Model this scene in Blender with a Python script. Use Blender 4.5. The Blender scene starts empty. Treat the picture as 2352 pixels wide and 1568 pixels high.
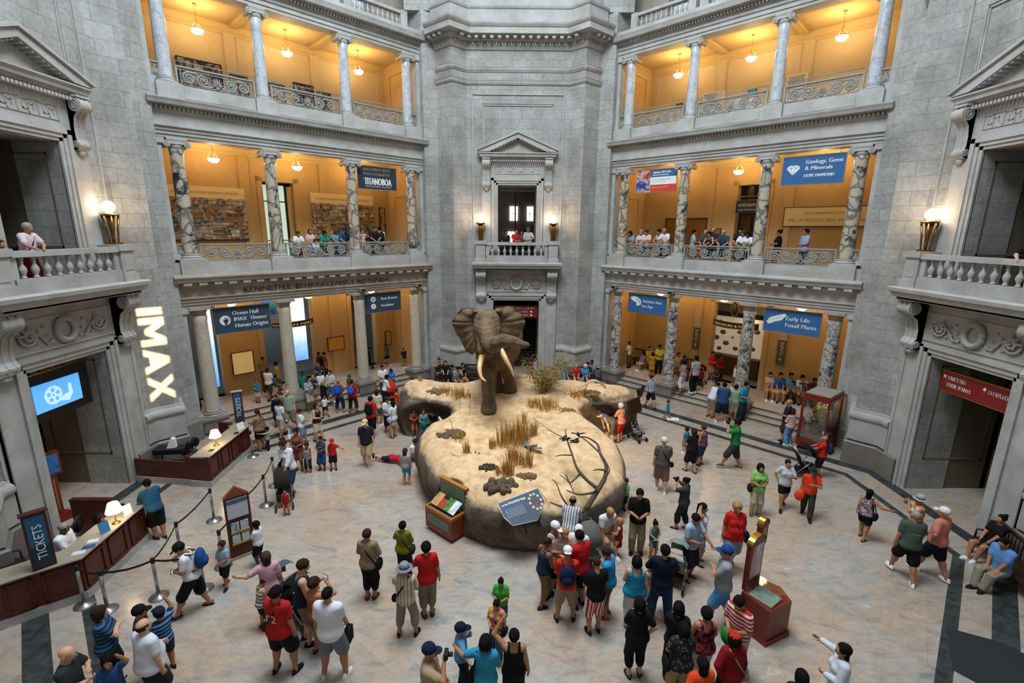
# exhibition rotunda, seen from the second-floor balcony
EXPOSURE = -0.12
WORLD_S = .95
DOME_P = 6000
FLOOR_FILL_P = 5200
LAMP_E = 14
LAMP_P = 105
TORCH_P = 30
IMAX_P = 170000
SPOTS = [(-7.5, 9, 16.6, -.4, 2.4, 3200, 20), (7.5, 9, 16.6, .3, 3.0, 3000, 22), (8.5, 8, 16.6, .7, .2, 2400, 15), (-1, -11, 17, 0, 4, 500, 26)]
import bpy, bmesh, math, random
import numpy as np
from mathutils import Vector, Matrix, geometry as mgeo
random.seed(7)
SC = bpy.context.scene
COL = SC.collection
PI = math.pi
q2 = math.sqrt(.5)
# ---------------------------------------------------------------- camera
cam_d = bpy.data.cameras.new('camera'); cam = bpy.data.objects.new('camera', cam_d); COL.objects.link(cam)
cam_d.sensor_width = 36.0; cam_d.lens = 36.0*1096.8/2352.0; cam_d.clip_start = .05; cam_d.clip_end = 200
def look(loc, yaw, pitch, roll):
    y, p, r = (math.radians(a) for a in (yaw, pitch, roll))
    f = Vector((math.sin(y)*math.cos(p), math.cos(y)*math.cos(p), -math.sin(p)))
    rt = Vector((math.cos(y), -math.sin(y), 0)); up = rt.cross(f)
    r2 = rt*math.cos(r)+up*math.sin(r); u2 = -rt*math.sin(r)+up*math.cos(r)
    m = Matrix((r2, u2, -f)).transposed().to_4x4(); m.translation = loc
    return m
cam.matrix_world = look(Vector((-.305, -12.333, 7.7575)), .261, 13.048, .512)
SC.camera = cam
# ---------------------------------------------------------------- world, main lights, exposure
SC.view_settings.view_transform = 'Standard'; SC.view_settings.look = 'None'
SC.view_settings.exposure = EXPOSURE; SC.view_settings.gamma = 1.0; SC.view_settings.use_curve_mapping = False
W = bpy.data.worlds.new('sky'); SC.world = W; W.use_nodes = True
W.node_tree.nodes['Background'].inputs[0].default_value = (.72, .84, 1.0, 1)
W.node_tree.nodes['Background'].inputs[1].default_value = WORLD_S
SC.cycles.max_bounces = 6; SC.cycles.diffuse_bounces = 3; SC.cycles.glossy_bounces = 2
SC.cycles.transmission_bounces = 4; SC.cycles.transparent_max_bounces = 6
SC.cycles.caustics_reflective = False; SC.cycles.caustics_refractive = False
SC.cycles.sample_clamp_indirect = 4.0
def area_light(name, loc, target, size, power, color):
    d = bpy.data.lights.new(name, 'AREA'); d.shape = 'DISK'; d.size = size; d.energy = power; d.color = color
    o = bpy.data.objects.new(name, d); COL.objects.link(o); o.location = loc
    o.rotation_euler = (Vector(target)-Vector(loc)).to_track_quat('-Z', 'Y').to_euler(); return o
area_light('dome_daylight', (-1.5, -3, 25), (0, 2.5, 4), 9.0, DOME_P, (.80, .915, 1.0))
def spot_light(name, loc, target, power, ang, blend, color, rad=.08):
    d = bpy.data.lights.new(name, 'SPOT'); d.energy = power; d.spot_size = math.radians(ang); d.spot_blend = blend
    d.color = color; d.shadow_soft_size = rad
    o = bpy.data.objects.new(name, d); COL.objects.link(o); o.location = loc
    o.rotation_euler = (Vector(target)-Vector(loc)).to_track_quat('-Z', 'Y').to_euler(); return o
def point_light(name, loc, power, color, rad=.08, parent=None):
    d = bpy.data.lights.new(name, 'POINT'); d.energy = power; d.color = color; d.shadow_soft_size = rad
    o = bpy.data.objects.new(name, d); COL.objects.link(o); o.location = loc; return o
spot_light('floor_fill_spot', (0, .5, 24), (0, 0.5, 0), FLOOR_FILL_P, 50, 1., (1, .97, .92), 1.6)  # added wide soft spot, brightens the middle of the floor
for i, (lx, ly, lz, tx, ty, pw, an) in enumerate(SPOTS):
    spot_light('exhibit_spotlight', (lx, ly, lz), (tx, ty, 1.8), pw, an, .9, (1.0, .80, .52), .15)
# ---------------------------------------------------------------- materials
def srgb(h):
    if isinstance(h, str):
        h = h.lstrip('#'); c = [int(h[i:i+2], 16)/255 for i in (0, 2, 4)]
    else: c = list(h)
    return tuple(x/12.92 if x <= .04045 else ((x+.055)/1.055)**2.4 for x in c)+(1.0,)
class Mat:
    def __init__(s, name, color='#888888', rough=.6, metal=0., emis=0., ecol=None, spec=.4):
        s.m = bpy.data.materials.new(name); s.m.use_nodes = True; s.t = s.m.node_tree; s.n = s.t.nodes; s.l = s.t.links
        s.b = s.n['Principled BSDF']; s.b.inputs['Base Color'].default_value = srgb(color)
        s.b.inputs['Roughness'].default_value = rough; s.b.inputs['Metallic'].default_value = metal
        s.b.inputs['Specular IOR Level'].default_value = spec
        if emis: s.b.inputs['Emission Color'].default_value = srgb(ecol or color); s.b.inputs['Emission Strength'].default_value = emis
    def node(s, t, **k):
        n = s.n.new(t)
        for a, v in k.items(): setattr(n, a, v)
        return n
    def lk(s, a, b): s.l.new(a, b)
    def coord(s, which='Object', scale=1.0, rot=(0, 0, 0), rnd=0.):
        tc = s.node('ShaderNodeTexCoord'); mp = s.node('ShaderNodeMapping'); s.lk(tc.outputs[which], mp.inputs[0])
        sc = scale if isinstance(scale, tuple) else (scale,)*3
        mp.inputs['Scale'].default_value = sc; mp.inputs['Rotation'].default_value = rot
        if rnd:
            oi = s.node('ShaderNodeObjectInfo'); cb = s.node('ShaderNodeCombineXYZ'); mu = s.node('ShaderNodeMath', operation='MULTIPLY')
            mu.inputs[1].default_value = rnd; s.lk(oi.outputs['Random'], mu.inputs[0])
            for i in range(3): s.lk(mu.outputs[0], cb.inputs[i])
            s.lk(cb.outputs[0], mp.inputs['Location'])
        return mp.outputs[0]
    def noise(s, vec, scale, detail=4, rough=.55, dist=0.):
        n = s.node('ShaderNodeTexNoise'); s.lk(vec, n.inputs['Vector'])
        n.inputs['Scale'].default_value = scale; n.inputs['Detail'].default_value = detail
        n.inputs['Roughness'].default_value = rough; n.inputs['Distortion'].default_value = dist
        return n.outputs[0]
    def ramp(s, fac, stops, interp='LINEAR'):
        r = s.node('ShaderNodeValToRGB'); s.lk(fac, r.inputs[0]); e = r.color_ramp.elements; r.color_ramp.interpolation = interp
        while len(e) < len(stops): e.new(.5)
        for i, (p, c) in enumerate(stops): e[i].position = p; e[i].color = srgb(c) if isinstance(c, str) else tuple(c)
        return r.outputs[0]
    def mix(s, fac, a, b, mode='MIX'):
        m = s.node('ShaderNodeMix', data_type='RGBA', blend_type=mode)
        for v, i in ((fac, 0), (a, 6), (b, 7)):
            if isinstance(v, (int, float)): m.inputs[i].default_value = v
            elif isinstance(v, (str, tuple)): m.inputs[i].default_value = srgb(v)
            else: s.lk(v, m.inputs[i])
        return m.outputs[2]
    def base(s, o): s.lk(o, s.b.inputs['Base Color'])
    def bump(s, h, strength=.3, dist=.02):
        b = s.node('ShaderNodeBump'); b.inputs['Strength'].default_value = strength; b.inputs['Distance'].default_value = dist
        s.lk(h, b.inputs['Height']); s.lk(b.outputs[0], s.b.inputs['Normal'])
MATS = {}
def plain(name, color, rough=.6, metal=0., emis=0., ecol=None, var=.0, spec=.4):
    if name in MATS: return MATS[name]
    k = Mat(name, color, rough, metal, emis, ecol, spec)
    if var:
        c = srgb(color); lo = tuple(x*(1-var) for x in c[:3])+(1,); hi = tuple(min(1, x*(1+var)) for x in c[:3])+(1,)
        k.base(k.ramp(k.noise(k.coord(rnd=9.), 6., 5), [(.3, lo), (.7, hi)]))
    MATS[name] = k.m; return k.m
def stone_mat(name, c1, c2, joint, bw=.95, bh=.43, mortar=.007, rough=.75):
    k = Mat(name, c1, rough)
    b = k.node('ShaderNodeTexBrick'); b.offset = .5
    k.lk(k.coord('UV'), b.inputs['Vector'])
    for i, v in (('Color1', c1), ('Color2', c2), ('Mortar', joint)): b.inputs[i].default_value = srgb(v)
    b.inputs['Scale'].default_value = 1.; b.inputs['Brick Width'].default_value = bw; b.inputs['Row Height'].default_value = bh
    b.inputs['Mortar Size'].default_value = mortar; b.inputs['Mortar Smooth'].default_value = .3
    ob = k.coord('Object')
    st = k.ramp(k.noise(ob, .8, 6, .65), [(.32, '#cbc8c2'), (.62, '#ffffff')])
    sp = k.ramp(k.noise(ob, 9., 3), [(.3, '#dcdcda'), (.7, '#ffffff')])
    k.base(k.mix(.9, k.mix(.85, b.outputs[0], st, 'MULTIPLY'), sp, 'MULTIPLY'))
    k.bump(b.outputs[1], -.4, .01); return k.m
def plain_stone(name, c, rough=.7):
    k = Mat(name, c, rough); ob = k.coord('Object')
    st = k.ramp(k.noise(ob, 1.3, 6, .65), [(.3, '#cfccc6'), (.65, '#ffffff')])
    k.base(k.mix(.9, c, st, 'MULTIPLY')); k.bump(k.noise(ob, 25., 3), .15, .005); return k.m
def marble_col(name, base, warm, vein, amt, scale=1.6):
    k = Mat(name, base, .28); v = k.coord('Object', rnd=40.)
    w = k.node('ShaderNodeTexNoise'); k.lk(v, w.inputs['Vector']); w.inputs['Scale'].default_value = scale*1.3; w.inputs['Detail'].default_value = 3
    ad = k.node('ShaderNodeVectorMath', operation='MULTIPLY_ADD'); k.lk(w.outputs['Color'], ad.inputs[0]); ad.inputs[1].default_value = (.9,)*3; k.lk(v, ad.inputs[2])
    vo = k.node('ShaderNodeTexVoronoi', feature='DISTANCE_TO_EDGE'); k.lk(ad.outputs[0], vo.inputs['Vector']); vo.inputs['Scale'].default_value = scale*2.6
    n2 = k.noise(ad.outputs[0], scale*2.2, 6, .7)
    a = k.ramp(vo.outputs['Distance'], [(0., vein), (amt*.35, vein), (amt, base)])
    b = k.ramp(n2, [(.40, vein), (.47, base), (.62, warm), (.75, base)])
    big = k.ramp(k.noise(v, scale*.7, 3), [(.42, (0, 0, 0, 1)), (.6, (1, 1, 1, 1))])
    k.base(k.mix(.8, b, a, 'MULTIPLY') if amt > .1 else k.mix(.55, base, k.mix(.7, b, a, 'MULTIPLY')))
    return k.m
STONE = stone_mat('limestone_blocks', '#b4b2ae', '#a6a5a2', '#7e7d79')
STONE_P = plain_stone('limestone_dressed', '#b3b1ad')
STONE_W = plain_stone('limestone_warm', '#a89d90')
GRANITE = plain_stone('granite_plinth', '#7d7672', .45)
PLASTER = plain('gallery_plaster', '#c3a069', .8, var=.06)
PLASTER_P = plain('gallery_plaster_pale', '#ccb690', .8, var=.05)
CEIL = plain('gallery_ceiling_paint', '#cbac74', .85, var=.04)
COLS = {1: marble_col('marble_white_veined', '#d2cfc9', '#d3c6b4', '#4d535c', .11, 1.5),
        -1: marble_col('marble_cream_speckled', '#cfc6b6', '#d0bc9c', '#77726c', .06, 3.2),
        2: marble_col('marble_blue_veined', '#d0cabe', '#d5c5aa', '#454d5a', .101, .8),
        3: marble_col('marble_pale', '#c9ccd0', '#d6d3cd', '#7a8594', .1, 1.6)}
BRONZE = plain('bronze', '#8a6534', .35, .9)
BRASS = plain('brass', '#b08a44', .3, .9)
STEEL = plain('brushed_steel', '#a8a8a6', .3, .9)
BLACK = plain('black_plastic', '#111214', .5)
WOOD = plain('mahogany', '#4a1d12', .4, var=.25)
WOOD_R = plain('red_mahogany', '#6e2216', .35, var=.2)
GLOW = plain('lit_glass_bowl', '#fff3d8', .4, emis=LAMP_E, ecol='#ffedc4')
GREYIRON = plain('painted_iron_grey', '#8f8e88', .55, .1, var=.1)
WHITE = plain('white_paint', '#e6e4df', .6)
def glass_mat():
    k = Mat('display_glass', '#ffffff', .02)
    m = k.node('ShaderNodeMixShader'); t = k.node('ShaderNodeBsdfTransparent'); g = k.node('ShaderNodeBsdfGlossy')
    g.inputs['Roughness'].default_value = .03; m.inputs[0].default_value = .1
    k.lk(t.outputs[0], m.inputs[1]); k.lk(g.outputs[0], m.inputs[2])
    k.lk(m.outputs[0], k.n['Material Output'].inputs[0]); return k.m
GLASS = glass_mat()
def floor_mat(name, rot, tint='#a79f95'):
    k = Mat(name, tint, .25); uv = k.coord('Object', rot=(0, 0, rot))
    b = k.node('ShaderNodeTexBrick'); k.lk(uv, b.inputs['Vector']); b.offset = .5
    for i, v in (('Color1', '#bcb6ae'), ('Color2', '#a29f9b'), ('Mortar', '#7d7973')): b.inputs[i].default_value = srgb(v)
    b.inputs['Scale'].default_value = 1.; b.inputs['Brick Width'].default_value = 1.5; b.inputs['Row Height'].default_value = .8; b.inputs['Mortar Size'].default_value = .004
    st = k.coord('Object', scale=(1., 2.2, 1.), rot=(0, 0, rot+.5))
    c = k.ramp(k.noise(st, 1.6, 9, .68, .8), [(.30, '#6d7170'), (.42, '#989894'), (.52, '#b9a591'), (.6, '#a9a49c'), (.74, '#d6d0c6')])
    pk = k.ramp(k.noise(k.coord('Object'), .45, 3), [(.42, '#f0f1f2'), (.6, '#f7e2d2')])
    v = k.ramp(k.noise(st, 1.9, 5, .6, .5), [(.44, '#ffffff'), (.5, '#8d8a84'), (.56, '#ffffff')])
    k.base(k.mix(.16, k.mix(.8, k.mix(.35, c, b.outputs[0]), pk, 'MULTIPLY'), v, 'MULTIPLY'))
    return k.m
FLOOR = floor_mat('marble_floor_tiles', .7)
FLOOR2 = floor_mat('marble_arcade_floor', .785, '#9a8a70')
BAND = plain('green_marble_band', '#363a39', .25, var=.5)
# ---------------------------------------------------------------- mesh builder
class MB:
    def __init__(s, M=None): s.v = []; s.f = []; s.mi = []; s.M = M or Matrix.Identity(4); s.sm = []
    def add(s, vs, fs, mi=0, smooth=False, M=None):
        o = len(s.v); T = s.M @ M if M is not None else s.M
        s.v += [tuple(T @ Vector(p)) for p in vs]
        for f in fs: s.f.append([o+i for i in f]); s.mi.append(mi); s.sm.append(smooth)
        return s
    def box(s, x0, y0, z0, x1, y1, z1, mi=0, M=None):
        vs = [(x, y, z) for z in (z0, z1) for y in (y0, y1) for x in (x0, x1)]
        return s.add(vs, [(0, 2, 3, 1), (4, 5, 7, 6), (0, 1, 5, 4), (2, 6, 7, 3), (0, 4, 6, 2), (1, 3, 7, 5)], mi, M=M)
    def cbox(s, c, d, mi=0, M=None):
        return s.box(c[0]-d[0]/2, c[1]-d[1]/2, c[2]-d[2]/2, c[0]+d[0]/2, c[1]+d[1]/2, c[2]+d[2]/2, mi, M)
    def prism(s, poly, z0, z1, mi=0, M=None):
        n = len(poly); vs = [(x, y, z0) for x, y in poly]+[(x, y, z1) for x, y in poly]
        fs = [(i, (i+1) % n, n+(i+1) % n, n+i) for i in range(n)]+[tuple(range(n-1, -1, -1)), tuple(range(n, 2*n))]
        return s.add(vs, fs, mi, M=M)
    def extr(s, poly, y0, y1, mi=0, M=None):      # polygon in xz, extruded along y
        n = len(poly); vs = [(x, y0, z) for x, z in poly]+[(x, y1, z) for x, z in poly]
        fs = [(i, (i+1) % n, n+(i+1) % n, n+i) for i in range(n)]+[tuple(range(n)), tuple(range(2*n-1, n-1, -1))]
        return s.add(vs, fs, mi, M=M)
    def lathe(s, prof, c=(0, 0, 0), seg=20, mi=0, smooth=True, M=None, cap=True):
        vs = [(c[0]+r*math.cos(2*PI*i/seg), c[1]+r*math.sin(2*PI*i/seg), c[2]+z) for r, z in prof for i in range(seg)]
        fs = [(k*seg+i, k*seg+(i+1) % seg, (k+1)*seg+(i+1) % seg, (k+1)*seg+i) for k in range(len(prof)-1) for i in range(seg)]
        s.add(vs, fs, mi, smooth, M)
        if cap:
            o = len(s.v)-len(vs); L = (len(prof)-1)*seg
            s.f.append([o+i for i in range(seg-1, -1, -1)]); s.f.append([o+L+i for i in range(seg)]); s.mi += [mi, mi]; s.sm += [False, False]
        return s
    def tube(s, pts, rad, seg=8, mi=0, M=None, flat=1.0, cap=True):
        P = [Vector(p) for p in pts]; n = len(P); R = [rad]*n if isinstance(rad, (int, float)) else rad
        vs = []; up = Vector((0, 0, 1)); px = None
        for i in range(n):
            d = (P[min(i+1, n-1)]-P[max(i-1, 0)]); d = d.normalized() if d.length > 1e-9 else Vector((0, 0, 1))
            if px is None: px = d.cross(up if abs(d.z) < .95 else Vector((1, 0, 0))).normalized()
            else: px = (px-d*px.dot(d)); px = px.normalized() if px.length > 1e-6 else d.orthogonal().normalized()
            py = d.cross(px)
            for k in range(seg):
                a = 2*PI*k/seg; vs.append(P[i]+px*R[i]*math.cos(a)+py*R[i]*math.sin(a)*flat)
        fs = [(k*seg+i, k*seg+(i+1) % seg, (k+1)*seg+(i+1) % seg, (k+1)*seg+i) for k in range(n-1) for i in range(seg)]
        if cap: fs += [tuple(range(seg-1, -1, -1)), tuple((n-1)*seg+i for i in range(seg))]
        return s.add([tuple(v) for v in vs], fs, mi, True, M)
    def ball(s, c, r, seg=10, rings=6, mi=0, M=None):
        rr = r if isinstance(r, tuple) else (r, r, r); vs = [(c[0], c[1], c[2]-rr[2])]
        for j in range(1, rings):
            a = -PI/2+PI*j/rings
            for i in range(seg):
                b = 2*PI*i/seg; vs.append((c[0]+rr[0]*math.cos(a)*math.cos(b), c[1]+rr[1]*math.cos(a)*math.sin(b), c[2]+rr[2]*math.sin(a)))
        vs.append((c[0], c[1], c[2]+rr[2])); L = len(vs)-1
        fs = [(0, 1+(i+1) % seg, 1+i) for i in range(seg)]
        for j in range(rings-2):
            fs += [(1+j*seg+i, 1+j*seg+(i+1) % seg, 1+(j+1)*seg+(i+1) % seg, 1+(j+1)*seg+i) for i in range(seg)]
        fs += [(1+(rings-2)*seg+i, 1+(rings-2)*seg+(i+1) % seg, L) for i in range(seg)]
        return s.add(vs, fs, mi, True, M)
    def sweep(s, plan, prof, mi=0, smooth=False, closed=False, ends=True):
        # plan: (x,y) polyline; prof: (offset,z), offset to the right of travel; mitred corners
        n = len(plan); m = len(prof); vs = []
        for i in range(n):
            p = Vector(plan[i])
            a = Vector(plan[i-1]) if (i > 0 or closed) else None; b = Vector(plan[(i+1) % n]) if (i < n-1 or closed) else None
            d1 = (p-a).normalized() if a is not None else None; d2 = (b-p).normalized() if b is not None else None
            if d1 is None: d1 = d2
            if d2 is None: d2 = d1
            n1 = Vector((d1.y, -d1.x)); n2 = Vector((d2.y, -d2.x)); nn = (n1+n2).normalized(); k = 1/max(.3, nn.dot(n1))
            for o, z in prof: vs.append((p.x+nn.x*o*k, p.y+nn.y*o*k, z))
        fs = []
        for i in range(n if closed else n-1):
            j = (i+1) % n
            for k in range(m-1): fs.append((i*m+k, i*m+k+1, j*m+k+1, j*m+k))
        if ends and not closed: fs += [tuple(range(m)), tuple((n-1)*m+k for k in range(m-1, -1, -1))]
        return s.add(vs, fs, mi, smooth)
    def build(s, name, mats, parent=None, uv=False, mesh_only=False):
        me = bpy.data.meshes.new(name); me.from_pydata(s.v, [], s.f)
        for m in (mats if isinstance(mats, (list, tuple)) else [mats]): me.materials.append(m)
        me.polygons.foreach_set('material_index', s.mi); me.polygons.foreach_set('use_smooth', s.sm)
        if uv:
            lay = me.uv_layers.new(name='UVMap').data
            me.update()
            for p in me.polygons:
                nx, ny, nz = p.normal
                if abs(nz) > .75:
                    for li in p.loop_indices: c = me.vertices[me.loops[li].vertex_index].co; lay[li].uv = (c.x, c.y)
                else:
                    L = math.hypot(nx, ny) or 1; tx, ty = -ny/L, nx/L
                    for li in p.loop_indices: c = me.vertices[me.loops[li].vertex_index].co; lay[li].uv = (c.x*tx+c.y*ty+11.3*round(math.atan2(ny, nx)*2), c.z)
        me.update()
        if mesh_only: return me
        return link(name, me, parent)
def link(name, me, parent=None):
    o = bpy.data.objects.new(name, me); COL.objects.link(o)
    if parent is not None: o.parent = parent
    return o
def tag(o, label=None, cat=None, group=None, kind=None):
    if label: o['label'] = label
    if cat: o['category'] = cat
    if group: o['group'] = group
    if kind: o['kind'] = kind
    return o
def thing(name, label, cat, loc=(0, 0, 0), rz=0., group=None):
    o = bpy.data.objects.new(name, None); COL.objects.link(o); o.location = loc; o.rotation_euler = (0, 0, rz); o.empty_display_size = .2
    return tag(o, label, cat, group)
def dup(root, loc=None, rz=None, label=None, group=None):
    def cp(o, par):
        c = o.copy(); COL.objects.link(c)
        if par is not None: c.parent = par
        for ch in list(KIDS.get(o.name, ())): cp(ch, c)
        return c
    KIDS = {}
    for o in root.children_recursive: KIDS.setdefault(o.parent.name, []).append(o)
    r = cp(root, None)
    if loc is not None: r.location = loc
    if rz is not None: r.rotation_euler = (0, 0, rz)
    if label: r['label'] = label
    if group: r['group'] = group
    return r
def struct(name, mb, mats, uv=True, rz=0.):
    o = mb.build(name, mats, uv=uv); o['kind'] = 'structure'; o.rotation_euler = (0, 0, rz); return o
# text as a mesh, lying in the local xz plane, reading along +x, facing -y
_fc = {}
def text_geo(txt):
    if txt in _fc: return _fc[txt]
    cu = bpy.data.curves.new('t', 'FONT'); cu.body = txt; cu.size = 1.; cu.resolution_u = 2; cu.fill_mode = 'FRONT'
    o = bpy.data.objects.new('t', cu); COL.objects.link(o)
    dg = bpy.context.evaluated_depsgraph_get(); dg.update(); me = o.evaluated_get(dg).to_mesh()
    vs = [tuple(v.co) for v in me.vertices]; fs = [tuple(p.vertices) for p in me.polygons]
    o.evaluated_get(dg).to_mesh_clear(); bpy.data.objects.remove(o); bpy.data.curves.remove(cu)
    _fc[txt] = (vs, fs); return vs, fs
def text(mb, txt, x, z, h, y=0., mi=0, width=None, align='l', depth=.004, bold=0.):
    vs, fs = text_geo(txt)
    if not vs: return
    x0 = min(v[0] for v in vs); x1 = max(v[0] for v in vs); sx = h/.72
    if width: sx = width/(x1-x0)
    w = (x1-x0)*sx; ox = x-x0*sx-(0 if align == 'l' else w/2 if align == 'c' else w)
    for b in ((0,) if not bold else (-bold, 0, bold)):
        mb.add([(ox+b+v[0]*sx, y-abs(b)*.01, z+v[1]*h/.72) for v in vs], fs, mi)
# frames of the octagon: wings turn by +-45 degrees, piers by 0, +-90
RL, RR = PI/4, -PI/4
def rot(x, y, a): return (x*math.cos(a)-y*math.sin(a), x*math.sin(a)+y*math.cos(a))
def wpos(side, t, n, z):  # t grows towards the rear pier on both sides
    a = RL if side < 0 else RR; x, y = rot(t if side < 0 else -t, n, a); return (x, y, z)
def wrot(side): return RL if side < 0 else RR
def octo(Wn, D):
    e = math.sqrt(2)*Wn-D
    return [(D, -e), (D, e), (e, D), (-e, D), (-D, e), (-D, -e), (-e, -D), (e, -D)]
fm = MB(); fm.add([(-15, -15, 0), (15, -15, 0), (15, 15, 0), (-15, 15, 0)], [(0, 1, 2, 3)]); struct('floor', fm, FLOOR)
def ring(Wa, Da, Wb, Db, z):
    m = MB(); a = octo(Wa, Da); b = octo(Wb, Db)
    vs = [(x, y, z) for x, y in a]+[(x, y, z) for x, y in b]; n = 8
    m.add(vs, [(i, (i+1) % n, n+(i+1) % n, n+i) for i in range(n)]); return m
struct('trim_1', ring(9.0, 10.75, 9.24, 10.95, .004), BAND)
struct('trim_2', ring(9.72, 11.62, 10.12, 11.98, .004), BAND)
NB = 15.0     # back wall of the galleries
ZF = {1: .42, 2: 6.2, 3: 11.95}
def wing_struct(side):
    rz = wrot(side); sd = 'left' if side < 0 else 'right'
    lx = (lambda t: t) if side < 0 else (lambda t: -t)
    # steps up to the arcade
    m = MB()
    for i in range(3): m.box(-5.5, 11.62+.36*i, 0, 5.5, 11.62+.36*(i+1) if i < 2 else NB+.3, .14*(i+1))
    struct('floor_arcade_'+sd, m, FLOOR2, rz=rz)
    m = MB()
    for i in range(3): m.box(-5.5, 11.60+.36*i, .14*i+.105, 5.5, 11.625+.36*i, .14*i+.142)
    struct('trim_3' if side < 0 else 'trim_4', m, BAND, rz=rz)
    # entablatures
    def ent(name, prof, mat=STONE_P):
        mm = MB(); mm.sweep([(-5.42, 0), (5.42, 0)], [(-n, z) for n, z in prof]); return struct(name, mm, mat, rz=rz)
    ent('trim_entablature_lower_'+sd, [(12.35, 4.93), (11.84, 4.93), (11.84, 5.03), (11.8, 5.03), (11.8, 5.14), (11.76, 5.14), (11.76, 5.24), (11.7, 5.27), (11.7, 5.31), (11.8, 5.33), (11.8, 5.62), (11.74, 5.66), (11.72, 5.73), (11.66, 5.76), (11.66, 5.83), (11.46, 5.86), (11.42, 5.95), (11.36, 6.03), (11.36, 6.07), (11.6, 6.14), (12.35, 6.14)], STONE_W if side < 0 else STONE_P)
    m = MB()
    for i in range(22): t = -5.04+i*.48; m.box(t-.13, 11.46, 5.755, t+.13, 11.68, 5.84)
    struct('trim_mutules_'+sd, m, STONE_W if side < 0 else STONE_P, rz=rz)
    ent('trim_entablature_middle_'+sd, [(12.35, 10.72), (11.84, 10.72), (11.84, 10.82), (11.8, 10.82), (11.8, 10.94), (11.76, 10.94), (11.76, 11.03), (11.69, 11.06), (11.69, 11.1), (11.8, 11.12), (11.8, 11.5), (11.76, 11.53), (11.74, 11.57), (11.74, 11.68), (11.6, 11.7), (11.45, 11.72), (11.42, 11.8), (11.38, 11.87), (11.38, 11.9), (11.6, 11.95), (12.35, 11.95)])
    ent('trim_entablature_upper_'+sd, [(12.35, 15.55), (11.84, 15.55), (11.84, 15.66), (11.8, 15.66), (11.8, 15.78), (11.74, 15.82), (11.8, 15.84), (11.8, 16.), (11.74, 16.02), (11.74, 16.1), (11.6, 16.12), (11.45, 16.14), (11.4, 16.27), (11.38, 16.31), (11.7, 16.33), (12.35, 16.33)])
    m = MB()
    for z0 in (11.58, 16.02):
        for i in range(84): t = -5.3+i*.1275; m.box(t-.035, 11.62, z0, t+.035, 11.76, z0+.095)
    struct('trim_dentils_'+sd, m, STONE_P, rz=rz)
    # pedestal courses of the upper floors
    m = MB(); m.box(-5.42, 11.74, 6.13, 5.42, 12.3, 6.55); m.box(-5.42, 11.74, 11.9, 5.42, 12.3, 12.41)
    m.box(-5.42, 11.6, 16.3, 5.42, 12.3, 16.54)
    for a, b in ((-4.3, -2.1), (-1.25, 1.25), (2.1, 4.3)): m.box(a, 11.725, 12.0, b, 11.75, 12.33)
    for c in (-4.708, -1.675, 1.675, 4.708):
        m.box(c-.42, 11.62, 6.13, c+.42, 12.42, 6.66); m.box(c-.38, 11.62, 11.9, c+.38, 12.4, 12.41)
    struct('trim_parapet_'+sd, m, STONE_P, rz=rz)
    # end pilasters
    m = MB()
    for e in (-1, 1):
        for z0, z1 in ((.63, 4.93), (6.66, 10.72), (12.41, 15.55)):
            a, b = sorted((e*5.14, e*5.36))
            m.box(a, 11.85, z0, b, 12.2, z1); a, b = sorted((e*5.06, e*5.38))
            m.box(a, 11.78, z0, b, 12.27, z0+.17); m.box(a, 11.78, z1-.2, b, 12.27, z1-.02)
    struct('trim_pilasters_'+sd, m, STONE_P, rz=rz)
    m = MB(); 
    for e in (-1, 1): a, b = sorted((e*5.05, e*5.4)); m.box(a, 11.7, 0, b, 12.4, .63)
    struct('trim_plinth_'+sd, m, GRANITE, rz=rz)
    # gallery floors / ceilings
    m = MB(); m.box(-5.42, 12.3, 6.0, 5.42, NB+.3, 6.2); m.box(-5.42, 12.3, 11.75, 5.42, NB+.3, 11.95)
    struct('floor_galleries_'+sd, m, FLOOR2, rz=rz)
    m = MB()
    for z in (5.3, 11.1, 15.7):
        m.box(-5.42, 12.3, z, 5.42, NB+.3, z+.3)
        m.sweep([(-5.4, 0), (5.4, 0)], [(-NB-.05, z-.34), (-NB+.04, z-.34), (-NB+.06, z-.27), (-NB+.14, z-.2), (-NB+.18, z-.1), (-NB+.24, z-.04), (-NB+.24, z+.01), (-NB-.05, z+.01)])
        m.box(-5.4, 12.3, z-.14, 5.4, 12.5, z+.01)
        for t in (-1.6, 1.6): m.box(t-.12, 12.5, z-.1, t+.12, NB, z+.01)
    struct('ceiling_galleries_'+sd, m, CEIL, rz=rz)
    # back wall, with openings, as pieces
    def back(name, z0, z1, holes, mat):
        mm = MB(); xs = -5.6
        for a, b, za, zb in sorted(holes)+[(5.6, 5.6, z0, z0)]:
            if a > xs: mm.box(xs, NB, z0, a, NB+.35, z1)
            if b > a:
                if za > z0: mm.box(a, NB, z0, b, NB+.35, za)
                if zb < z1: mm.box(a, NB, zb, b, NB+.35, z1)
            xs = b
        # panelled pilasters and a dado line
        return mm
    H = {-1: {1: [(-4.95, -3.49, .42, 4.6), (-1.68, .66, .42, 4.9), (2.73, 4.08, .42, 4.4)], 2: [(-1.05, .3, 6.2, 9.8)], 3: []},
         1: {1: [(-1.45, .93, .42, 4.4)], 2: [(-.85, .43, 6.2, 9.9)], 3: []}}[side]
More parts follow.
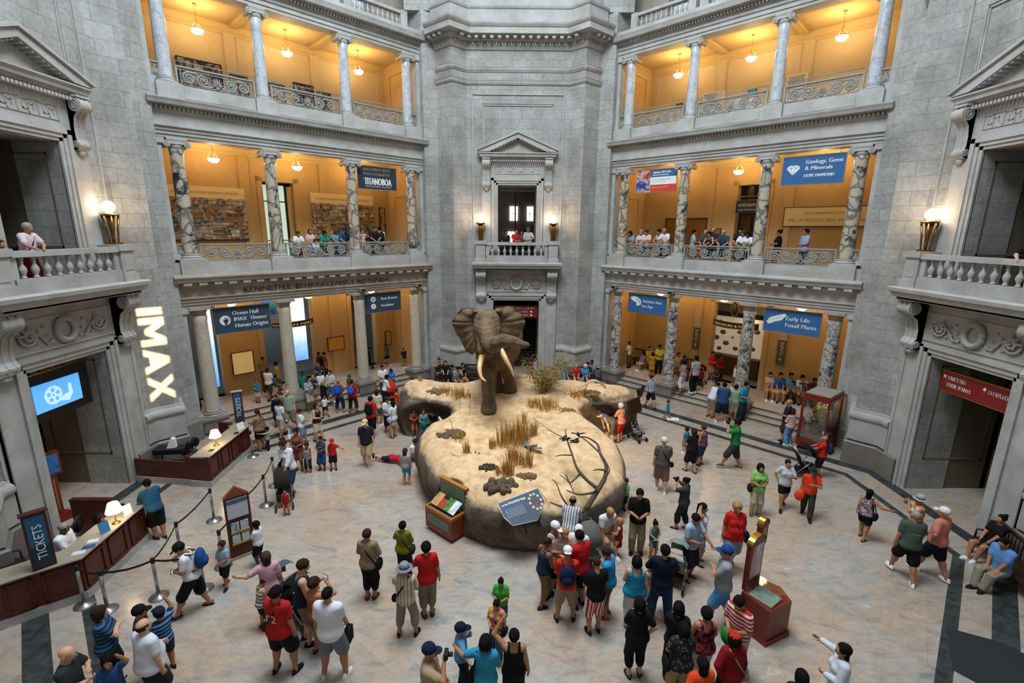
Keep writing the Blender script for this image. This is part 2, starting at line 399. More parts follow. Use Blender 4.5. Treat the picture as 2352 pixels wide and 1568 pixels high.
    for k, (z0, z1) in {1: (.3, 5.4), 2: (6.1, 11.2), 3: (11.85, 15.8)}.items():
        holes = [(min(lx(a), lx(b)), max(lx(a), lx(b)), za, zb) for a, b, za, zb in H[k]]
        mm = back('', z0, z1, holes, None)
        for a, b, za, zb in holes:
            mm.box(a-.22, NB-.05, za, a, NB+.02, zb+.2); mm.box(b, NB-.05, za, b+.22, NB+.02, zb+.2); mm.box(a-.22, NB-.05, zb, b+.22, NB+.02, zb+.22)
        for t in (-5.1, -1.75, 1.75, 5.1):
            if all(not (a-.35 < t < b+.35) for a, b, _, _ in holes): mm.box(t-.2, NB-.06, z0, t+.2, NB+.01, z1)
        struct('wall_back_%s_%s' % ({1: 'ground', 2: 'second', 3: 'third'}[k], sd), mm, PLASTER if k != 3 else PLASTER_P, rz=rz)
    if side < 0:
        mm = MB(); mm.box(-5.4, NB-.03, .42, 5.4, NB, .95)
    # end walls of the galleries, painted, with a doorway each
    m = MB()
    for e in (-1, 1):
        a, b = sorted((e*5.27, e*5.62))
        m.box(a, 12.35, .3, b, NB+.3, 16); a, b = sorted((e*5.22, e*5.27))
        for z in (.42, 6.2, 11.95): m.box(a, 13.0, z, b, 13.18, z+3.2); m.box(a, 14.3, z, b, 14.48, z+3.2); m.box(a, 13., z+3.2, b, 14.48, z+3.4)
    struct('wall_ends_'+sd, m, PLASTER, rz=rz)
    # behind the openings
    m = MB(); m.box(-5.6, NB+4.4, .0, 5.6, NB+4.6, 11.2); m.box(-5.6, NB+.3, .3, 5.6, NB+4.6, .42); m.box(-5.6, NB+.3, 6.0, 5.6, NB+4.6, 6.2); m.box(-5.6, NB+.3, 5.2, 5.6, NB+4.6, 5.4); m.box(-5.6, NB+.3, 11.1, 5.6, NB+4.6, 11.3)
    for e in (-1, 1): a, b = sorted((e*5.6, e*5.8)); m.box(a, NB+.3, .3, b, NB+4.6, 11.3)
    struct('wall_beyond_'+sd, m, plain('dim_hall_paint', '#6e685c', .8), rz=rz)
    # setback wall over the colonnade with an arched clerestory window
    m = MB(); seg = 20
    arch = [(4.0*math.cos(PI*i/seg), 17.6+3.4*math.sin(PI*i/seg)) for i in range(seg+1)]
    poly = [(-6, 16.2), (-4.0, 16.2), (-4.0, 17.6)]+arch[::-1][1:-1]+[(4.0, 17.6), (4.0, 16.2), (6, 16.2), (6, 23), (-6, 23)]
    m.extr(poly, 13.6, 14.2); m.box(-6, 12.3, 16.2, 6, 14.2, 16.33)
    struct('wall_clerestory_'+sd, m, STONE_W, rz=rz)
    m = MB()
    for t in (-3, -2, -1, 0, 1, 2, 3): m.box(t-.05, 13.9, 16.3, t+.05, 14.0, 20.6)
    for z in (17.2, 18.2, 19.4): m.box(-4, 13.9, z-.04, 4, 14.0, z+.04)
    struct('window_1' if side < 0 else 'window_2', m, plain('dark_window_bars', '#2d2b28', .6), rz=rz)
for s in (-1, 1): wing_struct(s)
def spiral(cx, cz, r0, turns, n, sgn=1, a0=0.):
    return [(cx+sgn*r0*(1-.86*i/n)*math.cos(a0+2*PI*turns*i/n), cz+r0*(1-.86*i/n)*math.sin(a0+2*PI*turns*i/n)) for i in range(n+1)]
def column_meshes(k):
    z0, z1, r0, r1 = {1: (.635, 4.93, .262, .228), 2: (6.66, 10.72, .238, .203), 3: (12.41, 15.55, .218, .187)}[k]
    b = MB(); bz = .2
    b.box(-r0*1.45, -r0*1.45, 0, r0*1.45, r0*1.45, .05)
    b.lathe([(r0*1.42, .05), (r0*1.46, .085), (r0*1.42, .12), (r0*1.22, .13), (r0*1.2, .15), (r0*1.3, .165), (r0*1.28, .195), (r0*1.08, .2)], seg=28)
    base = b.build('base', STONE_P if k > 1 else plain('grey_marble_base', '#97938d', .35, var=.1), mesh_only=True)
    h = z1-z0; s = MB(); prof = [(r0*1.06, .2), (r0, .26)]
    for i in range(1, 9): f = i/8; prof.append((r0+(r1-r0)*f**1.6, .26+(h-.6-.26)*f))
    prof += [(r1*1.1, h-.36), (r1, h-.33)]
    s.lathe(prof, seg=32)
    shaft = s
    c = MB()
    if k == 1:
        c.lathe([(r1, h-.36), (r1, h-.22), (r1*1.12, h-.2), (r1*1.15, h-.16), (r1*1.38, h-.1)], seg=28)
        c.box(-r1*1.5, -r1*1.5, h-.1, r1*1.5, r1*1.5, h)
    else:
        c.lathe([(r1, h-.36), (r1*1.15, h-.3), (r1*1.3, h-.24), (r1*1.2, h-.2)], seg=28)
        c.box(-r1*1.28, -r1*1.35, h-.2, r1*1.28, r1*1.35, h-.09); c.box(-r1*1.5, -r1*1.45, h-.07, r1*1.5, r1*1.45, h)
        c.box(-r1*1.4, -r1*1.4, h-.1, r1*1.4, r1*1.4, h-.06)
        for e in (-1, 1):
            R = Matrix.Translation((e*r1*1.45, 0, h-.2)) @ Matrix.Rotation(PI/2, 4, 'X')
            c.lathe([(.11, -r1*1.3), (.085, -r1*.7), (.075, 0), (.085, r1*.7), (.11, r1*1.3)], seg=16, M=R)
            for f in (-1, 1):
                y = f*r1*1.32
                c.tube([(x, y, z) for x, z in spiral(e*r1*1.45, h-.2, .115, 2.2, 22, e, PI/2)], [.016]*23, 5)
                c.ball((e*r1*1.45, y, h-.2), .022, 8, 5)
    cap = c.build('capital', STONE_P if k > 1 else STONE_W, mesh_only=True)
    return base, shaft, cap
ped_mesh = MB().box(-.43, -.42, 0, .43, .42, .56).box(-.46, -.45, .56, .46, .45, .635).build('pedestal', GRANITE, mesh_only=True)
DESC = ['nearest the side pier', 'second from the side pier', 'third from the side pier', 'nearest the rear pier']
for k in (1, 2, 3):
    base, shaft, cap = column_meshes(k)
    for side in (-1, 1):
        cm = {(1, 1): COLS[1], (1, -1): COLS[-1], (2, 1): COLS[2], (2, -1): COLS[2], (3, 1): COLS[3], (3, -1): COLS[3]}[(k, side)]
        sm = shaft.build('shaft', cm, mesh_only=True)
        z0 = {1: .635, 2: 6.66, 3: 12.41}[k]
        for j, t in enumerate((-4.708, -1.675, 1.675, 4.708)):
            lab = '%s marble column of the %s %s colonnade, %s' % ({1: 'veined white' if side > 0 else 'speckled cream', 2: 'blue-veined', 3: 'pale'}[k], {1: 'ground-floor', 2: 'second-floor', 3: 'top-floor'}[k], 'left' if side < 0 else 'right', DESC[j])
            r = thing('marble_column', lab, 'column', wpos(side, t, 12.04, z0), wrot(side), 'marble columns of the rotunda')
            link('base', base, r); link('shaft', sm, r); link('capital', cap, r)
            if k == 1: p = link('pedestal', ped_mesh, r); p.location = (0, 0, -.635)
def railing_meshes(w, h=.66):
    fr = MB(); d = .035
    fr.box(-w/2, -d*1.6, h-.05, w/2, d*1.6, h); fr.box(-w/2, -d*1.2, 0, w/2, d*1.2, .045)
    for e in (-1, 1): fr.box(e*w/2-.03, -d*1.2, 0, e*w/2+.03, d*1.2, h); fr.box(e*(w/2-.12)-.012, -d*.6, .04, e*(w/2-.12)+.012, d*.6, h-.05)
    fr.box(-w/2, -d*.6, .09, w/2, d*.6, .11); fr.box(-w/2, -d*.6, h-.12, w/2, d*.6, h-.1)
    n = int(w/.06)
    for i in range(n):
        x = -w/2+(i+.5)*w/n
        fr.ball((x, 0, .066), (.014, .02, .014), 5, 4); fr.ball((x, 0, h-.076), (.014, .02, .014), 5, 4)
    sc = MB(); zc = h/2; W2 = w/2-.15; k = 2; step = (W2-.22)/k
    for e in (-1, 1):
        for i in range(k):
            cx = e*(.22+step*(i+.5)); R = min(.2, step*.46); fl = 1 if i % 2 == 0 else -1
            pts = [(cx-e*step*.75, -fl*.12), (cx-e*step*.45, -fl*R*.98)]+[(cx+(x-cx), fl*(z)) for x, z in spiral(cx, 0, R, 2.1, 30, e, -PI/2-.3)]
            sc.tube([(x, 0, zc+z) for x, z in pts], [.02, .024]+[.026-.012*j/30 for j in range(31)], 5, flat=1.6)
            sc.ball((cx, -.01, zc), (.05, .035, .05), 8, 6)
            for a in range(6):
                an = a*PI/3+.4; sc.ball((cx+R*.55*math.cos(an), 0, zc+R*.55*math.sin(an)), (.03, .02, .022), 5, 4)
            for a in range(5):
                an = a*1.3+.6*i; sc.ball((cx+e*R*1.15*math.cos(an), 0, zc+R*1.12*math.sin(an)*.95), (.045, .018, .02), 5, 4, M=None)
    for a in range(7):
        an = PI/2+(a-3)*.42
        sc.tube([(0, 0, zc-.16), (.13*math.cos(an), -.015, zc-.12+.16*math.sin(an)), (.2*math.cos(an), -.02, zc-.14+.3*math.sin(an))], [.02, .03, .008], 5)
    sc.ball((0, -.02, zc-.18), (.07, .04, .05), 8, 6)
    for e in (-1, 1): sc.tube([(0, 0, zc-.2), (e*.16, 0, zc-.22), (e*.24, 0, zc-.05), (e*.2, 0, zc+.1)], [.02, .022, .02, .01], 5)
    return fr.build('frame', GREYIRON, mesh_only=True), sc.build('scrollwork', GREYIRON, mesh_only=True)
RM = {'w': railing_meshes(2.42), 'm': railing_meshes(2.74), 's': railing_meshes(.26)}
rodm = {}
for k, zb in ((2, 6.55), (3, 12.41)):
    for side in (-1, 1):
        for t, ty, d in ((-5.0, 's', 'narrow end panel beside the side pier'), (-3.19, 'w', 'bay nearest the side pier'), (0, 'm', 'middle bay'), (3.19, 'w', 'bay nearest the rear pier'), (5.0, 's', 'narrow end panel beside the rear pier')):
            lab = 'openwork scroll railing of the %s %s balcony, %s' % ('left' if side < 0 else 'right', 'second-floor' if k == 2 else 'top-floor', d)
            r = thing('balcony_railing', lab, 'railing', wpos(side, t, 12.0, zb), wrot(side), 'scrollwork balcony railings')
            link('frame', RM[ty][0], r); link('scrollwork', RM[ty][1], r)
            if k == 3 and ty != 's':
                if ty not in rodm:
                    w = {'w': 2.42, 'm': 2.74}[ty]; m = MB(); m.tube([(-w/2, 0, .8), (w/2, 0, .8)], .016, 6)
                    for i in range(4): x = -w/2+w*i/3; m.tube([(x, 0, .6), (x, 0, .8)], .01, 6)
                    rodm[ty] = m.build('handrail', GREYIRON, mesh_only=True)
                link('handrail', rodm[ty], r)
BAL = MB().lathe([(.06, 0), (.06, .04), (.04, .06), (.05, .1), (.085, .19), (.075, .25), (.035, .33), (.035, .37), (.05, .39), (.035, .41), (.055, .46), (.055, .5)], seg=12).build('baluster', STONE_P, mesh_only=True)
for side in (-1, 1):
    for t, d in ((-3.19, 'nearest the side pier'), (0, 'middle section'), (3.19, 'nearest the rear pier')):
        r = thing('stone_balustrade', 'stone balustrade along the very top of the %s colonnade, %s' % ('left' if side < 0 else 'right', d), 'balustrade', wpos(side, t, 11.9, 16.54), wrot(side), 'rooftop balustrades')
        MB().box(-1.5, -.13, .5, 1.5, .13, .62).build('rail', STONE_P, r)
        MB().box(-1.5, -.14, 0, 1.5, .14, .03).build('base', STONE_P, r)
        for e in (-1, 1): MB().box(e*1.34-.16, -.17, 0, e*1.34+.16, .17, .64).build('post', STONE_P, r)
        for i in range(10): o = link('baluster', BAL, r); o.location = (-1.06+i*.236, 0, .02)
def console_mb(m, u, y, z1, h, w, dep):
    # scrolled bracket: big volute on top, small one at the foot, joined by a curved ribbed face
    prof = [(0, 0), (-dep*.35, -.0), (-dep*.98, -.02), (-dep*1.05, -h*.12), (-dep*.9, -h*.24), (-dep*.5, -h*.36), (-dep*.34, -h*.55), (-dep*.34, -h*.74), (-dep*.52, -h*.84), (-dep*.42, -h*.95), (-dep*.12, -h*.97), (0, -h*.97)]
    for (x0, x1, g) in ((-.5, .5, .93), (-.5, -.3, 1.), (-.1, .1, 1.), (.3, .5, 1.)):
        m.add([(u+w*x0, y+a*g, z1+b) for a, b in prof]+[(u+w*x1, y+a*g, z1+b) for a, b in prof],
              [tuple(range(12)), tuple(range(23, 11, -1))]+[(i, (i+1) % 12, 12+(i+1) % 12, 12+i) for i in range(12)])
    R = Matrix.Rotation(PI/2, 4, 'Y')
    for cy, cz, r in ((-dep*.74, -h*.14, h*.125), (-dep*.3, -h*.86, h*.07)):
        T = Matrix.Translation((u, y+cy, z1+cz)) @ R
        m.lathe([(r, -w*.54), (r*1.08, -w*.36), (r*.92, -w*.18), (r*1.05, 0), (r*.92, w*.18), (r*1.08, w*.36), (r, w*.54)], seg=18, M=T)
        for e in (-1, 1): m.tube([(u+e*w*.55, y+cy+yy, z1+cz+zz) for yy, zz in spiral(0, 0, r*.85, 1.8, 16, 1, 0)], .012, 5)
    m.box(u-w*.56, y-dep*1.08, z1, u+w*.56, y, z1+.06)
    m.ball((u, y-dep*.16, z1-h*1.0), (w*.34, dep*.2, h*.07), 10, 6)
def fret(m, x0, x1, z0, h, y):
    n = 4; w = (x1-x0)/n; t = .022
    for i in range(n):
        a = x0+i*w
        P = [(.0, 0), (.0, 1), (.42, 1), (.42, .25), (.2, .25), (.2, .6), (.0, .6)]
        for o, pts in ((0, [(0, 0), (0, 1), (.44, 1), (.44, .3), (.22, .3), (.22, .62)]), (.5, [(.44, 1), (.44, 0), (0, 0), (0, .7), (.22, .7), (.22, .38)])):
            for (p, q) in zip(pts, pts[1:]):
                xa, xb = sorted((a+w*(o+p[0]), a+w*(o+q[0]))); za, zb = sorted((z0+h*p[1], z0+h*q[1]))
                m.box(xa-t/2, y-.02, za-t/2, xb+t/2, y+.01, zb+t/2)
    m.box(x0, y-.02, z0-.03, x1, y+.01, z0-.012); m.box(x0, y-.02, z0+h+.015, x1, y+.01, z0+h+.03)
PFL = [(2.44, 12.1), (3.05, 11.54), (3.85, 12.2), (4.45, 11.95), (6.9, 14.4), (2.44, 14.4)]
def pier(name, rz, where):
    m = MB()
    for e in (-1, 1):
        pl = [(x*e, y) for x, y in (PFL if e > 0 else PFL[::-1])]; m.prism(pl, 0, 17.4)
    for a, b, z0, z1 in ((-2.44, -1.18, 0, 17.4), (1.18, 2.44, 0, 17.4), (-1.18, 1.18, 4.28, 6.1), (-1.18, -.95, 6.1, 17.4), (.95, 1.18, 6.1, 17.4), (-.95, .95, 9.93, 17.4)):
        m.box(a, 12.1, z0, b, 13.3, z1)
    m.box(-5.2, 12.0, 17.4, 5.2, 14.4, 22.5)
    struct('wall_'+name, m, STONE, rz=rz)
    ctr = [(-4.45, 11.95), (-3.85, 12.2), (-3.05, 11.54), (-2.44, 12.1), (2.44, 12.1), (3.05, 11.54), (3.85, 12.2), (4.45, 11.95)]
    inner = ctr[1:-1]
    m = MB()
    m.sweep(inner, [(-.05, 14.38), (.04, 14.38), (.08, 14.44), (.1, 14.52), (.12, 14.55), (-.05, 14.6)])
    m.sweep(inner, [(-.05, 14.92), (.03, 14.92), (.06, 14.98), (.08, 15.08), (.1, 15.12), (-.05, 15.16)])
    m.sweep(inner, [(-.05, 15.84), (.05, 15.84), (.12, 15.96), (.14, 16.0), (.14, 16.12), (.3, 16.16), (.34, 16.3), (.66, 16.32), (.66, 16.56), (.7, 16.58), (.76, 16.66), (.78, 16.72), (.55, 16.8), (.1, 16.84), (-.05, 16.84)])
    m.sweep(inner, [(-.05, 16.8), (.28, 16.8), (.28, 17.4), (.33, 17.44), (.36, 17.52), (.2, 17.56), (.16, 17.62), (.12, 17.62), (.12, 17.9), (-.05, 17.9)])
    # base moulding with its torus, and lower plinth
    low = [(-3.9, 12.3), (-3.85, 12.2), (-3.05, 11.54), (-2.44, 12.1), (-2.1, 12.1)]
    for pl in (low, [(-x, y) for x, y in low[::-1]]):
        m.sweep(pl, [(-.05, 1.98), (.03, 1.96), (.05, 1.88), (.07, 1.86), (.14, 1.82), (.17, 1.74), (.16, 1.66), (.1, 1.62), (.1, .86), (-.05, .86)])
    struct('trim_cornice_'+name, m, STONE_P, rz=rz)
    m = MB()
    for (a, b) in zip(inner, inner[1:]):
        A = Vector(a); B = Vector(b); d = (B-A); L = d.length; d.normalize(); nn = Vector((d.y, -d.x))
        for st, w, dp, z0, z1 in ((.135, .06, .22, 16.0, 16.12), (.34, .15, .56, 16.17, 16.31), (.08, .04, .1, 15.0, 15.08)):
            k = max(1, int(L/st)); 
            for i in range(k):
                p = A+d*((i+.5)*L/k); Mx = Matrix.Translation((p.x, p.y, 0)) @ Matrix.Rotation(math.atan2(d.y, d.x), 4, 'Z')
                m.box(-w/2, -dp, z0, w/2, 0, z1, M=Mx)
                if w > .1: m.ball((0, -dp*.8, z0), (w*.4, .06, .05), 8, 5, M=Mx)
    struct('trim_dentils_'+name, m, STONE_P, rz=rz)
    m = MB()
    pl = [(-4.5, 11.95), (-3.85, 12.18), (-3.05, 11.54), (-2.44, 12.1), (-1.55, 12.1)]
    for P in (pl, [(-x, y) for x, y in pl[::-1]]): m.sweep(P, [(-.05, .8), (.13, .8), (.17, .76), (.17, 0), (-.05, 0)])
    struct('trim_plinth_'+name, m, GRANITE, rz=rz)
    # shallow panels around the doors
    m = MB()
    for e in (-1, 1):
        m.box(e*2.15-.025, 12.05, 1.98, e*2.15+.025, 12.12, 13.98); 
        m.box(e*1.62-.02, 12.06, 11.6, e*1.62+.02, 12.12, 13.5); m.box(e*1.70-.012, 12.07, 11.6, e*1.70+.012, 12.12, 13.58)
    m.box(-2.17, 12.05, 13.95, 2.17, 12.12, 14.0); m.box(-1.64, 12.06, 13.48, 1.64, 12.12, 13.52); m.box(-1.71, 12.07, 13.57, 1.71, 12.12, 13.59)
    struct('trim_panels_'+name, m, STONE_P, rz=rz)
    # lower door case
    m = MB()
    for e in (-1, 1):
        for x0, x1, y in ((1.18, 1.3, 12.04), (1.28, 1.42, 12.0), (1.4, 1.5, 11.95)):
            a, b = sorted((e*x0, e*x1)); m.box(a, y, 0, b, 12.12, 4.28+x1-1.18)
        a, b = sorted((e*1.5, e*2.05)); m.box(a, 12.02, 0, b, 12.12, 5.86)
        a, b = sorted((e*1.98, e*2.05)); m.box(a, 11.98, 0, b, 12.12, 5.86)
        console_mb(m, e*1.78, 12.02, 5.82, 1.5, .46, .55)
    m.box(-1.3, 12.04, 4.28, 1.3, 12.12, 4.4); m.box(-1.42, 12.0, 4.38, 1.42, 12.12, 4.54); m.box(-1.5, 11.95, 4.52, 1.5, 12.12, 4.62)
    m.box(-1.5, 12.02, 4.62, 1.5, 12.12, 5.86); m.box(-1.5, 11.98, 4.72, 1.5, 12.12, 4.77); m.box(-1.5, 11.98, 5.5, 1.5, 12.12, 5.55)
    struct('door_'+{'rear': '1', 'left': '2', 'right': '3'}[name], m, STONE_P, rz=rz)
    # carved frieze
    x, y = rot(0, 12.0, rz)
    r = thing('carved_frieze', 'carved stone wreath and scroll frieze over the %s doorway' % where, 'stone carving', (x, y, 5.15), rz, 'carved friezes over the doors')
    w = MB(); w.tube([(.26*math.cos(a), -.03, .29*math.sin(a)) for a in [2*PI*i/28 for i in range(29)]], [.075+.012*(i % 2) for i in range(29)], 8, cap=False)
    for i in range(28): a = 2*PI*i/28; w.ball((.26*math.cos(a), -.09, .29*math.sin(a)), .035, 6, 4)
    w.build('wreath', STONE_P, r)
    for e in (-1, 1):
        s = MB()
        s.tube([(e*.35, 0, -.2), (e*.55, -.02, -.28), (e*.75, -.02, .0)]+[(x, -.03, z) for x, z in spiral(e*1.0, 0, .26, 1.5, 24, -e, PI*.95)], [.03]*3+[.034-.014*i/24 for i in range(25)], 6)
        for i in range(7): a = i*2*PI/7; s.ball((e*1.0+.1*math.cos(a), -.05, .1*math.sin(a)), (.05, .035, .05), 7, 5)
        s.ball((e*1.0, -.08, 0), .035, 8, 5)
        for i in range(12):
            a = random.random()*6.28; s.ball((e*(.42+.9*((i*37) % 12)/12), -.01, -.26+.52*((i*53) % 12)/12), (.06, .03, .03), 6, 4, )
        s.build('scroll', STONE_P, r)
    # balcony slab and balustrade
    x, y = rot(0, 12.1, rz)
    r = thing('stone_balcony', 'stone balcony with balusters over the %s doorway' % where, 'balcony', (x, y, 0), rz, 'stone door balconies')
    s = MB(); s.sweep([(-2.02, .05), (-2.02, -.72), (2.02, -.72), (2.02, .05)], [(-1.0, 5.86), (.0, 5.86), (.0, 5.92), (.08, 5.95), (.12, 6.06), (.18, 6.1), (.2, 6.2), (.15, 6.235), (-1.0, 6.235)])
    s.box(-2.0, -.72, 5.88, 2.0, .1, 6.23); s.build('slab', STONE_P, r, uv=True)
    s = MB(); s.box(-1.5, -.66, 7.07, 1.5, -.42, 7.21); s.build('rail', STONE_P, r)
    s = MB(); s.box(-1.5, -.66, 6.23, 1.5, -.42, 6.57); s.build('kerb', STONE_P, r)
    for e in (-1, 1):
        s = MB(); s.box(e*1.78-.27, -.7, 6.23, e*1.78+.27, .1, 6.45).box(e*1.78-.23, -.66, 6.45, e*1.78+.23, .1, 7.1).box(e*1.78-.29, -.71, 7.1, e*1.78+.29, .1, 7.27)
        s.box(e*1.78-.15, -.675, 6.55, e*1.78+.15, -.65, 7.0); s.build('post', STONE_P, r)
        MB().box(e*1.44-.08, -.6, 6.55, e*1.44+.08, -.46, 7.08).build('half_post', STONE_P, r)
    for i in range(9): o = link('baluster', BAL, r); o.location = (-1.2+i*.3, -.54, 6.57)
    # upper door case with pediment
    m = MB()
    for e in (-1, 1):
        for x0, x1, y in ((.95, 1.06, 12.04), (1.04, 1.16, 12.0), (1.14, 1.26, 11.96)):
            a, b = sorted((e*x0, e*x1)); m.box(a, y, 6.2, b, 12.12, 9.93+x1-.95)
        a, b = sorted((e*1.3, e*1.72)); m.box(a, 12.02, 6.2, b, 12.12, 11.12)
        console_mb(m, e*1.5, 12.02, 11.08, 1.36, .34, .3)
    m.box(-1.06, 12.04, 9.93, 1.06, 12.12, 10.04); m.box(-1.16, 12.0, 10.02, 1.16, 12.12, 10.14); m.box(-1.26, 11.96, 10.12, 1.26, 12.12, 10.26)
    m.box(-1.72, 12.03, 10.26, 1.72, 12.12, 11.12)
    m.sweep([(-1.62, 12.1), (-1.62, 11.98), (1.62, 11.98), (1.62, 12.1)], [(-.1, 11.1), (.06, 11.12), (.1, 11.18), (.2, 11.2), (.22, 11.3), (.28, 11.34), (.28, 11.38), (-.1, 11.42)])
    for i in range(26): x = -1.25+i*.1; m.box(x-.03, 11.8, 10.98, x+.03, 11.99, 11.06)
    # pediment: raking cornices over a recessed tympanum
    m.extr([(-1.5, 11.38), (1.5, 11.38), (0, 11.98)], 12.0, 12.12)
    for e in (-1, 1):
        o = [(e*1.88, 11.4), (e*1.88, 11.47), (0, 12.27), (0, 12.02), (e*1.35, 11.42)]
        m.extr(o if e > 0 else o[::-1], 11.7, 12.12)
        o = [(e*1.93, 11.45), (e*1.93, 11.51), (0, 12.33), (0, 12.24)]
        m.extr(o if e > 0 else o[::-1], 11.63, 12.12)
        for i in range(9):
            f = (i+.5)/9; m.box(e*(1.2-1.15*f)-.035, 11.74, 11.44+f*.5, e*(1.2-1.15*f)+.035, 12.02, 11.53+f*.5)
    fret(m, -1.06, 1.06, 10.46, .3, 12.03)
    struct('door_'+{'rear': '4', 'left': '5', 'right': '6'}[name], m, STONE_P, rz=rz)
    # passages behind the two doors
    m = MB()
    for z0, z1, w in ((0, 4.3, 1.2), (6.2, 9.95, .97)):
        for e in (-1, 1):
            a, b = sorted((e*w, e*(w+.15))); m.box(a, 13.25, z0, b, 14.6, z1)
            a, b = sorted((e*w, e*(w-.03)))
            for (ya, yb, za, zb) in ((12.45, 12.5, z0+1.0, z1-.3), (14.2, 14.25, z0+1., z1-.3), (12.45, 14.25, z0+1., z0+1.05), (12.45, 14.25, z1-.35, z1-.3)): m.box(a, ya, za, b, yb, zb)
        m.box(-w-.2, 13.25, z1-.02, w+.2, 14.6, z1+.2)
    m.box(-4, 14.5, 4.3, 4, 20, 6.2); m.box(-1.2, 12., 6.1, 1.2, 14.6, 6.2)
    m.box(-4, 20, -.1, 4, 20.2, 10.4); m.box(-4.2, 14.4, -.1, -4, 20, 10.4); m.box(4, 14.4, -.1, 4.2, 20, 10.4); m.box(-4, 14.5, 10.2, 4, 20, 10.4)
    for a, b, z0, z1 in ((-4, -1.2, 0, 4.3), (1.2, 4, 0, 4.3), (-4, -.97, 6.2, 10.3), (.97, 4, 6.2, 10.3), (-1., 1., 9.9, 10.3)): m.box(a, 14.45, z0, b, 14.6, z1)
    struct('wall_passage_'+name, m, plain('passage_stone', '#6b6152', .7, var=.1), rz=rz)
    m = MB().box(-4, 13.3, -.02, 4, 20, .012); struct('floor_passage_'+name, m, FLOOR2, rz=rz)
for nm, rz, wh in (('rear', 0, 'rear'), ('left', PI/2, 'left'), ('right', -PI/2, 'right')): pier(nm, rz, wh)
# the near side of the rotunda behind the viewer
m = MB(); m.box(-5.2, -14.6, 0, 5.2, -14.2, 22.5)
for e in (-1, 1):
    m.prism([(e*5.2, -14.4), (e*14.4, -5.2), (e*14.8, -5.5), (e*5.5, -14.8)] if e > 0 else [(e*5.5, -14.8), (e*14.8, -5.5), (e*14.4, -5.2), (e*5.2, -14.4)], 0, 22.5)
struct('wall_front', m, STONE)
def pendant(name, label, side, t, n, z, ztop, group):
    r = thing(name, label, 'lamp', wpos(side, t, n, z), wrot(side), group)
    if 'b' not in PEND:
        PEND['b'] = MB().lathe([(.0, -.17), (.07, -.165), (.15, -.13), (.2, -.06), (.215, 0), (.205, .0), (.19, -.05), (.14, -.11), (.0, -.15)], seg=22, cap=False).build('glass_bowl', GLOW, mesh_only=True)
        PEND['r'] = MB().lathe([(.218, -.012), (.23, 0), (.218, .012)], seg=22, cap=False).ball((0, 0, -.18), .02, 8, 5).build('rim', BRASS, mesh_only=True)
    link('glass_bowl', PEND['b'], r); link('rim', PEND['r'], r)
    h = ztop-z; c = MB(); k = min(.34, h*.75)
    if h > .2:
        for i in range(3):
            a = 2*PI*i/3+.5; c.tube([(.215*math.cos(a), .215*math.sin(a), 0), (.015*math.cos(a), .015*math.sin(a), k)], .011, 5)
        c.tube([(0, 0, k), (0, 0, h)], .008, 5); c.ball((0, 0, k), .025, 8, 5)
    c.lathe([(.07, 0), (.06, -.03), (.02, -.05)], (0, 0, h), 12)
    c.build('chain', BRASS, r)
    point_light('lamp_light', wpos(side, t, n, z+.06), LAMP_P, (1.0, .72, .36), .12)
PEND = {}
PLC = {-3.19: 'nearest the side pier', 0: 'in the middle bay', 3.19: 'nearest the rear pier'}
for side in (-1, 1):
    sd = 'left' if side < 0 else 'right'
    for k, z, zt in ((3, 14.86, 15.7), (2, 10.4, 11.1), (1, 4.8, 5.3)):
        for t in (-3.19, 0, 3.19):
            pendant('pendant_lamp' if k > 1 else 'ceiling_lamp', '%s, %s %s gallery, %s' % ('white bowl lamp on chains' if k > 1 else 'white bowl ceiling lamp', {1: 'ground-floor', 2: 'second-floor', 3: 'top-floor'}[k], sd, PLC[t]), side, t, 13.6, z, zt, 'bowl lamps of the galleries')
# unseen floor lights of the halls beyond the galleries
# globe torches on the balcony posts
def torch(rz, u, label):
    x, y = rot(u, 11.75, rz)
    r = thing('globe_torch', label, 'lamp', (x, y, 7.27), rz, 'globe torches on the balcony posts')
    MB().ball((0, 0, 1.05), .165, 18, 12).build('globe', plain('lit_globe', '#fff6e2', .4, emis=LAMP_E*1.2, ecol='#fff0cf'), r)
    m = MB()
    for i in range(4):
        a = PI/4+i*PI/2; ca, sa = math.cos(a), math.sin(a)
        m.tube([(.1*ca, .1*sa, .06), (.13*ca, .13*sa, .42), (.19*ca, .19*sa, .8)], [.03, .032, .036], 4)
    m.build('leg', BRONZE, r)
    MB().box(-.14, -.14, 0, .14, .14, .06).lathe([(.04, .06), (.05, .3), (.07, .5), (.11, .8)], seg=10).build('base', BRONZE, r)
    MB().lathe([(.2, .8), (.235, .82), (.235, .85), (.1, .87), (.07, .9)], seg=18).build('cup', BRONZE, r)
    x, y = rot(u, 11.40, rz)
    point_light('torch_light', (x, y, 8.32), TORCH_P, (1.0, .55, .22), .16)
torch(0, -1.78, 'bronze torch lamp with lit globe on the rear balcony, left post')
torch(0, 1.78, 'bronze torch lamp with lit globe on the rear balcony, right post')
torch(PI/2, 1.78, 'bronze torch lamp with lit globe on the left side balcony')
torch(-PI/2, -1.78, 'bronze torch lamp with lit globe on the right side balcony')
WHT = plain('sign_lettering', '#dfe3e4', .6)
def poly(m, pts, y=-.022, mi=0, th=.006):
    tr = mgeo.tessellate_polygon([[Vector((x, 0, z)) for x, z in pts]]); m.add([(x, y, z) for x, z in pts], [tuple(t) for t in tr], mi)
def disc(cx, cz, r, n=26, rz=None): return [(cx+r*math.cos(2*PI*i/n), cz+(rz or r)*math.sin(2*PI*i/n)) for i in range(n)]
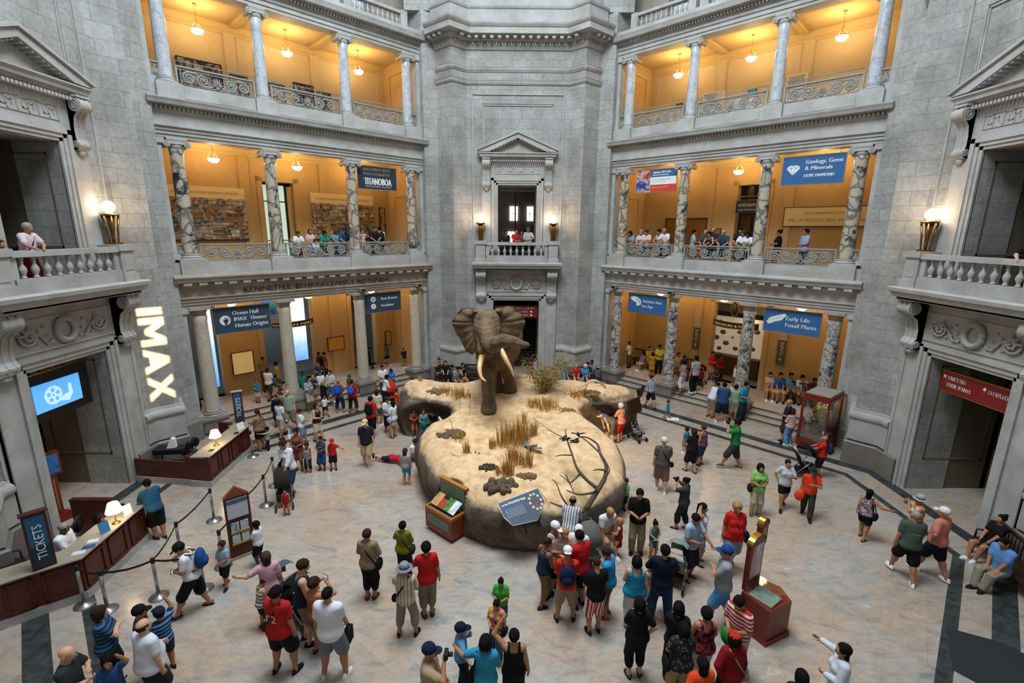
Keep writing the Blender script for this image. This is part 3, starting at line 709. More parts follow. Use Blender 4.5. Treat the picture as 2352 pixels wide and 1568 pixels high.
def banner(label, side, t0, t1, z0, z1, bg, draw, n=12.05, fr=STEEL):
    tc = (t0+t1)/2; w = abs(t1-t0); h = z1-z0
    r = thing('hanging_banner', label, 'banner', wpos(side, tc, n, z0), wrot(side))
    MB().box(-w/2, -.015, 0, w/2, .015, h).build('panel', bg, r)
    m = MB(); m.box(-w/2-.02, -.025, h-.015, w/2+.02, .025, h+.02); m.box(-w/2-.02, -.022, -.02, w/2+.02, .022, .012)
    for e in (-1, 1): m.box(e*(w/2+.005)-.012, -.02, 0, e*(w/2+.005)+.012, .02, h); m.tube([(e*w*.4, 0, h+.02), (e*w*.4, 0, h+.2)], .008, 5)
    m.build('frame', fr, r)
    draw(r, w, h); return r
BLUE = plain('banner_blue', '#2f5f93', .7, var=.05); NAVY = plain('banner_navy', '#2a4152', .7, var=.05); NAVY2 = plain('banner_dark', '#252d3c', .7)
def lettering(r, rows, name='lettering', mat=None):
    for tx, x, z, h, w in rows: m = MB(); text(m, tx, x, z, h, -.02, width=w, bold=.006); m.build(name, mat or WHT, r)
def d_ocean(r, w, h):
    lettering(r, [('Ocean Hall', -.35, .68, .155, .93), ('IMAX  Theater', -.31, .44, .155, 1.2), ('Human Origins', -.29, .19, .155, 1.2)])
    m = MB(); poly(m, disc(-.62, .5, .19)); 
    m.build('emblem', WHT, r); m = MB(); poly(m, disc(-.60, .46, .075), -.024)
    for a, l in ((.35, .15), (.85, .17), (1.3, .17), (1.75, .16), (2.5, .13)):
        c, s = math.cos(a), math.sin(a); poly(m, [(-.6-.02*s, .46+.02*c), (-.6+l*c-.014*s, .46+l*s+.014*c), (-.6+l*c+.014*s, .46+l*s-.014*c), (-.6+.02*s, .46-.02*c)], -.024)
    poly(m, [(-.66, .44), (-.57, .42), (-.55, .32), (-.63, .32)], -.024); m.build('handprint', NAVY, r)
def d_rest(r, w, h):
    lettering(r, [('Rest Rooms', -.1, .58, .13, .88), ('Escalator', -.1, .25, .13, .7)])
    m = MB(); poly(m, disc(-.52, .64, .13)); poly(m, disc(-.52, .3, .13)); m.build('emblem', WHT, r)
    m = MB()
    for dx in (-.045, .045): poly(m, disc(-.52+dx, .7, .02, 10), -.024); m.box(-.54+dx, -.025, .56, -.5+dx, -.021, .675)
    m.tube([(-.58, -.023, .24), (-.54, -.023, .24), (-.5, -.023, .36), (-.46, -.023, .36)], .012, 4); m.build('pictogram', NAVY, r)
def d_titan(r, w, h):
    lettering(r, [("NATURE'S BEST", -.68, .8, .12, 1.36), ('PHOTOGRAPHY', -.68, .6, .12, 1.32)], mat=plain('dull_gold_letters', '#8f8456', .6))
    m = MB(); text(m, 'TITANOBOA', -.66, .2, .3, -.02, width=1.36, bold=.015); text(m, 'MONSTER SNAKE', -.62, .1, .05, -.02, width=1.3); m.build('title', WHT, r)
def d_anc(r, w, h):
    lettering(r, [('Ancient Seas', -.22, .54, .13, 1.0), ('Ice Age', -.24, .3, .13, .58)])
    m = MB(); poly(m, [(-.9, .74), (-.7, .8), (-.5, .76), (-.36, .66), (-.3, .52), (-.34, .4), (-.48, .34), (-.58, .38), (-.56, .5), (-.72, .54), (-.84, .62)]); m.build('emblem', WHT, r)
    m = MB()
    for i in range(4): m.tube([(-.44-.06*i, -.024, .74-.01*i), (-.36-.05*i, -.024, .44+.05*i)], .008, 4)
    m.build('shell_rib', BLUE, r)
def d_early(r, w, h):
    lettering(r, [('Early Life', -.2, .52, .16, .82), ('Fossil Plants', -.2, .26, .16, 1.08)])
    m = MB(); pts = []
    for i in range(8): f = i/7; pts += [(-.84+.54*f, .5+.24*f**.7), (-.8+.54*f, .56+.22*f**.7)]
    m2 = pts+[(-.2, .7), (-.36, .5), (-.5, .44), (-.6, .42), (-.7, .34), (-.84, .3), (-.9, .38)]; poly(m, m2); m.build('emblem', WHT, r)
    m = MB()
    for i in range(6): f = i/6; m.tube([(-.78+.5*f, -.024, .42+.2*f), (-.8+.5*f, -.024, .52+.18*f)], .006, 4)
    m.build('leaf_vein', BLUE, r)
def d_against(r, w, h):
    m = MB(); m.box(-w/2, -.019, 0, -w/2+.74, -.016, h); m.build('photograph', photo_mat('expedition_photo', ['#1d3f9b', '#203a7a', '#b8b5b2', '#c4432f', '#1a1a20'], 6.), r)
    m = MB(); m.box(-w/2+.74, -.019, .33, w/2, -.016, .66); m.build('white_band', WHT, r)
    m = MB(); m.box(-w/2+.74, -.019, 0, w/2, -.016, .33); m.build('red_band', plain('banner_red', '#c4412c', .7), r)
    lettering(r, [('Against All Odds', -.16, .83, .09, .88), ('Rescue at the Chilean Mine', -.16, .73, .05, .78)])
    m = MB(); text(m, 'Contra toda adversidad', -.18, .52, .07, -.022, width=.9); text(m, 'Rescate en la mina chilena', -.18, .43, .04, -.022, width=.7); m.build('spanish_lettering', plain('grey_letters', '#77797c', .6), r)
    m = MB(); text(m, 'National Museum of Natural History', -.18, .2, .04, -.022, width=.8); m.build('small_print', WHT, r)
def photo_mat(name, cols, sc, dist=1.):
    if name in MATS: return MATS[name]
    k = Mat(name, cols[0], .5); v = k.coord('Object', rnd=11.)
    n = k.noise(v, sc*.5, 4, .6, dist); st = [(.3+.4*i/(len(cols)-1), c) for i, c in enumerate(cols)]
    k.base(k.ramp(n, st, 'CONSTANT' if dist > 1.5 else 'LINEAR')); MATS[name] = k.m; return k.m
def d_geo(r, w, h):
    lettering(r, [('Geology, Gems', -.25, .73, .14, 1.17), ('& Minerals', -.25, .51, .14, .88), ('HOPE DIAMOND', -.25, .26, .11, .96)])
    m = MB(); poly(m, [(-.88, .6), (-.78, .7), (-.5, .7), (-.4, .6), (-.64, .34)]); m.build('emblem', WHT, r)
    m = MB()
    for p, q in (((-.88, .6), (-.4, .6)), ((-.78, .7), (-.72, .6)), ((-.72, .6), (-.64, .7)), ((-.64, .7), (-.56, .6)), ((-.56, .6), (-.5, .7)), ((-.72, .6), (-.64, .34)), ((-.56, .6), (-.64, .34))):
        m.tube([(p[0], -.024, p[1]), (q[0], -.024, q[1])], .005, 4)
    m.build('facet', BLUE, r)
banner('navy banner reading Ocean Hall, IMAX Theater, Human Origins with a handprint', -1, -4.28, -2.25, 3.8, 4.8, NAVY, d_ocean)
banner('navy banner reading Rest Rooms and Escalator with two round pictograms', -1, 1.95, 3.9, 3.89, 4.81, NAVY, d_rest)
banner('near-black banner reading Nature\'s Best Photography and Titanoboa', -1, 1.99, 3.95, 9.54, 10.53, NAVY2, d_titan)
banner('blue banner reading Ancient Seas, Ice Age with a white shell', 1, 2.06, 4.08, 3.87, 4.8, BLUE, d_anc)
banner('blue banner reading Early Life, Fossil Plants with a white leaf', 1, -4.27, -2.26, 3.87, 4.8, BLUE, d_early)
banner('exhibition banner with a photograph, blue, white and red bands, Against All Odds', 1, 2.06, 4.08, 9.55, 10.54, BLUE, d_against)
banner('blue banner reading Geology, Gems & Minerals with a white diamond', 1, -4.25, -2.23, 9.54, 10.55, BLUE, d_geo)
# engraved frieze name
m = MB(); text(m, 'KENNETH E. BEHRING FAMILY ROTUNDA', 0, 5.36, .2, 11.788, width=6.35, align='c', bold=.008)
o = struct('trim_frieze_lettering', m, plain('bronze_letters', '#5e5045', .5), uv=False, rz=RL)
def wthing(name, label, cat, side, t, z, n=14.93, group=None): return thing(name, label, cat, wpos(side, t, n, z), wrot(side), group)
PALEG = plain('pale_gold_board', '#f0d49a', .5); GOLDL = plain('gold_letters', '#a3793a', .4, .4); DARKF = plain('dark_frame', '#3a1a12', .5)
def mural(side, t0, t1, z0, z1, zh, label, sub):
    w = t1-t0; r = wthing('donor_wall_panel', label, 'wall panel', side, (t0+t1)/2, z0)
    MB().box(-w/2, -.04, zh-z0, w/2, .05, z1-z0).build('header', PALEG, r)
    m = MB(); text(m, 'IN APPRECIATION OF OUR GENEROUS SUPPORTERS', 0, zh-z0+.16, .1, -.045, width=w*.85, align='c'); m.build('lettering', GOLDL, r)
    MB().box(-w/2, -.04, 0, w/2, .05, zh-z0).build('photo_collage', COLLAGE, r)
    m = MB(); H = zh-z0
    for i in range(10): z = H*(i+.5)/10; m.box(-w/2, -.06, z-.012, w/2, -.045, z+.012)
    m.build('name_rail', plain('gold_rail', '#b99a5c', .4, .5), r)
    m = MB(); random.seed(3)
    for i in range(9): x = -w/2+.3+(w-.6)*random.random(); z = .2+(H-.4)*random.random(); m.box(x-.17, -.055, z-.1, x+.17, -.046, z+.1)
    m.build('name_plate', plain('plate_olive_gold', '#93703a', .5), r)
    MB().box(-w/2, -.06, -.06, w/2, .05, 0).build('sill', DARKF, r)
k = Mat('photo_collage', '#888888', .5); v = k.coord('Object', rnd=3.)
vo = k.node('ShaderNodeTexVoronoi', distance='CHEBYCHEV'); k.lk(v, vo.inputs['Vector']); vo.inputs['Scale'].default_value = 3.1; vo.inputs['Randomness'].default_value = .75
cx = k.node('ShaderNodeSeparateColor'); k.lk(vo.outputs['Color'], cx.inputs[0])
c1 = k.ramp(cx.outputs[0], [(0, '#4c6f8c'), (.18, '#c9bba8'), (.34, '#8c4c38'), (.5, '#e6dccb'), (.66, '#57504a'), (.8, '#b08c4f'), (.92, '#c9d4dd')], 'CONSTANT')
c2 = k.ramp(k.noise(v, 7., 4, .6), [(.35, '#2b2723'), (.47, '#8b6d4c'), (.55, '#dcd2c0'), (.68, '#5b7387')], 'CONSTANT')
k.base(k.mix(.5, c1, c2)); COLLAGE = k.m
mural(-1, -4.85, -1.84, 7.3, 9.42, 8.97, 'large collage donor board with pale gold header, left of the tall doorway, second-floor left gallery', 1)
mural(-1, 1.05, 4.3, 7.3, 9.44, 8.97, 'large collage donor board with pale gold header, right of the tall doorway, second-floor left gallery', 2)
def picture(name, label, cat, side, t0, t1, z0, z1, frame, pic, fw=.03, group=None, n=14.93, txt=None):
    w = abs(t1-t0); h = z1-z0; r = wthing(name, label, cat, side, (t0+t1)/2, z0, n, group)
    m = MB(); m.box(-w/2, -.03, 0, w/2, .05, fw).box(-w/2, -.03, h-fw, w/2, .05, h).box(-w/2, -.03, 0, -w/2+fw, .05, h).box(w/2-fw, -.03, 0, w/2, .05, h); m.build('frame', frame, r)
    MB().box(-w/2+fw, -.015, fw, w/2-fw, .04, h-fw).build('picture', pic, r)
    if txt:
        m = MB()
        for tx, z, hh, ww in txt: text(m, tx, 0, z, hh, -.02, width=ww, align='c')
        m.build('lettering', GOLDL if frame is not BLACK else WHT, r)
    return r
REDF = plain('red_frame', '#7e2318', .5)
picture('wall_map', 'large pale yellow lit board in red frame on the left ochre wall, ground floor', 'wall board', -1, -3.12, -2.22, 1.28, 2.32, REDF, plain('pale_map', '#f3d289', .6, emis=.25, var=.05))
picture('wall_map', 'small orange board in dark red frame between the hall openings, ground-floor left gallery', 'wall board', -1, 1.3, 2.2, 1.62, 2.35, REDF, plain('orange_map', '#d29a3f', .6, var=.05), .04)
picture('animal_poster', 'small yellow poster with dark figures beside the restroom passage, ground floor', 'poster', -1, 4.62, 4.98, 1.4, 2.2, DARKF, photo_mat('yellow_poster', ['#3b2a12', '#c79a3d', '#d9b04f', '#c79a3d', '#3b2a12'], 9.))
picture('framed_poster', 'tall landscape poster near the rear pier, second-floor left gallery', 'poster', -1, 4.66, 4.98, 7.3, 8.9, DARKF, photo_mat('landscape_poster', ['#27302a', '#9a6b2b', '#c7a25b', '#34484a'], 5.))
picture('hall_name_board', 'long pale gold board naming the hall of geology, gems and minerals, right second floor', 'sign', 1, -4.95, -1.65, 8.05, 8.86, DARKF, PALEG, .02, txt=[('JANET ANNENBERG HOOKER', .5, .1, 1.7), ('HALL OF GEOLOGY, GEMS, AND MINERALS', .2, .13, 2.9)])
picture('recessed_doorway', 'wide brown panelled alcove behind second-floor right railing visitors', 'doorway', 1, 1.73, 3.94, 6.25, 8.46, plain('dark_red_trim', '#5b2717', .6), plain('ochre_recess', '#8a5a24', .7, var=.1), .06)
picture('small_plaque', 'small bronze plaque right of the brown alcove, second-floor right gallery', 'plaque', 1, 1.03, 1.45, 7.6, 7.97, BRONZE, plain('plaque_face', '#9c6d33', .5))
# third-floor photographs on easels along the back wall
PH = photo_mat('dark_photo_print', ['#14161c', '#2a3446', '#8a7a66', '#c9c4ba', '#20242c'], 3.5, 2.)
for i, (s, a, b, z0, z1, d) in enumerate([(-1, -3.7, -2.15, 13.2, 14.18, 'widest, nearest the side pier'), (-1, -1.9, -1.2, 13.1, 13.92, 'second from the side pier'), (-1, -.6, .3, 13.1, 13.9, 'small and low in the middle bay'), (-1, .7, 1.6, 13.2, 14.14, 'triptych in the middle bay'), (-1, 1.75, 2.4, 13.1, 14.0, 'nearest the rear pier'),
        (1, -1.85, -1.1, 13.2, 14.2, 'tall one in the bay nearest the side pier'), (1, 1.5, 2.7, 13.1, 14.14, 'pale wide one in the far bay'), (1, .1, 1.2, 13.1, 13.75, 'low one in the middle bay')]):
    picture('photo_print', 'photograph on the top-floor %s wall, %s' % ('left' if s < 0 else 'right', d), 'photograph', s, a, b, z0, z1, BLACK if i < 5 else WHITE, PH if i < 5 else photo_mat('pale_photo_print', ['#b9b4aa', '#d7d3ca', '#8b8f95', '#e0dcd2'], 3.), .04, 'framed photographs of the top floor')
picture('exit_board', 'small teal board on the top-floor right gallery wall', 'sign', 1, .12, .46, 13.82, 13.98, BLACK, plain('teal_board', '#2ea0ad', .5), .01)
picture('exit_board', 'small red board on the top-floor right gallery wall near the rear pier', 'sign', 1, 3.54, 3.86, 13.8, 13.92, BLACK, plain('brick_board', '#8f4a33', .5), .01)
# mint window panel in the second-floor doorway
r = wthing('lit_doorway_panel', 'pale mint glowing glass door in the tall second-floor left doorway', 'door', -1, -.4, 6.2, 15.5)
MB().box(-.6, 0, 0, .45, .05, 3.5).build('glass_panel', plain('mint_light', '#c9e2d6', .4, emis=.75), r)
m = MB(); m.box(-.66, -.04, 0, -.6, .08, 3.5).box(.45, -.04, 0, .51, .08, 3.5).box(-.6, -.03, 2.75, .45, .0, 2.8).box(-.6, -.03, 1.0, .45, 0, 1.04); m.build('frame', plain('dark_green_frame', '#2e3a33', .5), r)
r = wthing('panelled_door', 'ochre door leaf standing open beside the mint glass panel', 'door', -1, .17, 6.2, 15.25); MB().box(-.03, -.1, 0, .1, .2, 3.45).build('leaf', PLASTER, r)
def arc_sign(label, side, t, z, R, a, h, txt, n, dep):
    r = wthing('curved_hall_sign', label, 'sign', side, t, z, n)
    m = MB(); N = 20; A = [(-a+2*a*i/N) for i in range(N+1)]
    m.add([(R*math.sin(b), dep-R*math.cos(b)+R, zz) for b in A for zz in (0, h)]+[(R*.97*math.sin(b), dep-R*.97*math.cos(b)+R, zz) for b in A for zz in (0, h)],
          [(2*i, 2*i+2, 2*i+3, 2*i+1) for i in range(N)]+[(2*(N+1)+2*i, 2*(N+1)+2*i+1, 2*(N+1)+2*i+3, 2*(N+1)+2*i+2) for i in range(N)]+[(2*i+1, 2*i+3, 2*(N+1)+2*i+3, 2*(N+1)+2*i+1) for i in range(N)])
    m.build('sign_band', plain('sign_band_green', '#232a22', .5), r)
    for zz in (0, h): MB().tube([(R*math.sin(b), dep-R*math.cos(b)+R-.01, zz) for b in A], .02, 6).build('rail', BRONZE, r)
    m = MB(); vs, fs = text_geo(txt); x0 = min(v[0] for v in vs); x1 = max(v[0] for v in vs); wv = 2*a*R*.8
    m.add([(R*1.01*math.sin(((v[0]-x0)/(x1-x0)-.5)*wv/R), dep-R*1.01*math.cos(((v[0]-x0)/(x1-x0)-.5)*wv/R)+R, h*.25+v[1]*h*.6) for v in vs], fs); m.build('lettering', plain('cream_letters', '#e9d9ae', .5, emis=.3), r)
    return r
arc_sign('curved dark hall sign reading Ocean Hall over the left opening', -1, -.5, 3.3, 1.3, .95, .24, 'OCEAN HALL', 14.2, -.1)
arc_sign('curved dark sign reading Dinosaurs & Fossils over the right opening', 1, -.25, 3.35, 1.35, .9, .28, 'DINOSAURS & FOSSILS', 14.2, -.1)
def screen(name, label, side, t0, t1, z0, z1, n, mat, cat='screen'):
    w = t1-t0; r = wthing(name, label, cat, side, (t0+t1)/2, z0, n)
    MB().box(-w/2, 0, 0, w/2, .06, z1-z0).build('screen_face', mat, r)
    MB().box(-w/2-.03, .01, -.04, w/2+.03, .1, 0).box(-w/2-.03, .01, z1-z0, w/2+.03, .1, z1-z0+.04).build('frame', BLACK, r); return r
def glow_mat(name, stops, sc, e, axis=2):
    k = Mat(name, '#000000', .5); v = k.coord('Generated'); sx = k.node('ShaderNodeSeparateXYZ'); k.lk(v, sx.inputs[0])
    n = k.noise(k.coord('Object'), sc, 3); a = k.node('ShaderNodeMath', operation='MULTIPLY_ADD'); k.lk(n, a.inputs[0]); a.inputs[1].default_value = .25; k.lk(sx.outputs[axis], a.inputs[2])
    c = k.ramp(a.outputs[0], stops); k.lk(c, k.b.inputs['Emission Color']); k.b.inputs['Emission Strength'].default_value = e; return k.m
OC = glow_mat('ocean_screen', [(.1, '#5a97e0'), (.35, '#a7cdf4'), (.55, '#eef6fb'), (.8, '#f4fbff')], 2., 1.4)
screen('ocean_video_screen', 'tall glowing blue and white video screen inside the ocean hall opening', -1, -.2, .9, 1.0, 4.85, 16.5, OC)
screen('ocean_video_screen', 'narrow glowing blue strip screen behind the first left column', -1, -4.2, -3.55, .7, 4.4, 15.6, glow_mat('blue_strip', [(.1, '#4a86e8'), (.6, '#9cc8ff'), (.9, '#e8f4ff')], 1., 1.6))
screen('backlit_panel', 'pale green backlit hall panel beside the left pier', -1, -5.3, -4.6, .9, 2.9, 15.5, glow_mat('green_panel', [(.2, '#dff0dc'), (.5, '#7fae93'), (.9, '#2d5b5b')], 3., .9), 'wall panel')
screen('video_screen', 'green and blue video picture above the ocean hall sign', -1, -1.5, -.6, 3.7, 4.7, 16.2, glow_mat('reef_video', [(.3, '#1d4b7a'), (.5, '#2f8f63'), (.7, '#4a8fd0')], 5., .7))
point_light('ocean_hall_light', wpos(-1, -.1, 17.5, 3.6), 120, (.45, .7, 1.0), .3); point_light('hall_light', wpos(-1, -4.0, 17., 3.2), 50, (.5, .75, 1.0), .3)
point_light('passage_light', wpos(-1, 3.4, 17., 3.2), 25, (.5, .65, 1.0), .3)
point_light('shop_hall_light', wpos(1, -.2, 17., 3.4), 160, (1., .85, .62), .3); point_light('gem_hall_light', wpos(1, -.2, 17., 9), 22, (1., .75, .45), .3)
# fossil display case in the right opening
r = wthing('fossil_display_case', 'lit wall case of mounted fossils inside the right hall opening', 'display case', 1, .15, .42, 16.4)
MB().box(-1.4, 0, 0, 1.1, .6, 1.0).build('plinth', plain('case_brown', '#5a4630', .6), r); MB().box(-1.4, .5, 1.0, 1.1, .6, 3.1).build('back_panel', plain('case_back', '#d8cbb0', .7, emis=.35), r)
MB().box(-1.4, 0, 3.1, 1.1, .6, 3.25).build('canopy', plain('case_dark', '#2c241b', .6), r); rs = random.Random(5)
for i in range(14): x = -1.3+2.2*((i*.382+.1) % 1); z = 1.25+1.6*(i/14); s = .07+.1*rs.random(); MB().ball((x, .44, z), (s, .04, s*.8), 9, 6).build('fossil_slab', plain('fossil_grey', '#8c8270', .7, var=.2), r)
r = wthing('banner_sculpture', 'dark green round emblem with ribs above the right hall sign', 'sculpture', 1, -.05, 3.75, 14.9)
MB().tube([(.16*math.cos(a), 0, .4+.36*math.sin(a)) for a in [2*PI*i/20 for i in range(21)]], .04, 6, cap=False).build('ring', BRONZE, r); MB().ball((0, 0, .4), (.12, .08, .3), 12, 8).build('emblem', plain('dark_green', '#27302a', .4), r)
for t, lab in ((1.72, 'vertical cafe sign with an up arrow on the wall left of the shop opening'), (-2.3, 'vertical cafe sign with an up arrow on the wall near the side pier')):
    r = wthing('cafe_sign', lab, 'sign', 1, t, 1.84)
    MB().box(-.17, -.03, 0, .17, .05, 1.15).build('lower_panel', plain('cafe_bronze', '#5c5340', .5), r); MB().box(-.17, -.03, 1.15, .17, .05, 2.0).build('upper_panel', plain('cafe_pale', '#b8ab8e', .4), r)
    m = MB(); vs, fs = text_geo('CAFÉ'); x0 = min(v[0] for v in vs); x1 = max(v[0] for v in vs)
    m.add([(.085-v[1]*.2, -.035, .45+(v[0]-x0)*.62/(x1-x0)) for v in vs], fs); m.box(-.012, -.036, .12, .012, -.034, .3); poly(m, [(-.07, .24), (.07, .24), (0, .33)], -.036); m.build('lettering', WHT, r)
r = wthing('hope_diamond_sign', 'dark sign reading Hope Diamond over the second-floor right doorway', 'sign', 1, -.2, 8.66, 14.8)
MB().box(-.6, 0, 0, .6, .05, .52).build('panel', plain('sign_slate', '#2d3434', .5), r); m = MB(); text(m, 'HOPE DIAMOND', 0, .28, .13, -.01, width=1.0, align='c'); m.build('lettering', WHT, r); m = MB(); text(m, 'HARRY WINSTON GALLERY', 0, .1, .07, -.01, width=.95, align='c'); m.build('lettering', WHT, r)
MB().tube([(-.6, .02, .56), (.6, .02, .56)], .015, 6).tube([(-.6, .02, .72), (.6, .02, .72)], .015, 6).build('rail', BRASS, r)
r = wthing('oval_emblem', 'dark oval emblem above the second-floor right doorway sign', 'sculpture', 1, -.1, 9.3, 15.1); MB().ball((0, 0, .3), (.16, .06, .32), 14, 10).build('emblem', plain('dark_green', '#27302a', .4), r)
for t, w in ((-.55, .2), (.1, .22)): r = wthing('gate_leaf', 'brass barred gate leaf in the second-floor right doorway, %s' % ('left of centre' if t > 0 else 'behind the column'), 'gate', 1, t, 6.2, 15.4); MB().box(-w, 0, 0, w, .05, 2.3).build('leaf', plain('gate_bronze', '#6d4a1e', .4, .5), r)
RED = plain('sign_dark_red', '#7a1916', .5); RED2 = RED
r = thing('direction_sign', 'dark red hanging sign reading Early Life Fossil Plants and Elevator in the right doorway', 'sign', (12.35, -.06, 3.36), -PI/2)
MB().box(-1.05, -.03, 0, 1.05, .03, .56).build('panel', RED, r); MB().box(-1.07, -.035, .56, 1.07, .035, .6).box(-1.07, -.035, -.03, 1.07, .035, 0).build('frame', BRASS, r)
for a in (('EARLY LIFE', -.84, .34, .12, .55), ('FOSSIL PLANTS', -.84, .14, .12, .72), ('ELEVATOR', .36, .3, .12, .58)): m = MB(); text(m, *a[:4], -.035, width=a[4], bold=.004); m.build('lettering', WHT, r)
m = MB()
m.tube([(-.9, -.035, .36), (-.97, -.035, .43)], .012, 4); m.tube([(.24, -.035, .3), (.24, -.035, .42)], .012, 4); poly(m, [(.18, .38), (.3, .38), (.24, .46)], -.036); poly(m, [(-.98, .36), (-.98, .45), (-.9, .45)], -.036); m.build('arrow', WHT, r)
r = thing('direction_sign', 'dark red sign reading Auditorium, Museum Cafe and Museum Shop in the rear doorway', 'sign', (0, 12.4, 3.33), 0)
MB().box(-1.1, -.03, 0, 1.12, .03, .62).build('panel', RED, r)
for a in (('BAIRD AUDITORIUM', 0, .44, 1.9), ('MUSEUM CAFE', .1, .26, 1.1), ('MUSEUM SHOP', .1, .08, 1.1)): m = MB(); text(m, a[0], a[1], a[2], .1, -.035, width=a[3], align='c', bold=.004); m.build('lettering', WHT, r)
m = MB()
poly(m, disc(.8, .31, .05), -.036); poly(m, disc(.8, .13, .05), -.036); m.build('arrow_disc', WHT, r)
r = thing('wooden_staircase', 'dark staircase rising behind the rear ground-floor doorway', 'stairs', (0, 14.7, 0), 0)
m = MB(); [m.box(-1.7, i*.24, 0, 1.7, i*.24+.26, .9+i*.13) for i in range(20)]; m.build('flight', plain('stair_dark', '#30261b', .6), r); m = MB(); [m.box(-1.7, i*.24-.02, .9+i*.13, 1.7, i*.24+.05, .925+i*.13) for i in range(20)]; m.build('nosing', plain('stair_edge', '#8a6a43', .5), r)
WINE = plain('window_daylight', '#f2f6fb', .5, emis=3.0)
for i, (x, z, w, h, lab) in enumerate([(-.12, 8.4, .42, .9, 'left of the two upper windows'), (.95, 8.4, .3, .9, 'right of the two upper windows'), (-.3, 6.95, .6, .75, 'lower window')]):
    r = thing('far_window', 'bright daylight window seen through the second-floor rear doorway, %s' % lab, 'window', (x, 19.9, z), 0); MB().box(-w/2-.05, 0, 0, w/2+.05, .05, h).build('pane', WINE, r); MB().box(-.015, -.03, 0, .015, 0, h).box(-w/2, -.03, h*.5-.015, w/2, 0, h*.5+.015).build('glazing_bar', BLACK, r)
for i, x in enumerate((-1.3, .1)):
    r = thing('far_window', 'small bright window above the rear ground-floor sign, %s' % ('left' if x < 0 else 'middle'), 'window', (x, 19.9, 3.2), 0); MB().box(-.25, 0, 0, .25, .05, .34).build('pane', WINE, r); MB().box(-.012, -.03, 0, .012, 0, .34).build('glazing_bar', BLACK, r)
point_light('rear_hall_light', (-1.5, 17.5, 9.3), 40, (.8, .85, .9), .3); point_light('rear_hall_lower_light', (-1.5, 14.2, 3.9), 25, (1, .85, .7), .2)
point_light('left_passage_light', (-16.5, .2, 3.7), 60, (1, .72, .4), .2); point_light('right_passage_light', (15.5, 1.5, 3.9), 30, (1, .85, .65), .2)
r = thing('red_hanging_banner', 'thin orange strip hanging in the second-floor rear doorway', 'banner', (-.05, 16.5, 7.9), 0); MB().box(-.04, 0, 0, .04, .02, 1.9).build('strip', plain('orange_strip', '#a5431c', .6), r)
r = thing('video_screen', 'hanging black board with glowing blue film reel screen in the left doorway', 'screen', (-12.45, -.1, 2.8), PI/2)
MB().box(-1.0, 0, 0, .98, .08, 1.24).build('board', plain('screen_board', '#15120f', .5), r)
MB().box(-.68, -.03, .24, .66, 0, .98).build('screen_face', plain('screen_blue', '#5aa5e8', .4, emis=1.0), r)
m = MB(); poly(m, disc(-.16, .6, .25, 30, .25), -.032); poly(m, [(-.04, .4), (.25, .32), (.4, .5), (.38, .78), (.3, .8), (.28, .55), (.1, .5)], -.033); m.build('film_reel', plain('screen_pale', '#b9d6f2', .4, emis=.9), r)
m = MB(); [poly(m, disc(-.16+.14*math.cos(a), .6+.14*math.sin(a), .055, 16), -.034) for a in [PI/2+i*2*PI/5 for i in range(5)]]; poly(m, disc(-.16, .6, .035, 12), -.034); m.build('reel_hole', plain('screen_blue', '#5aa5e8'), r)
MB().tube([(-1.05, -.03, 1.28), (1.02, -.03, 1.28)], .025, 6).tube([(0, 0, 1.28), (0, 0, 1.45)], .02, 6).build('rail', BRASS, r)
# IMAX gobo projector on the top-floor balcony: a lamp behind a stencil throws the letters on the pier
def snets(F, org, h):
    S = F < 0; nx, ny, nz = F.shape
    cs = [(i, j, k) for i in (0, 1) for j in (0, 1) for k in (0, 1)]
    cnt = np.zeros((nx-1, ny-1, nz-1), np.int8)
    for i, j, k in cs: cnt += S[i:nx-1+i, j:ny-1+j, k:nz-1+k]
    act = (cnt > 0) & (cnt < 8); idx = -np.ones(act.shape, np.int64); ii = np.argwhere(act); idx[act] = np.arange(len(ii))
    if not len(ii): return np.zeros((0, 3)), np.zeros((0, 4), int)
    acc = np.zeros((len(ii), 3)); w = np.zeros(len(ii)); I, J, K = ii.T
    for a in cs:
        for ax in range(3):
            if a[ax]: continue
            b = list(a); b[ax] = 1
            fa = F[I+a[0], J+a[1], K+a[2]]; fb = F[I+b[0], J+b[1], K+b[2]]
            m = (fa < 0) != (fb < 0); t = np.where(m, fa/np.where(m, fa-fb, 1), 0)
            p = np.array(a, float)[None, :].repeat(len(ii), 0); p[:, ax] += t
            acc += p*m[:, None]; w += m
    V = (ii+acc/w[:, None])*h+np.array(org)
    Q = []
    for ax in range(3):
        u, v = (ax+1) % 3, (ax+2) % 3
        sl0 = [slice(None)]*3; sl1 = [slice(None)]*3; sl0[ax] = slice(0, -1); sl1[ax] = slice(1, None)
        a = S[tuple(sl0)]; b = S[tuple(sl1)]; E = np.argwhere(a != b)
        ok = (E[:, u] > 0) & (E[:, v] > 0) & (E[:, u] < F.shape[u]-1) & (E[:, v] < F.shape[v]-1); E = E[ok]
        if not len(E): continue
        def g(du, dv):
            c = E.copy(); c[:, u] -= du; c[:, v] -= dv; return idx[c[:, 0], c[:, 1], c[:, 2]]
        q = np.stack([g(1, 1), g(0, 1), g(0, 0), g(1, 0)], 1); fl = ~a[tuple(E.T)]
        q[fl] = q[fl][:, ::-1]; Q.append(q)
    return V, np.concatenate(Q)
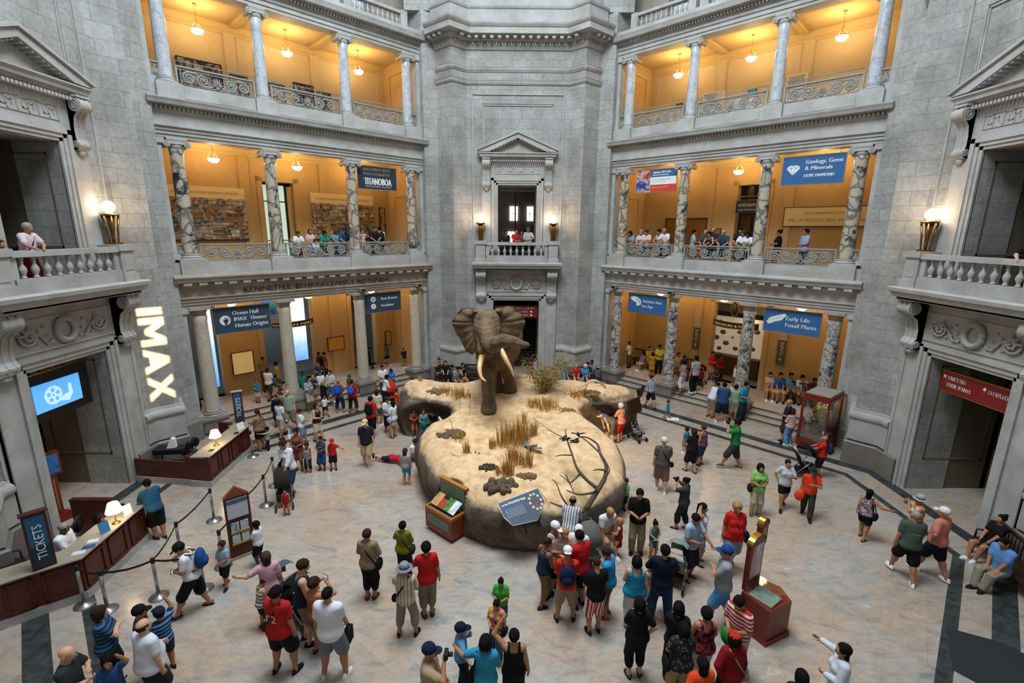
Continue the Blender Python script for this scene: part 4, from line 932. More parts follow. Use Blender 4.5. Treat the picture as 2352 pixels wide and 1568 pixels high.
def np_mesh(name, V, Q, mats, mi=None, smooth=True):
    me = bpy.data.meshes.new(name); n = len(Q)
    me.vertices.add(len(V)); me.vertices.foreach_set('co', np.asarray(V, np.float32).ravel())
    me.loops.add(n*4); me.loops.foreach_set('vertex_index', np.asarray(Q, np.int32).ravel())
    me.polygons.add(n); me.polygons.foreach_set('loop_start', np.arange(0, n*4, 4, dtype=np.int32))
    me.polygons.foreach_set('use_smooth', np.full(n, smooth))
    for m in (mats if isinstance(mats, (list, tuple)) else [mats]): me.materials.append(m)
    if mi is not None: me.polygons.foreach_set('material_index', np.asarray(mi, np.int32))
    me.update(calc_edges=True); return me
def grid(lo, hi, h):
    ax = [np.arange(lo[i], hi[i]+h, h, dtype=np.float32) for i in range(3)]
    return np.meshgrid(*ax, indexing='ij')
def cone(G, a, b, ra, rb, sq=(1, 1, 1)):      # tapered capsule, optionally squashed per axis
    X, Y, Z = G; s = np.array(sq, float); a = np.array(a, float)/s; b = np.array(b, float)/s; d = b-a; L = float(d@d)+1e-9
    px, py, pz = X/s[0]-a[0], Y/s[1]-a[1], Z/s[2]-a[2]
    t = np.clip((px*d[0]+py*d[1]+pz*d[2])/L, 0, 1)
    return (np.sqrt((px-t*d[0])**2+(py-t*d[1])**2+(pz-t*d[2])**2)-(ra+(rb-ra)*t))*min(s)
def ell(G, c, r, R=None):
    X, Y, Z = G[0]-c[0], G[1]-c[1], G[2]-c[2]
    if R is not None:
        X, Y, Z = [X*R[0][i]+Y*R[1][i]+Z*R[2][i] for i in range(3)]
    k = np.sqrt((X/r[0])**2+(Y/r[1])**2+(Z/r[2])**2); return (k-1)*min(r)
def smin(a, b, k):
    h = np.clip(.5+.5*(b-a)/k, 0, 1); return b*(1-h)+a*h-k*h*(1-h)
def fbm(X, Y, Z, sc, seed=0, oct=3):
    rs = np.random.RandomState(seed); o = 0; A = 1.
    for i in range(oct):
        for j in range(4):
            k = rs.normal(size=3)*sc; o = o+A*np.sin(k[0]*X+k[1]*Y+k[2]*Z+rs.rand()*6.28)/4
        A *= .55; sc *= 2.1
    return o
OUT = [(.1, -2.12), (-.75, -1.95), (-1.6, -1.42), (-2.35, -.5), (-3.0, .75), (-3.35, 1.7), (-3.2, 2.5), (-2.7, 2.9), (-2.45, 3.3), (-2.7, 3.9), (-3.5, 4.3), (-4.3, 4.6), (-4.75, 5.2), (-4.8, 5.9), (-4.3, 6.5), (-3.4, 6.6), (-2.4, 6.5), (-1.7, 6.9), (-1.1, 7.6), (-.1, 7.8), (1.1, 7.6), (2.0, 7.0), (3.1, 6.7), (4.2, 6.4), (4.75, 5.9), (4.7, 5.3), (4.0, 4.8), (3.2, 4.5), (2.6, 4.0), (2.45, 3.2), (2.8, 2.5), (3.15, 1.6), (3.15, .7), (2.95, -.3), (2.45, -1.1), (1.8, -1.65), (1.0, -2.0)]
def poly_sdf(X, Y, P):
    d = np.full(X.shape, 1e9, np.float32); s = np.ones(X.shape, np.float32); n = len(P)
    for i in range(n):
        ax, ay = P[i]; bx, by = P[i-1]; ex, ey = bx-ax, by-ay; wx, wy = X-ax, Y-ay
        t = np.clip((wx*ex+wy*ey)/(ex*ex+ey*ey), 0, 1); d = np.minimum(d, (wx-ex*t)**2+(wy-ey*t)**2)
        c1 = Y >= ay; c2 = Y < by; c3 = ex*wy > ey*wx
        fl = (c1 & c2 & c3) | (~c1 & ~c2 & ~c3); s = np.where(fl, -s, s)
    return s*np.sqrt(d)
def ztop(X, Y):
    z = 1.34+.5/(1+np.exp(-(Y-1.2)*1.1))
    z = z+.16*np.exp(-(((X+4.2)/1.0)**2+((Y-5.9)/.8)**2))+.1*np.exp(-(((X+2.6)/.9)**2+((Y-.2)/1.3)**2))-.12*np.exp(-(((X-.9)/.8)**2+((Y+.6)/1.4)**2))
    z = z-.1*np.exp(-(((X-2.7)/.8)**2+((Y+.5)/1.)**2))
    return z+.035*np.sin(1.9*X+.7*Y)*np.cos(1.3*Y-.5)+.02*np.sin(5.1*X+2)*np.sin(4.3*Y)
HM = .075
G = grid((-5.7, -2.6, -.15), (5.4, 8.6, 2.3), HM); X, Y, Z = G
d2 = poly_sdf(X[:, :, 0], Y[:, :, 0], OUT)[:, :, None]
bul = d2-.16*np.sin(np.clip(Z/1.5, 0, 1)*PI)+.14+.05*fbm(X, Y, Z, 1.3, 4)
top = Z-ztop(X, Y)+.02*fbm(X, Y, Z*0, 3.5, 2)
R = .62; a = np.maximum(bul+R, 0); b = np.maximum(top+R, 0)
F = np.sqrt(a*a+b*b)+np.minimum(np.maximum(bul+R, top+R), 0)-R
F = np.maximum(F, -(ell(G, (-3.5, 3.75, .5), (1.75, 1.25, 1.2))))
F = np.maximum(F, -(ell(G, (3.4, 3.75, .5), (1.7, 1.35, 1.2))))
F = np.maximum(F, -(ell(G, (-1.98, -1.22, .75), (.62, .62, .85))))
V, Q = snets(F, (-5.7, -2.6, -.15), HM)
V = V[:, :]; 
k = Mat('sand_and_rock', '#b99b72', .95, spec=.1)
ob = k.coord('Object'); 
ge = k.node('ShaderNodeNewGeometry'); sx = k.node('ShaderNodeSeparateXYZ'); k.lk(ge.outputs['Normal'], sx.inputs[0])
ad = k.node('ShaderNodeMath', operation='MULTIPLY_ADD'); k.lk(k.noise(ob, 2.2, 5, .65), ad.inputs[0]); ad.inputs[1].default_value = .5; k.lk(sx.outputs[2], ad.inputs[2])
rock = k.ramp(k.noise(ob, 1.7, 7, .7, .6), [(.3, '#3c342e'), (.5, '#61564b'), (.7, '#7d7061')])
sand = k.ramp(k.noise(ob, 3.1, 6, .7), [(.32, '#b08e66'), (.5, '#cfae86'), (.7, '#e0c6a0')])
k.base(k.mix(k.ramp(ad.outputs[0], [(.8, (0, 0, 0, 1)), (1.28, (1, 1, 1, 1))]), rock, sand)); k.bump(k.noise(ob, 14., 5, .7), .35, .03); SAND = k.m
mo = link('sand_platform', np_mesh('sand_platform', V, Q, SAND)); tag(mo, 'large rounded sand and rock platform in the middle of the floor, carrying the elephant', 'display platform')
def gz(x, y): return float(ztop(np.float32(x), np.float32(y)))
k = Mat('elephant_hide', '#6d5c49', .85, spec=.2); ob = k.coord('Object')
n1 = k.noise(ob, 2.5, 6, .7); sc_ = k.coord('Object', scale=(2., 2., 7.))
wv = k.noise(sc_, 4.5, 6, .75, .8)
k.base(k.mix(.6, k.ramp(n1, [(.3, '#544536'), (.55, '#7a6650'), (.75, '#93795a')]), k.ramp(wv, [(.3, '#8d8478'), (.55, '#ffffff')]), 'MULTIPLY')); k.bump(wv, .7, .05); HIDE = k.m
IVORY = plain('ivory', '#dcb67c', .35, var=.08)
def build_elephant():
    h = .04; lo = (-2.3, 1.0, 1.6); hi = (.9, 7.5, 5.6)
    G = grid(lo, hi, h)
    zs = 1.82
    F = ell(G, (-.72, 5.2, 3.72), (.86, 1.8, 1.02))                                    # barrel
    F = smin(F, ell(G, (-.92, 4.15, 4.05), (.66, .8, .95)), .35)                       # shoulders
    F = smin(F, ell(G, (-.6, 6.1, 3.75), (.76, .85, .92)), .35)                        # rump
    F = smin(F, cone(G, (-.95, 3.9, 4.4), (-1.03, 3.3, 4.5), .6, .48), .3)             # neck
    # head: high domed forehead narrowing to the trunk root
    F = smin(F, ell(G, (-1.05, 3.0, 4.74), (.42, .5, .5)), .2)
    F = smin(F, ell(G, (-1.04, 2.75, 4.45), (.36, .42, .46)), .15)
    for e in (-1, 1): F = smin(F, ell(G, (-1.05+e*.2, 2.8, 4.98), (.2, .22, .22)), .14)
    for e in (-1, 1): F = smin(F, ell(G, (-1.04+e*.33, 2.72, 4.62), (.11, .22, .28)), .1)
    F = smin(F, cone(G, (-1.0, 2.95, 4.2), (-.98, 2.5, 3.98), .3, .17), .12)           # lower jaw
    for e in (-1, 1): F = smin(F, cone(G, (-1.0+e*.16, 2.65, 4.5), (-.97+e*.27 if e > 0 else -1.18, 2.15, 4.08), .2, .15), .08)   # tusk sheaths
    T = [(-1.05, 2.55, 4.72), (-1.0, 2.2, 4.6), (-.93, 1.95, 4.4), (-.82, 1.72, 4.36), (-.68, 1.55, 4.5), (-.5, 1.47, 4.6), (-.3, 1.42, 4.6), (-.1, 1.42, 4.55), (.1, 1.42, 4.47), (.22, 1.42, 4.47)]
    Rr = [.32, .27, .24, .22, .2, .18, .155, .125, .1, .075]
    for i in range(len(T)-1): F = smin(F, cone(G, T[i], T[i+1], Rr[i], Rr[i+1]), .05)
    # legs: (hip, knee, ankle, foot)
    def leg(P, R):
        nonlocal F
        for i in range(len(P)-1): F = smin(F, cone(G, P[i], P[i+1], R[i], R[i+1]), .1)
    leg([(-1.1, 3.95, 3.8), (-1.05, 3.45, 3.0), (-1.0, 3.02, 2.3), (-1.0, 2.92, 2.0)], [.44, .29, .2, .24])
    leg([(-.68, 4.15, 3.8), (-.45, 4.45, 2.9), (-.3, 4.8, 2.25), (-.29, 4.82, 2.02)], [.42, .27, .19, .23])
    leg([(-.95, 6.0, 3.6), (-.9, 5.35, 2.85), (-.8, 5.15, 2.35), (-.8, 4.95, 2.03)], [.48, .28, .19, .23])
    leg([(-.35, 6.2, 3.6), (-.4, 6.3, 2.8), (-.55, 6.9, 2.35), (-.6, 6.95, 2.05)], [.46, .28, .2, .22])
    for (x, y) in ((-1.0, 2.88), (-.29, 4.8), (-.8, 4.92)): F = smin(F, cone(G, (x, y, 1.98), (x, y-.03, 1.9), .25, .27), .08)
    F = smin(F, cone(G, (-.6, 7.0, 4.0), (-.55, 7.25, 3.0), .07, .04), .05)
    F = np.maximum(F, zs-.03-G[2]+0*G[0])
    wr = .007*np.sin(G[2]*46+3*np.sin(G[0]*4)+2*np.sin(G[1]*3))*np.clip((G[2]-3.6)/1.0, 0, 1)*np.clip((3.4-G[1])/.6, 0, 1)
    F = F+wr+.012*fbm(G[0], G[1], G[2], 6., 9)
    V, Q = snets(F, lo, h)
    # ears: pleated fans with thickness, rooted behind the temples
    vs = [tuple(v) for v in V]; fs = [tuple(q_) for q_ in Q]
    for e, edge in ((-1, EARL), (1, EARR)):
        root = [(-1.05+e*.3, 3.05, 5.18), (-1.05+e*.38, 3.05, 4.9), (-1.05+e*.38, 3.02, 4.55), (-1.04+e*.33, 3.0, 4.2)]
        ed = []
        for i in range((len(edge)-1)*4+1):
            t = i/4; a = min(int(t), len(edge)-2); f = t-a; ed.append([edge[a][c]*(1-f)+edge[a+1][c]*f for c in range(3)])
        edge = ed; m = len(edge); NR = 14; o = len(vs); pts = []
        for i in range(m):
            f = i/(m-1)*(len(root)-1); a = min(int(f), len(root)-2); rt = [root[a][c]*(1-(f-a))+root[a+1][c]*(f-a) for c in range(3)]
            for j in range(NR+1):
                g = j/NR; p = [rt[c]*(1-g)+edge[i][c]*g for c in range(3)]
                fold = .05*math.sin(i*.95+math.sin(i*.31))*g**1.2; dome = -.2*math.sin(PI*min(1, g*1.1))*(1-.3*f/3)
                pts.append((p[0], p[1]+dome+fold+.05*g, p[2]))
        th = .045; n1 = len(pts)
        vs += pts; vs += [(x, y+th, z) for x, y, z in pts]
        for i in range(m-1):
            for j in range(NR):
                A = o+i*(NR+1)+j; B = A+1; Cc = A+NR+2; D = A+NR+1
                fs.append((A, B, Cc, D)); fs.append((A+n1, D+n1, Cc+n1, B+n1))
        rim = [i*(NR+1)+NR for i in range(m)]; top = list(range(NR+1)); bot = [(m-1)*(NR+1)+j for j in range(NR+1)]
        for L in (rim, top, bot):
            for p, q_ in zip(L, L[1:]): fs.append((o+p, o+q_, o+q_+n1, o+p+n1))
    r = thing('elephant', 'mounted African elephant striding on the sand platform with ears spread and trunk raised', 'elephant', (0, 0, 0))
    link('body', np_mesh('body', np.array(vs), np.array(fs), HIDE), r)
    for pts in TUSKS:
        n = len(pts); P = []
        for i in range(17):
            t = i/16*(n-1); a = min(int(t), n-2); f = t-a; p0 = Vector(pts[max(a-1, 0)]); p1 = Vector(pts[a]); p2 = Vector(pts[a+1]); p3 = Vector(pts[min(a+2, n-1)])
            P.append(.5*((2*p1)+(p2-p0)*f+(2*p0-5*p1+4*p2-p3)*f*f+(3*p1-p0-3*p2+p3)*f**3))
        MB().tube(P, [.075*(1-(i/16)**1.6)+.02 for i in range(17)], 12).ball(tuple(P[-1]), .022, 8, 6).build('tusk', IVORY, r)
    for e in (-1, 1): MB().ball((-1.04+e*.385, 2.55, 4.64), .04, 8, 6).build('eye', plain('eye_dark', '#0c0a08', .1), r)
    return r
EARL = [(-1.37, 2.9, 5.24), (-1.5, 3.0, 5.3), (-1.69, 3.1, 5.29), (-1.89, 3.2, 5.24), (-2.06, 3.25, 5.08), (-2.24, 3.3, 4.8), (-2.26, 3.3, 4.72), (-2.19, 3.3, 4.58), (-2.1, 3.3, 4.36), (-1.99, 3.25, 4.24), (-1.88, 3.2, 4.0), (-1.8, 3.15, 3.85), (-1.66, 3.1, 3.74), (-1.55, 3.05, 3.72), (-1.49, 3.0, 3.78)]
EARR = [(-0.79, 2.9, 5.3), (-0.59, 3.0, 5.34), (-0.38, 3.1, 5.36), (-0.17, 3.2, 5.31), (0.02, 3.25, 5.15), (0.18, 3.3, 4.94), (0.2, 3.3, 4.79), (0.15, 3.3, 4.57), (0.06, 3.3, 4.38), (-0.05, 3.25, 4.25), (-0.17, 3.2, 4.07), (-0.26, 3.15, 3.97), (-0.4, 3.1, 3.87), (-0.5, 3.0, 3.84)]
TUSKS = [[(-1.15, 2.2, 4.05), (-1.21, 1.95, 3.79), (-1.23, 1.75, 3.62), (-1.17, 1.6, 3.41), (-1.03, 1.5, 3.31)], [(-0.62, 2.25, 4.15), (-0.52, 2.1, 4.02), (-0.39, 1.9, 3.82), (-0.26, 1.75, 3.63), (-0.18, 1.6, 3.44)]]
build_elephant()
STRAW = plain('dry_grass', '#c0924a', .8, var=.3); STRAW2 = plain('dry_twigs', '#7c6240', .9, var=.2); BARK = plain('dead_bark', '#57473a', .9, var=.25)
BONE = plain('driftwood_pale', '#c9a886', .8, var=.1); MUD = plain('dried_mud', '#5e4f3f', .95, var=.3)
def zat(x, y): return gz(x, y)-.03
def grass(x, y, hgt, n, spread, label, name='dry_grass_clump', mat=None, seed=1):
    rs = random.Random(seed*77+n); m = MB()
    for i in range(int(n*1.5)):
        a = rs.random()*6.28; d = spread*1.1*rs.random()**.7; bx, by = d*math.cos(a), d*math.sin(a); H = hgt*1.15*(.4+.6*rs.random())
        le = rs.random()*.35*H; la = a+rs.uniform(-1, 1); w = .012; cx, cy = math.cos(la), math.sin(la)
        p = [(bx, by, 0), (bx+cx*le*.25, by+cy*le*.25, H*.55), (bx+cx*le, by+cy*le, H)]
        m.add([(p[0][0]-cy*w, p[0][1]+cx*w, 0), (p[0][0]+cy*w, p[0][1]-cx*w, 0), (p[1][0]+cy*w*.8, p[1][1]-cx*w*.8, p[1][2]), (p[1][0]-cy*w*.8, p[1][1]+cx*w*.8, p[1][2]), p[2]], [(0, 1, 2, 3), (3, 2, 4)])
    o = m.build(name, mat or STRAW); o.location = (x, y, zat(x, y)); tag(o, label, 'dry grass', 'dry grass clumps on the platform'); return o
GR = [((1058, 915), .38, 90, .35, 'dry grass clump left of the elephant front foot'), ((1025, 905), .3, 60, .3, 'sparse dry grass beside the mud heap at the rear left'), ((966, 886), .3, 26, .08, 'small tuft of dry grass on the rear left lobe'),
      ((1255, 940), .42, 120, .38, 'bushy dry grass right of the elephant, below the leafy shrub'), ((1225, 935), .34, 60, .25, 'dry grass left of the bushy clump below the shrub'), ((1325, 915), .4, 60, .25, 'dry grass near the pale fallen branch'),
      ((1165, 1015), .75, 110, .3, 'tall dry grass, left half of the middle thicket'), ((1195, 1010), .8, 110, .28, 'tall dry grass, right half of the middle thicket'), ((1225, 1000), .5, 40, .12, 'upright dry grass right of the middle thicket'),
      ((1130, 1020), .4, 30, .1, 'small dry tuft left of the middle thicket'), ((1073, 1035), .4, 40, .1, 'small dry tuft above the small stone at left'), ((1180, 1060), .6, 70, .2, 'dry grass in front of the middle thicket'),
      ((1165, 1085), .55, 70, .16, 'dense tuft above the eroded bank'), ((1210, 1065), .7, 40, .14, 'dry reeds behind the eroded stump'), ((1052, 1010), .3, 30, .2, 'dry grass on the left mud heap'), ((1145, 1085), .3, 20, .08, 'tiny tuft beside the dark dung heap'), ((1205, 970), .55, 20, .06, 'lone thin reeds in the middle of the platform')]
GP = [(-2.09, 4.26, 1.75), (-2.68, 4.73, 1.75), (-3.82, 5.68, 1.75), (0.98, 3.22, 1.75), (0.53, 3.43, 1.75), (2.18, 4.35, 1.75), (-0.36, 0.90, 1.60), (0.03, 1.06, 1.60), (0.44, 1.39, 1.60), (-0.81, 0.75, 1.60), (-1.52, 0.41, 1.55), (-0.17, -0.01, 1.50), (-0.35, -0.67, 1.45), (0.19, -0.17, 1.45), (-1.85, 1.03, 1.60), (-0.58, -0.67, 1.45), (0.19, 2.17, 1.70)]
for i, (g, p) in enumerate(zip(GR, GP)): grass(p[0], p[1], g[1], g[2], g[3], g[4], seed=i)
def lump(name, label, cat, p, r, n, mat, sd, flat=.45):
    rs = random.Random(sd); m = MB()
    for i in range(n*2):
        a = rs.random()*6.28; d = r*rs.random()**.6; s = r*(.09+.15*rs.random())
        m.ball((d*math.cos(a), d*math.sin(a)*.7, s*.3+.12*r*(1-d/r)), (s, s*.85, s*flat*1.5), 7, 5)
    o = m.build(name, mat); o.location = (p[0], p[1], zat(p[0], p[1])); tag(o, label, cat); return o
lump('mud_heap', 'flat heap of brown dried mud clods on the left of the platform', 'mud heap', (-2.07, 1.34, 1.60), .42, 40, MUD, 1)
lump('mud_heap', 'brown twiggy heap on the rear left lobe beside the white bones', 'mud heap', (-2.98, 4.87, 1.75), .4, 30, STRAW2, 2)
lump('dung_heap', 'dark dung balls in front of the small tufts', 'dung', (-0.86, -0.35, 1.50), .28, 22, plain('dark_dung', '#3b322b', .95, var=.2), 3, .8)
lump('stone', 'grey brown stone on the left part of the platform', 'stone', (-1.30, 0.43, 1.50), .16, 5, MUD, 4, .9)
lump('straw_heap', 'tan straw mound near the pale fallen branch', 'straw heap', (2.67, 4.70, 1.80), .4, 30, STRAW2, 5)
lump('fallen_log', 'rough brown log lying right of the bushy grass', 'log', (1.63, 3.03, 1.75), .3, 20, STRAW2, 6)
lump('eroded_bank', 'eroded earth bank with hanging roots in the front of the platform', 'earth bank', (-0.51, -1.23, 1.35), .42, 30, MUD, 7, .9)
lump('eroded_stump', 'small eroded earth stump right of the tall reeds', 'earth bank', (0.15, -0.69, 1.40), .26, 24, STRAW2, 8, 1.2)
# blue-winged bird on the sand, birds on the dead branch
def bird(p, label, mat, s=1., rz=0.):
    r = thing('bird', label, 'bird', p, rz)
    MB().ball((0, 0, .06*s), (.05*s, .1*s, .05*s), 10, 7).ball((0, .1*s, .1*s), (.032*s, .038*s, .032*s), 8, 6).tube([(0, .13*s, .1*s), (0, .17*s, .095*s)], [.01*s, .002], 5).build('body', mat, r)
    for e in (-1, 1): m = MB(); m.add([(e*.03*s, .05*s, .08*s), (e*.22*s, .0, .1*s), (e*.16*s, -.1*s, .07*s), (e*.03*s, -.06*s, .06*s), (e*.03*s, .05*s, .065*s), (e*.22*s, 0, .085*s), (e*.16*s, -.1*s, .055*s), (e*.03*s, -.06*s, .045*s)], [(0, 1, 2, 3), (7, 6, 5, 4), (0, 4, 5, 1), (1, 5, 6, 2), (2, 6, 7, 3)]); m.build('wing', plain('wing_blue', '#4b7fae', .5) if s > 1 else mat, r)
    MB().tube([(0, -.08*s, .06*s), (0, -.2*s, .04*s)], [.03*s, .012*s], 5).build('tail', mat, r); return r
_p = (0.37, 0.58, 1.55); bird((_p[0], _p[1], zat(_p[0], _p[1])+.03), 'blue and brown bird with open wings standing on the sand', plain('bird_brown', '#3f2f28', .6), 1.5, 2.6)
# dead branch rising on the right front
def branch(name, label, mat, paths, cat='branch', jit=0.):
    m = MB()
    for pts, r0, r1 in paths:
        n = len(pts); P = []
        for i in range((n-1)*4+1):
            t = i/4; a = min(int(t), n-2); f = t-a; p0 = Vector(pts[max(a-1, 0)]); p1 = Vector(pts[a]); p2 = Vector(pts[a+1]); p3 = Vector(pts[min(a+2, n-1)])
            P.append(.5*((2*p1)+(p2-p0)*f+(2*p0-5*p1+4*p2-p3)*f*f+(3*p1-p0-3*p2+p3)*f**3))
        m.tube(P, [r0+(r1-r0)*i/(len(P)-1) for i in range(len(P))], 7)
    return tag(m.build(name, mat), label, cat)
BR = [([(1.59, -1.84, 1.10), (1.88, -1.62, 1.45), (2.10, -1.43, 1.70)], .07, .06), ([(2.10, -1.43, 1.70), (2.17, -1.22, 1.95), (2.04, -1.00, 2.20), (2.02, -0.69, 2.30), (1.79, -0.51, 2.40), (1.53, -0.57, 2.45)], .055, .012),
      ([(2.04, -1.00, 2.20), (1.71, -0.65, 2.40), (1.48, -0.43, 2.45)], .025, .008), ([(1.86, -1.68, 1.60), (1.61, -1.52, 1.75), (1.41, -1.35, 1.95), (1.34, -0.93, 2.10), (1.27, -0.33, 2.25), (1.25, 0.05, 2.40)], .05, .012),
      ([(1.49, -1.36, 1.80), (1.22, -1.61, 1.70), (1.12, -1.53, 1.75), (0.97, -1.41, 1.80)], .025, .008), ([(1.52, -1.93, 1.10), (1.19, -1.96, 1.20), (0.87, -1.97, 1.30), (0.69, -1.91, 1.35)], .04, .012),
      ([(1.19, -1.96, 1.20), (0.98, -1.92, 1.50), (0.87, -1.66, 1.70), (0.76, -1.63, 1.80)], .025, .008), ([(1.88, -1.62, 1.45), (1.44, -1.65, 1.40), (1.12, -1.62, 1.50)], .035, .01), ([(1.59, -1.84, 1.10), (1.32, -2.05, 1.00), (1.17, -2.24, 0.95)], .03, .01),
      ([(2.14, -1.35, 1.90), (1.96, -1.31, 1.90), (1.81, -1.36, 1.90)], .03, .01), ([(2.10, -1.43, 1.70), (2.23, -1.35, 1.90), (2.19, -1.08, 2.00)], .025, .01), ([(1.34, -0.93, 2.10), (1.06, -0.93, 2.10), (0.91, -0.81, 2.00)], .022, .008), ([(1.27, -0.33, 2.25), (0.99, 0.21, 2.20), (0.79, 0.74, 2.10)], .018, .006), ([(1.13, -1.40, 1.80), (1.30, -1.72, 1.50)], .02, .01)]
branch('dead_branch', 'dark leafless dead branch sprawling over the front right of the platform', BARK, BR)
for u, lab in (((1.53, -0.56, 2.47), 'dark bird perched on the right twig of the dead branch'), ((1.20, -0.54, 2.32), 'dark bird perched on the left twig of the dead branch'), ((1.44, -0.65, 2.30), 'dark bird on the lower fork of the dead branch')): bird((u[0], u[1], u[2]), lab, plain('bird_black', '#1b1b20', .5), .9, random.uniform(0, 6))
branch('fallen_branch', 'pale smooth fallen branch lying across the rear right of the platform', BONE, [([(1.80, 4.54, 1.85), (2.42, 4.42, 2.10), (2.61, 4.48, 2.35), (2.87, 4.49, 2.40), (3.20, 4.75, 2.15), (3.32, 4.89, 2.00)], .05, .045), ([(1.39, 4.55, 2.10), (1.67, 4.59, 1.95), (1.98, 4.69, 1.85), (2.46, 4.66, 1.95), (2.53, 4.38, 2.30)], .03, .035), ([(2.11, 4.69, 1.80), (2.53, 4.63, 2.25)], .03, .03)])
branch('bleached_bones', 'bleached white curved bones on the rear left lobe', plain('bone_white', '#ddd3c2', .7), [([(-3.28, 5.12, 1.80), (-3.19, 5.09, 1.95), (-3.06, 5.10, 2.00), (-2.94, 5.09, 1.90)], .02, .015), ([(-3.20, 5.14, 1.90), (-3.12, 5.23, 1.80)], .02, .02), ([(-3.11, 5.20, 1.95), (-2.99, 5.21, 2.00), (-2.92, 5.15, 1.90)], .02, .015)], 'bones')
branch('thorn_twig', 'thin bare thorn twigs curling over the left front sand', STRAW2, [([(-2.01, 1.34, 1.60), (-2.02, 1.01, 2.10), (-2.11, 0.95, 2.40)], .01, .004), ([(-2.08, 0.32, 1.52), (-1.65, 0.08, 1.55), (-1.49, 0.45, 1.60)], .008, .004), ([(-1.98, 2.91, 1.85), (-1.92, 2.46, 2.40)], .008, .004), ([(-1.63, 2.84, 1.80), (-1.57, 2.33, 2.60)], .008, .004), ([(0.07, -0.33, 1.60), (-0.18, -0.18, 2.30), (-0.36, 0.09, 2.50)], .008, .003), ([(0.48, 2.30, 1.80), (0.89, 1.20, 1.90), (1.36, 0.65, 1.80)], .01, .004), ([(0.43, -1.35, 1.40), (0.58, -1.59, 1.30), (0.70, -1.82, 1.20)], .008, .004)])
# leafy shrub behind the elephant on the right
r = thing('leafy_shrub', 'sparse olive and brown leafed shrub standing right of the elephant', 'shrub', tuple(list((0.98, 4.91, 1.80)[:2])+[1.78]))
rs = random.Random(4); m = MB(); tips = []
for i in range(16):
    a = rs.random()*6.28; e = .5+rs.random()*1.0; L = 1.0+.8*rs.random(); p = Vector((0, 0, 0)); P = [tuple(p)]; d = Vector((math.cos(a)*.6, math.sin(a)*.5, .9)).normalized()
    for j in range(5): d = (d+Vector((rs.uniform(-.25, .25), rs.uniform(-.25, .25), rs.uniform(-.15, .1)))).normalized(); p = p+d*L/5; P.append(tuple(p)); tips += [(p, d)]*(1 if j < 1 else 2)
    m.tube(P, [.022*(1-.15*j) for j in range(6)], 5)
m.build('stem', STRAW2, r)
for nm, mt, cnt in (('foliage', plain('olive_leaf', '#6f6a3a', .7, var=.35), 15), ('dry_foliage', plain('brown_leaf', '#9a7a42', .8, var=.3), 11)):
    m = MB()
    for p, d in tips:
        for i in range(cnt):
            c = p+Vector((rs.gauss(0, .13), rs.gauss(0, .13), rs.gauss(0, .11))); a = Vector((rs.gauss(0, 1), rs.gauss(0, 1), rs.gauss(0, 1))).normalized(); b = a.orthogonal().normalized()
            m.add([tuple(c-a*.035), tuple(c+b*.016), tuple(c+a*.035), tuple(c-b*.016)], [(0, 1, 2, 3)])
    m.build(nm, mt, r)
SKIN = {'l': plain('skin_light', '#c99a7c', .55, var=.06), 't': plain('skin_tan', '#a87452', .55, var=.06), 'm': plain('skin_brown', '#7c4f36', .55, var=.06), 'd': plain('skin_dark', '#452c20', .5, var=.06)}
LIPS = plain('lips', '#9c5348', .5); EYEW = plain('eye_white', '#d9d5cf', .3); IRIS = plain('iris', '#241a14', .2)
HAIRC = {'k': plain('hair_black', '#120f0e', .85, var=.3, spec=.12), 'b': plain('hair_brown', '#33211a', .85, var=.3, spec=.12), 'y': plain('hair_blond', '#9a7443', .6, var=.25), 'g': plain('hair_grey', '#8d8880', .65, var=.2), 'w': plain('hair_white', '#cfc8bb', .7, var=.1), 'r': plain('hair_auburn', '#3d2218', .85, var=.3)}
def cloth(spec):
    if spec in MATS: return MATS[spec]
    f = spec.split('/')
    if len(f) == 1:
        k = Mat('cloth_'+spec.strip('#'), spec, .85, spec=.15); k.bump(k.noise(k.coord('Object', rnd=5.), 7., 3, .5, .6), .5, .03); MATS[spec] = k.m; return k.m
    kind, a, b = f[0], f[1], f[2]; k = Mat('cloth_'+kind+a.strip('#'), a, .85, spec=.15); v = k.coord('Object')
    sx = k.node('ShaderNodeSeparateXYZ'); k.lk(v, sx.inputs[0])
    def st(ax, sc, wd=.5):
        m = k.node('ShaderNodeMath', operation='MULTIPLY'); k.lk(sx.outputs[ax], m.inputs[0]); m.inputs[1].default_value = sc
        r = k.node('ShaderNodeMath', operation='FRACT'); k.lk(m.outputs[0], r.inputs[0]); g = k.node('ShaderNodeMath', operation='GREATER_THAN'); k.lk(r.outputs[0], g.inputs[0]); g.inputs[1].default_value = wd; return g.outputs[0]
    if kind == 'hs': c = k.mix(st(2, 14.), a, b)
    elif kind == 'vs': c = k.mix(st(0, 16.), a, b)
    elif kind == 'plaid': c = k.mix(.5, k.mix(st(2, 14.), a, b), k.mix(st(0, 14.), a, b))
    elif kind == 'dots':
        vo = k.node('ShaderNodeTexVoronoi'); k.lk(v, vo.inputs['Vector']); vo.inputs['Scale'].default_value = 16.; c = k.ramp(vo.outputs['Distance'], [(.3, b), (.34, a)])
    elif kind == 'tie':
        c = k.ramp(k.noise(v, 5., 3, .6, 2.), [(.3, a), (.42, '#d7c84a'), (.5, '#d9673a'), (.58, b), (.7, '#dfe4e6')])
    else: c = k.ramp(k.noise(v, 14., 3, .6, .5), [(.42, a), (.5, b)], 'CONSTANT' if kind == 'camo' else 'LINEAR')
    k.base(c); k.bump(k.noise(v, 7., 3, .5, .6), .5, .03); MATS[spec] = k.m; return k.m
NA = np.array
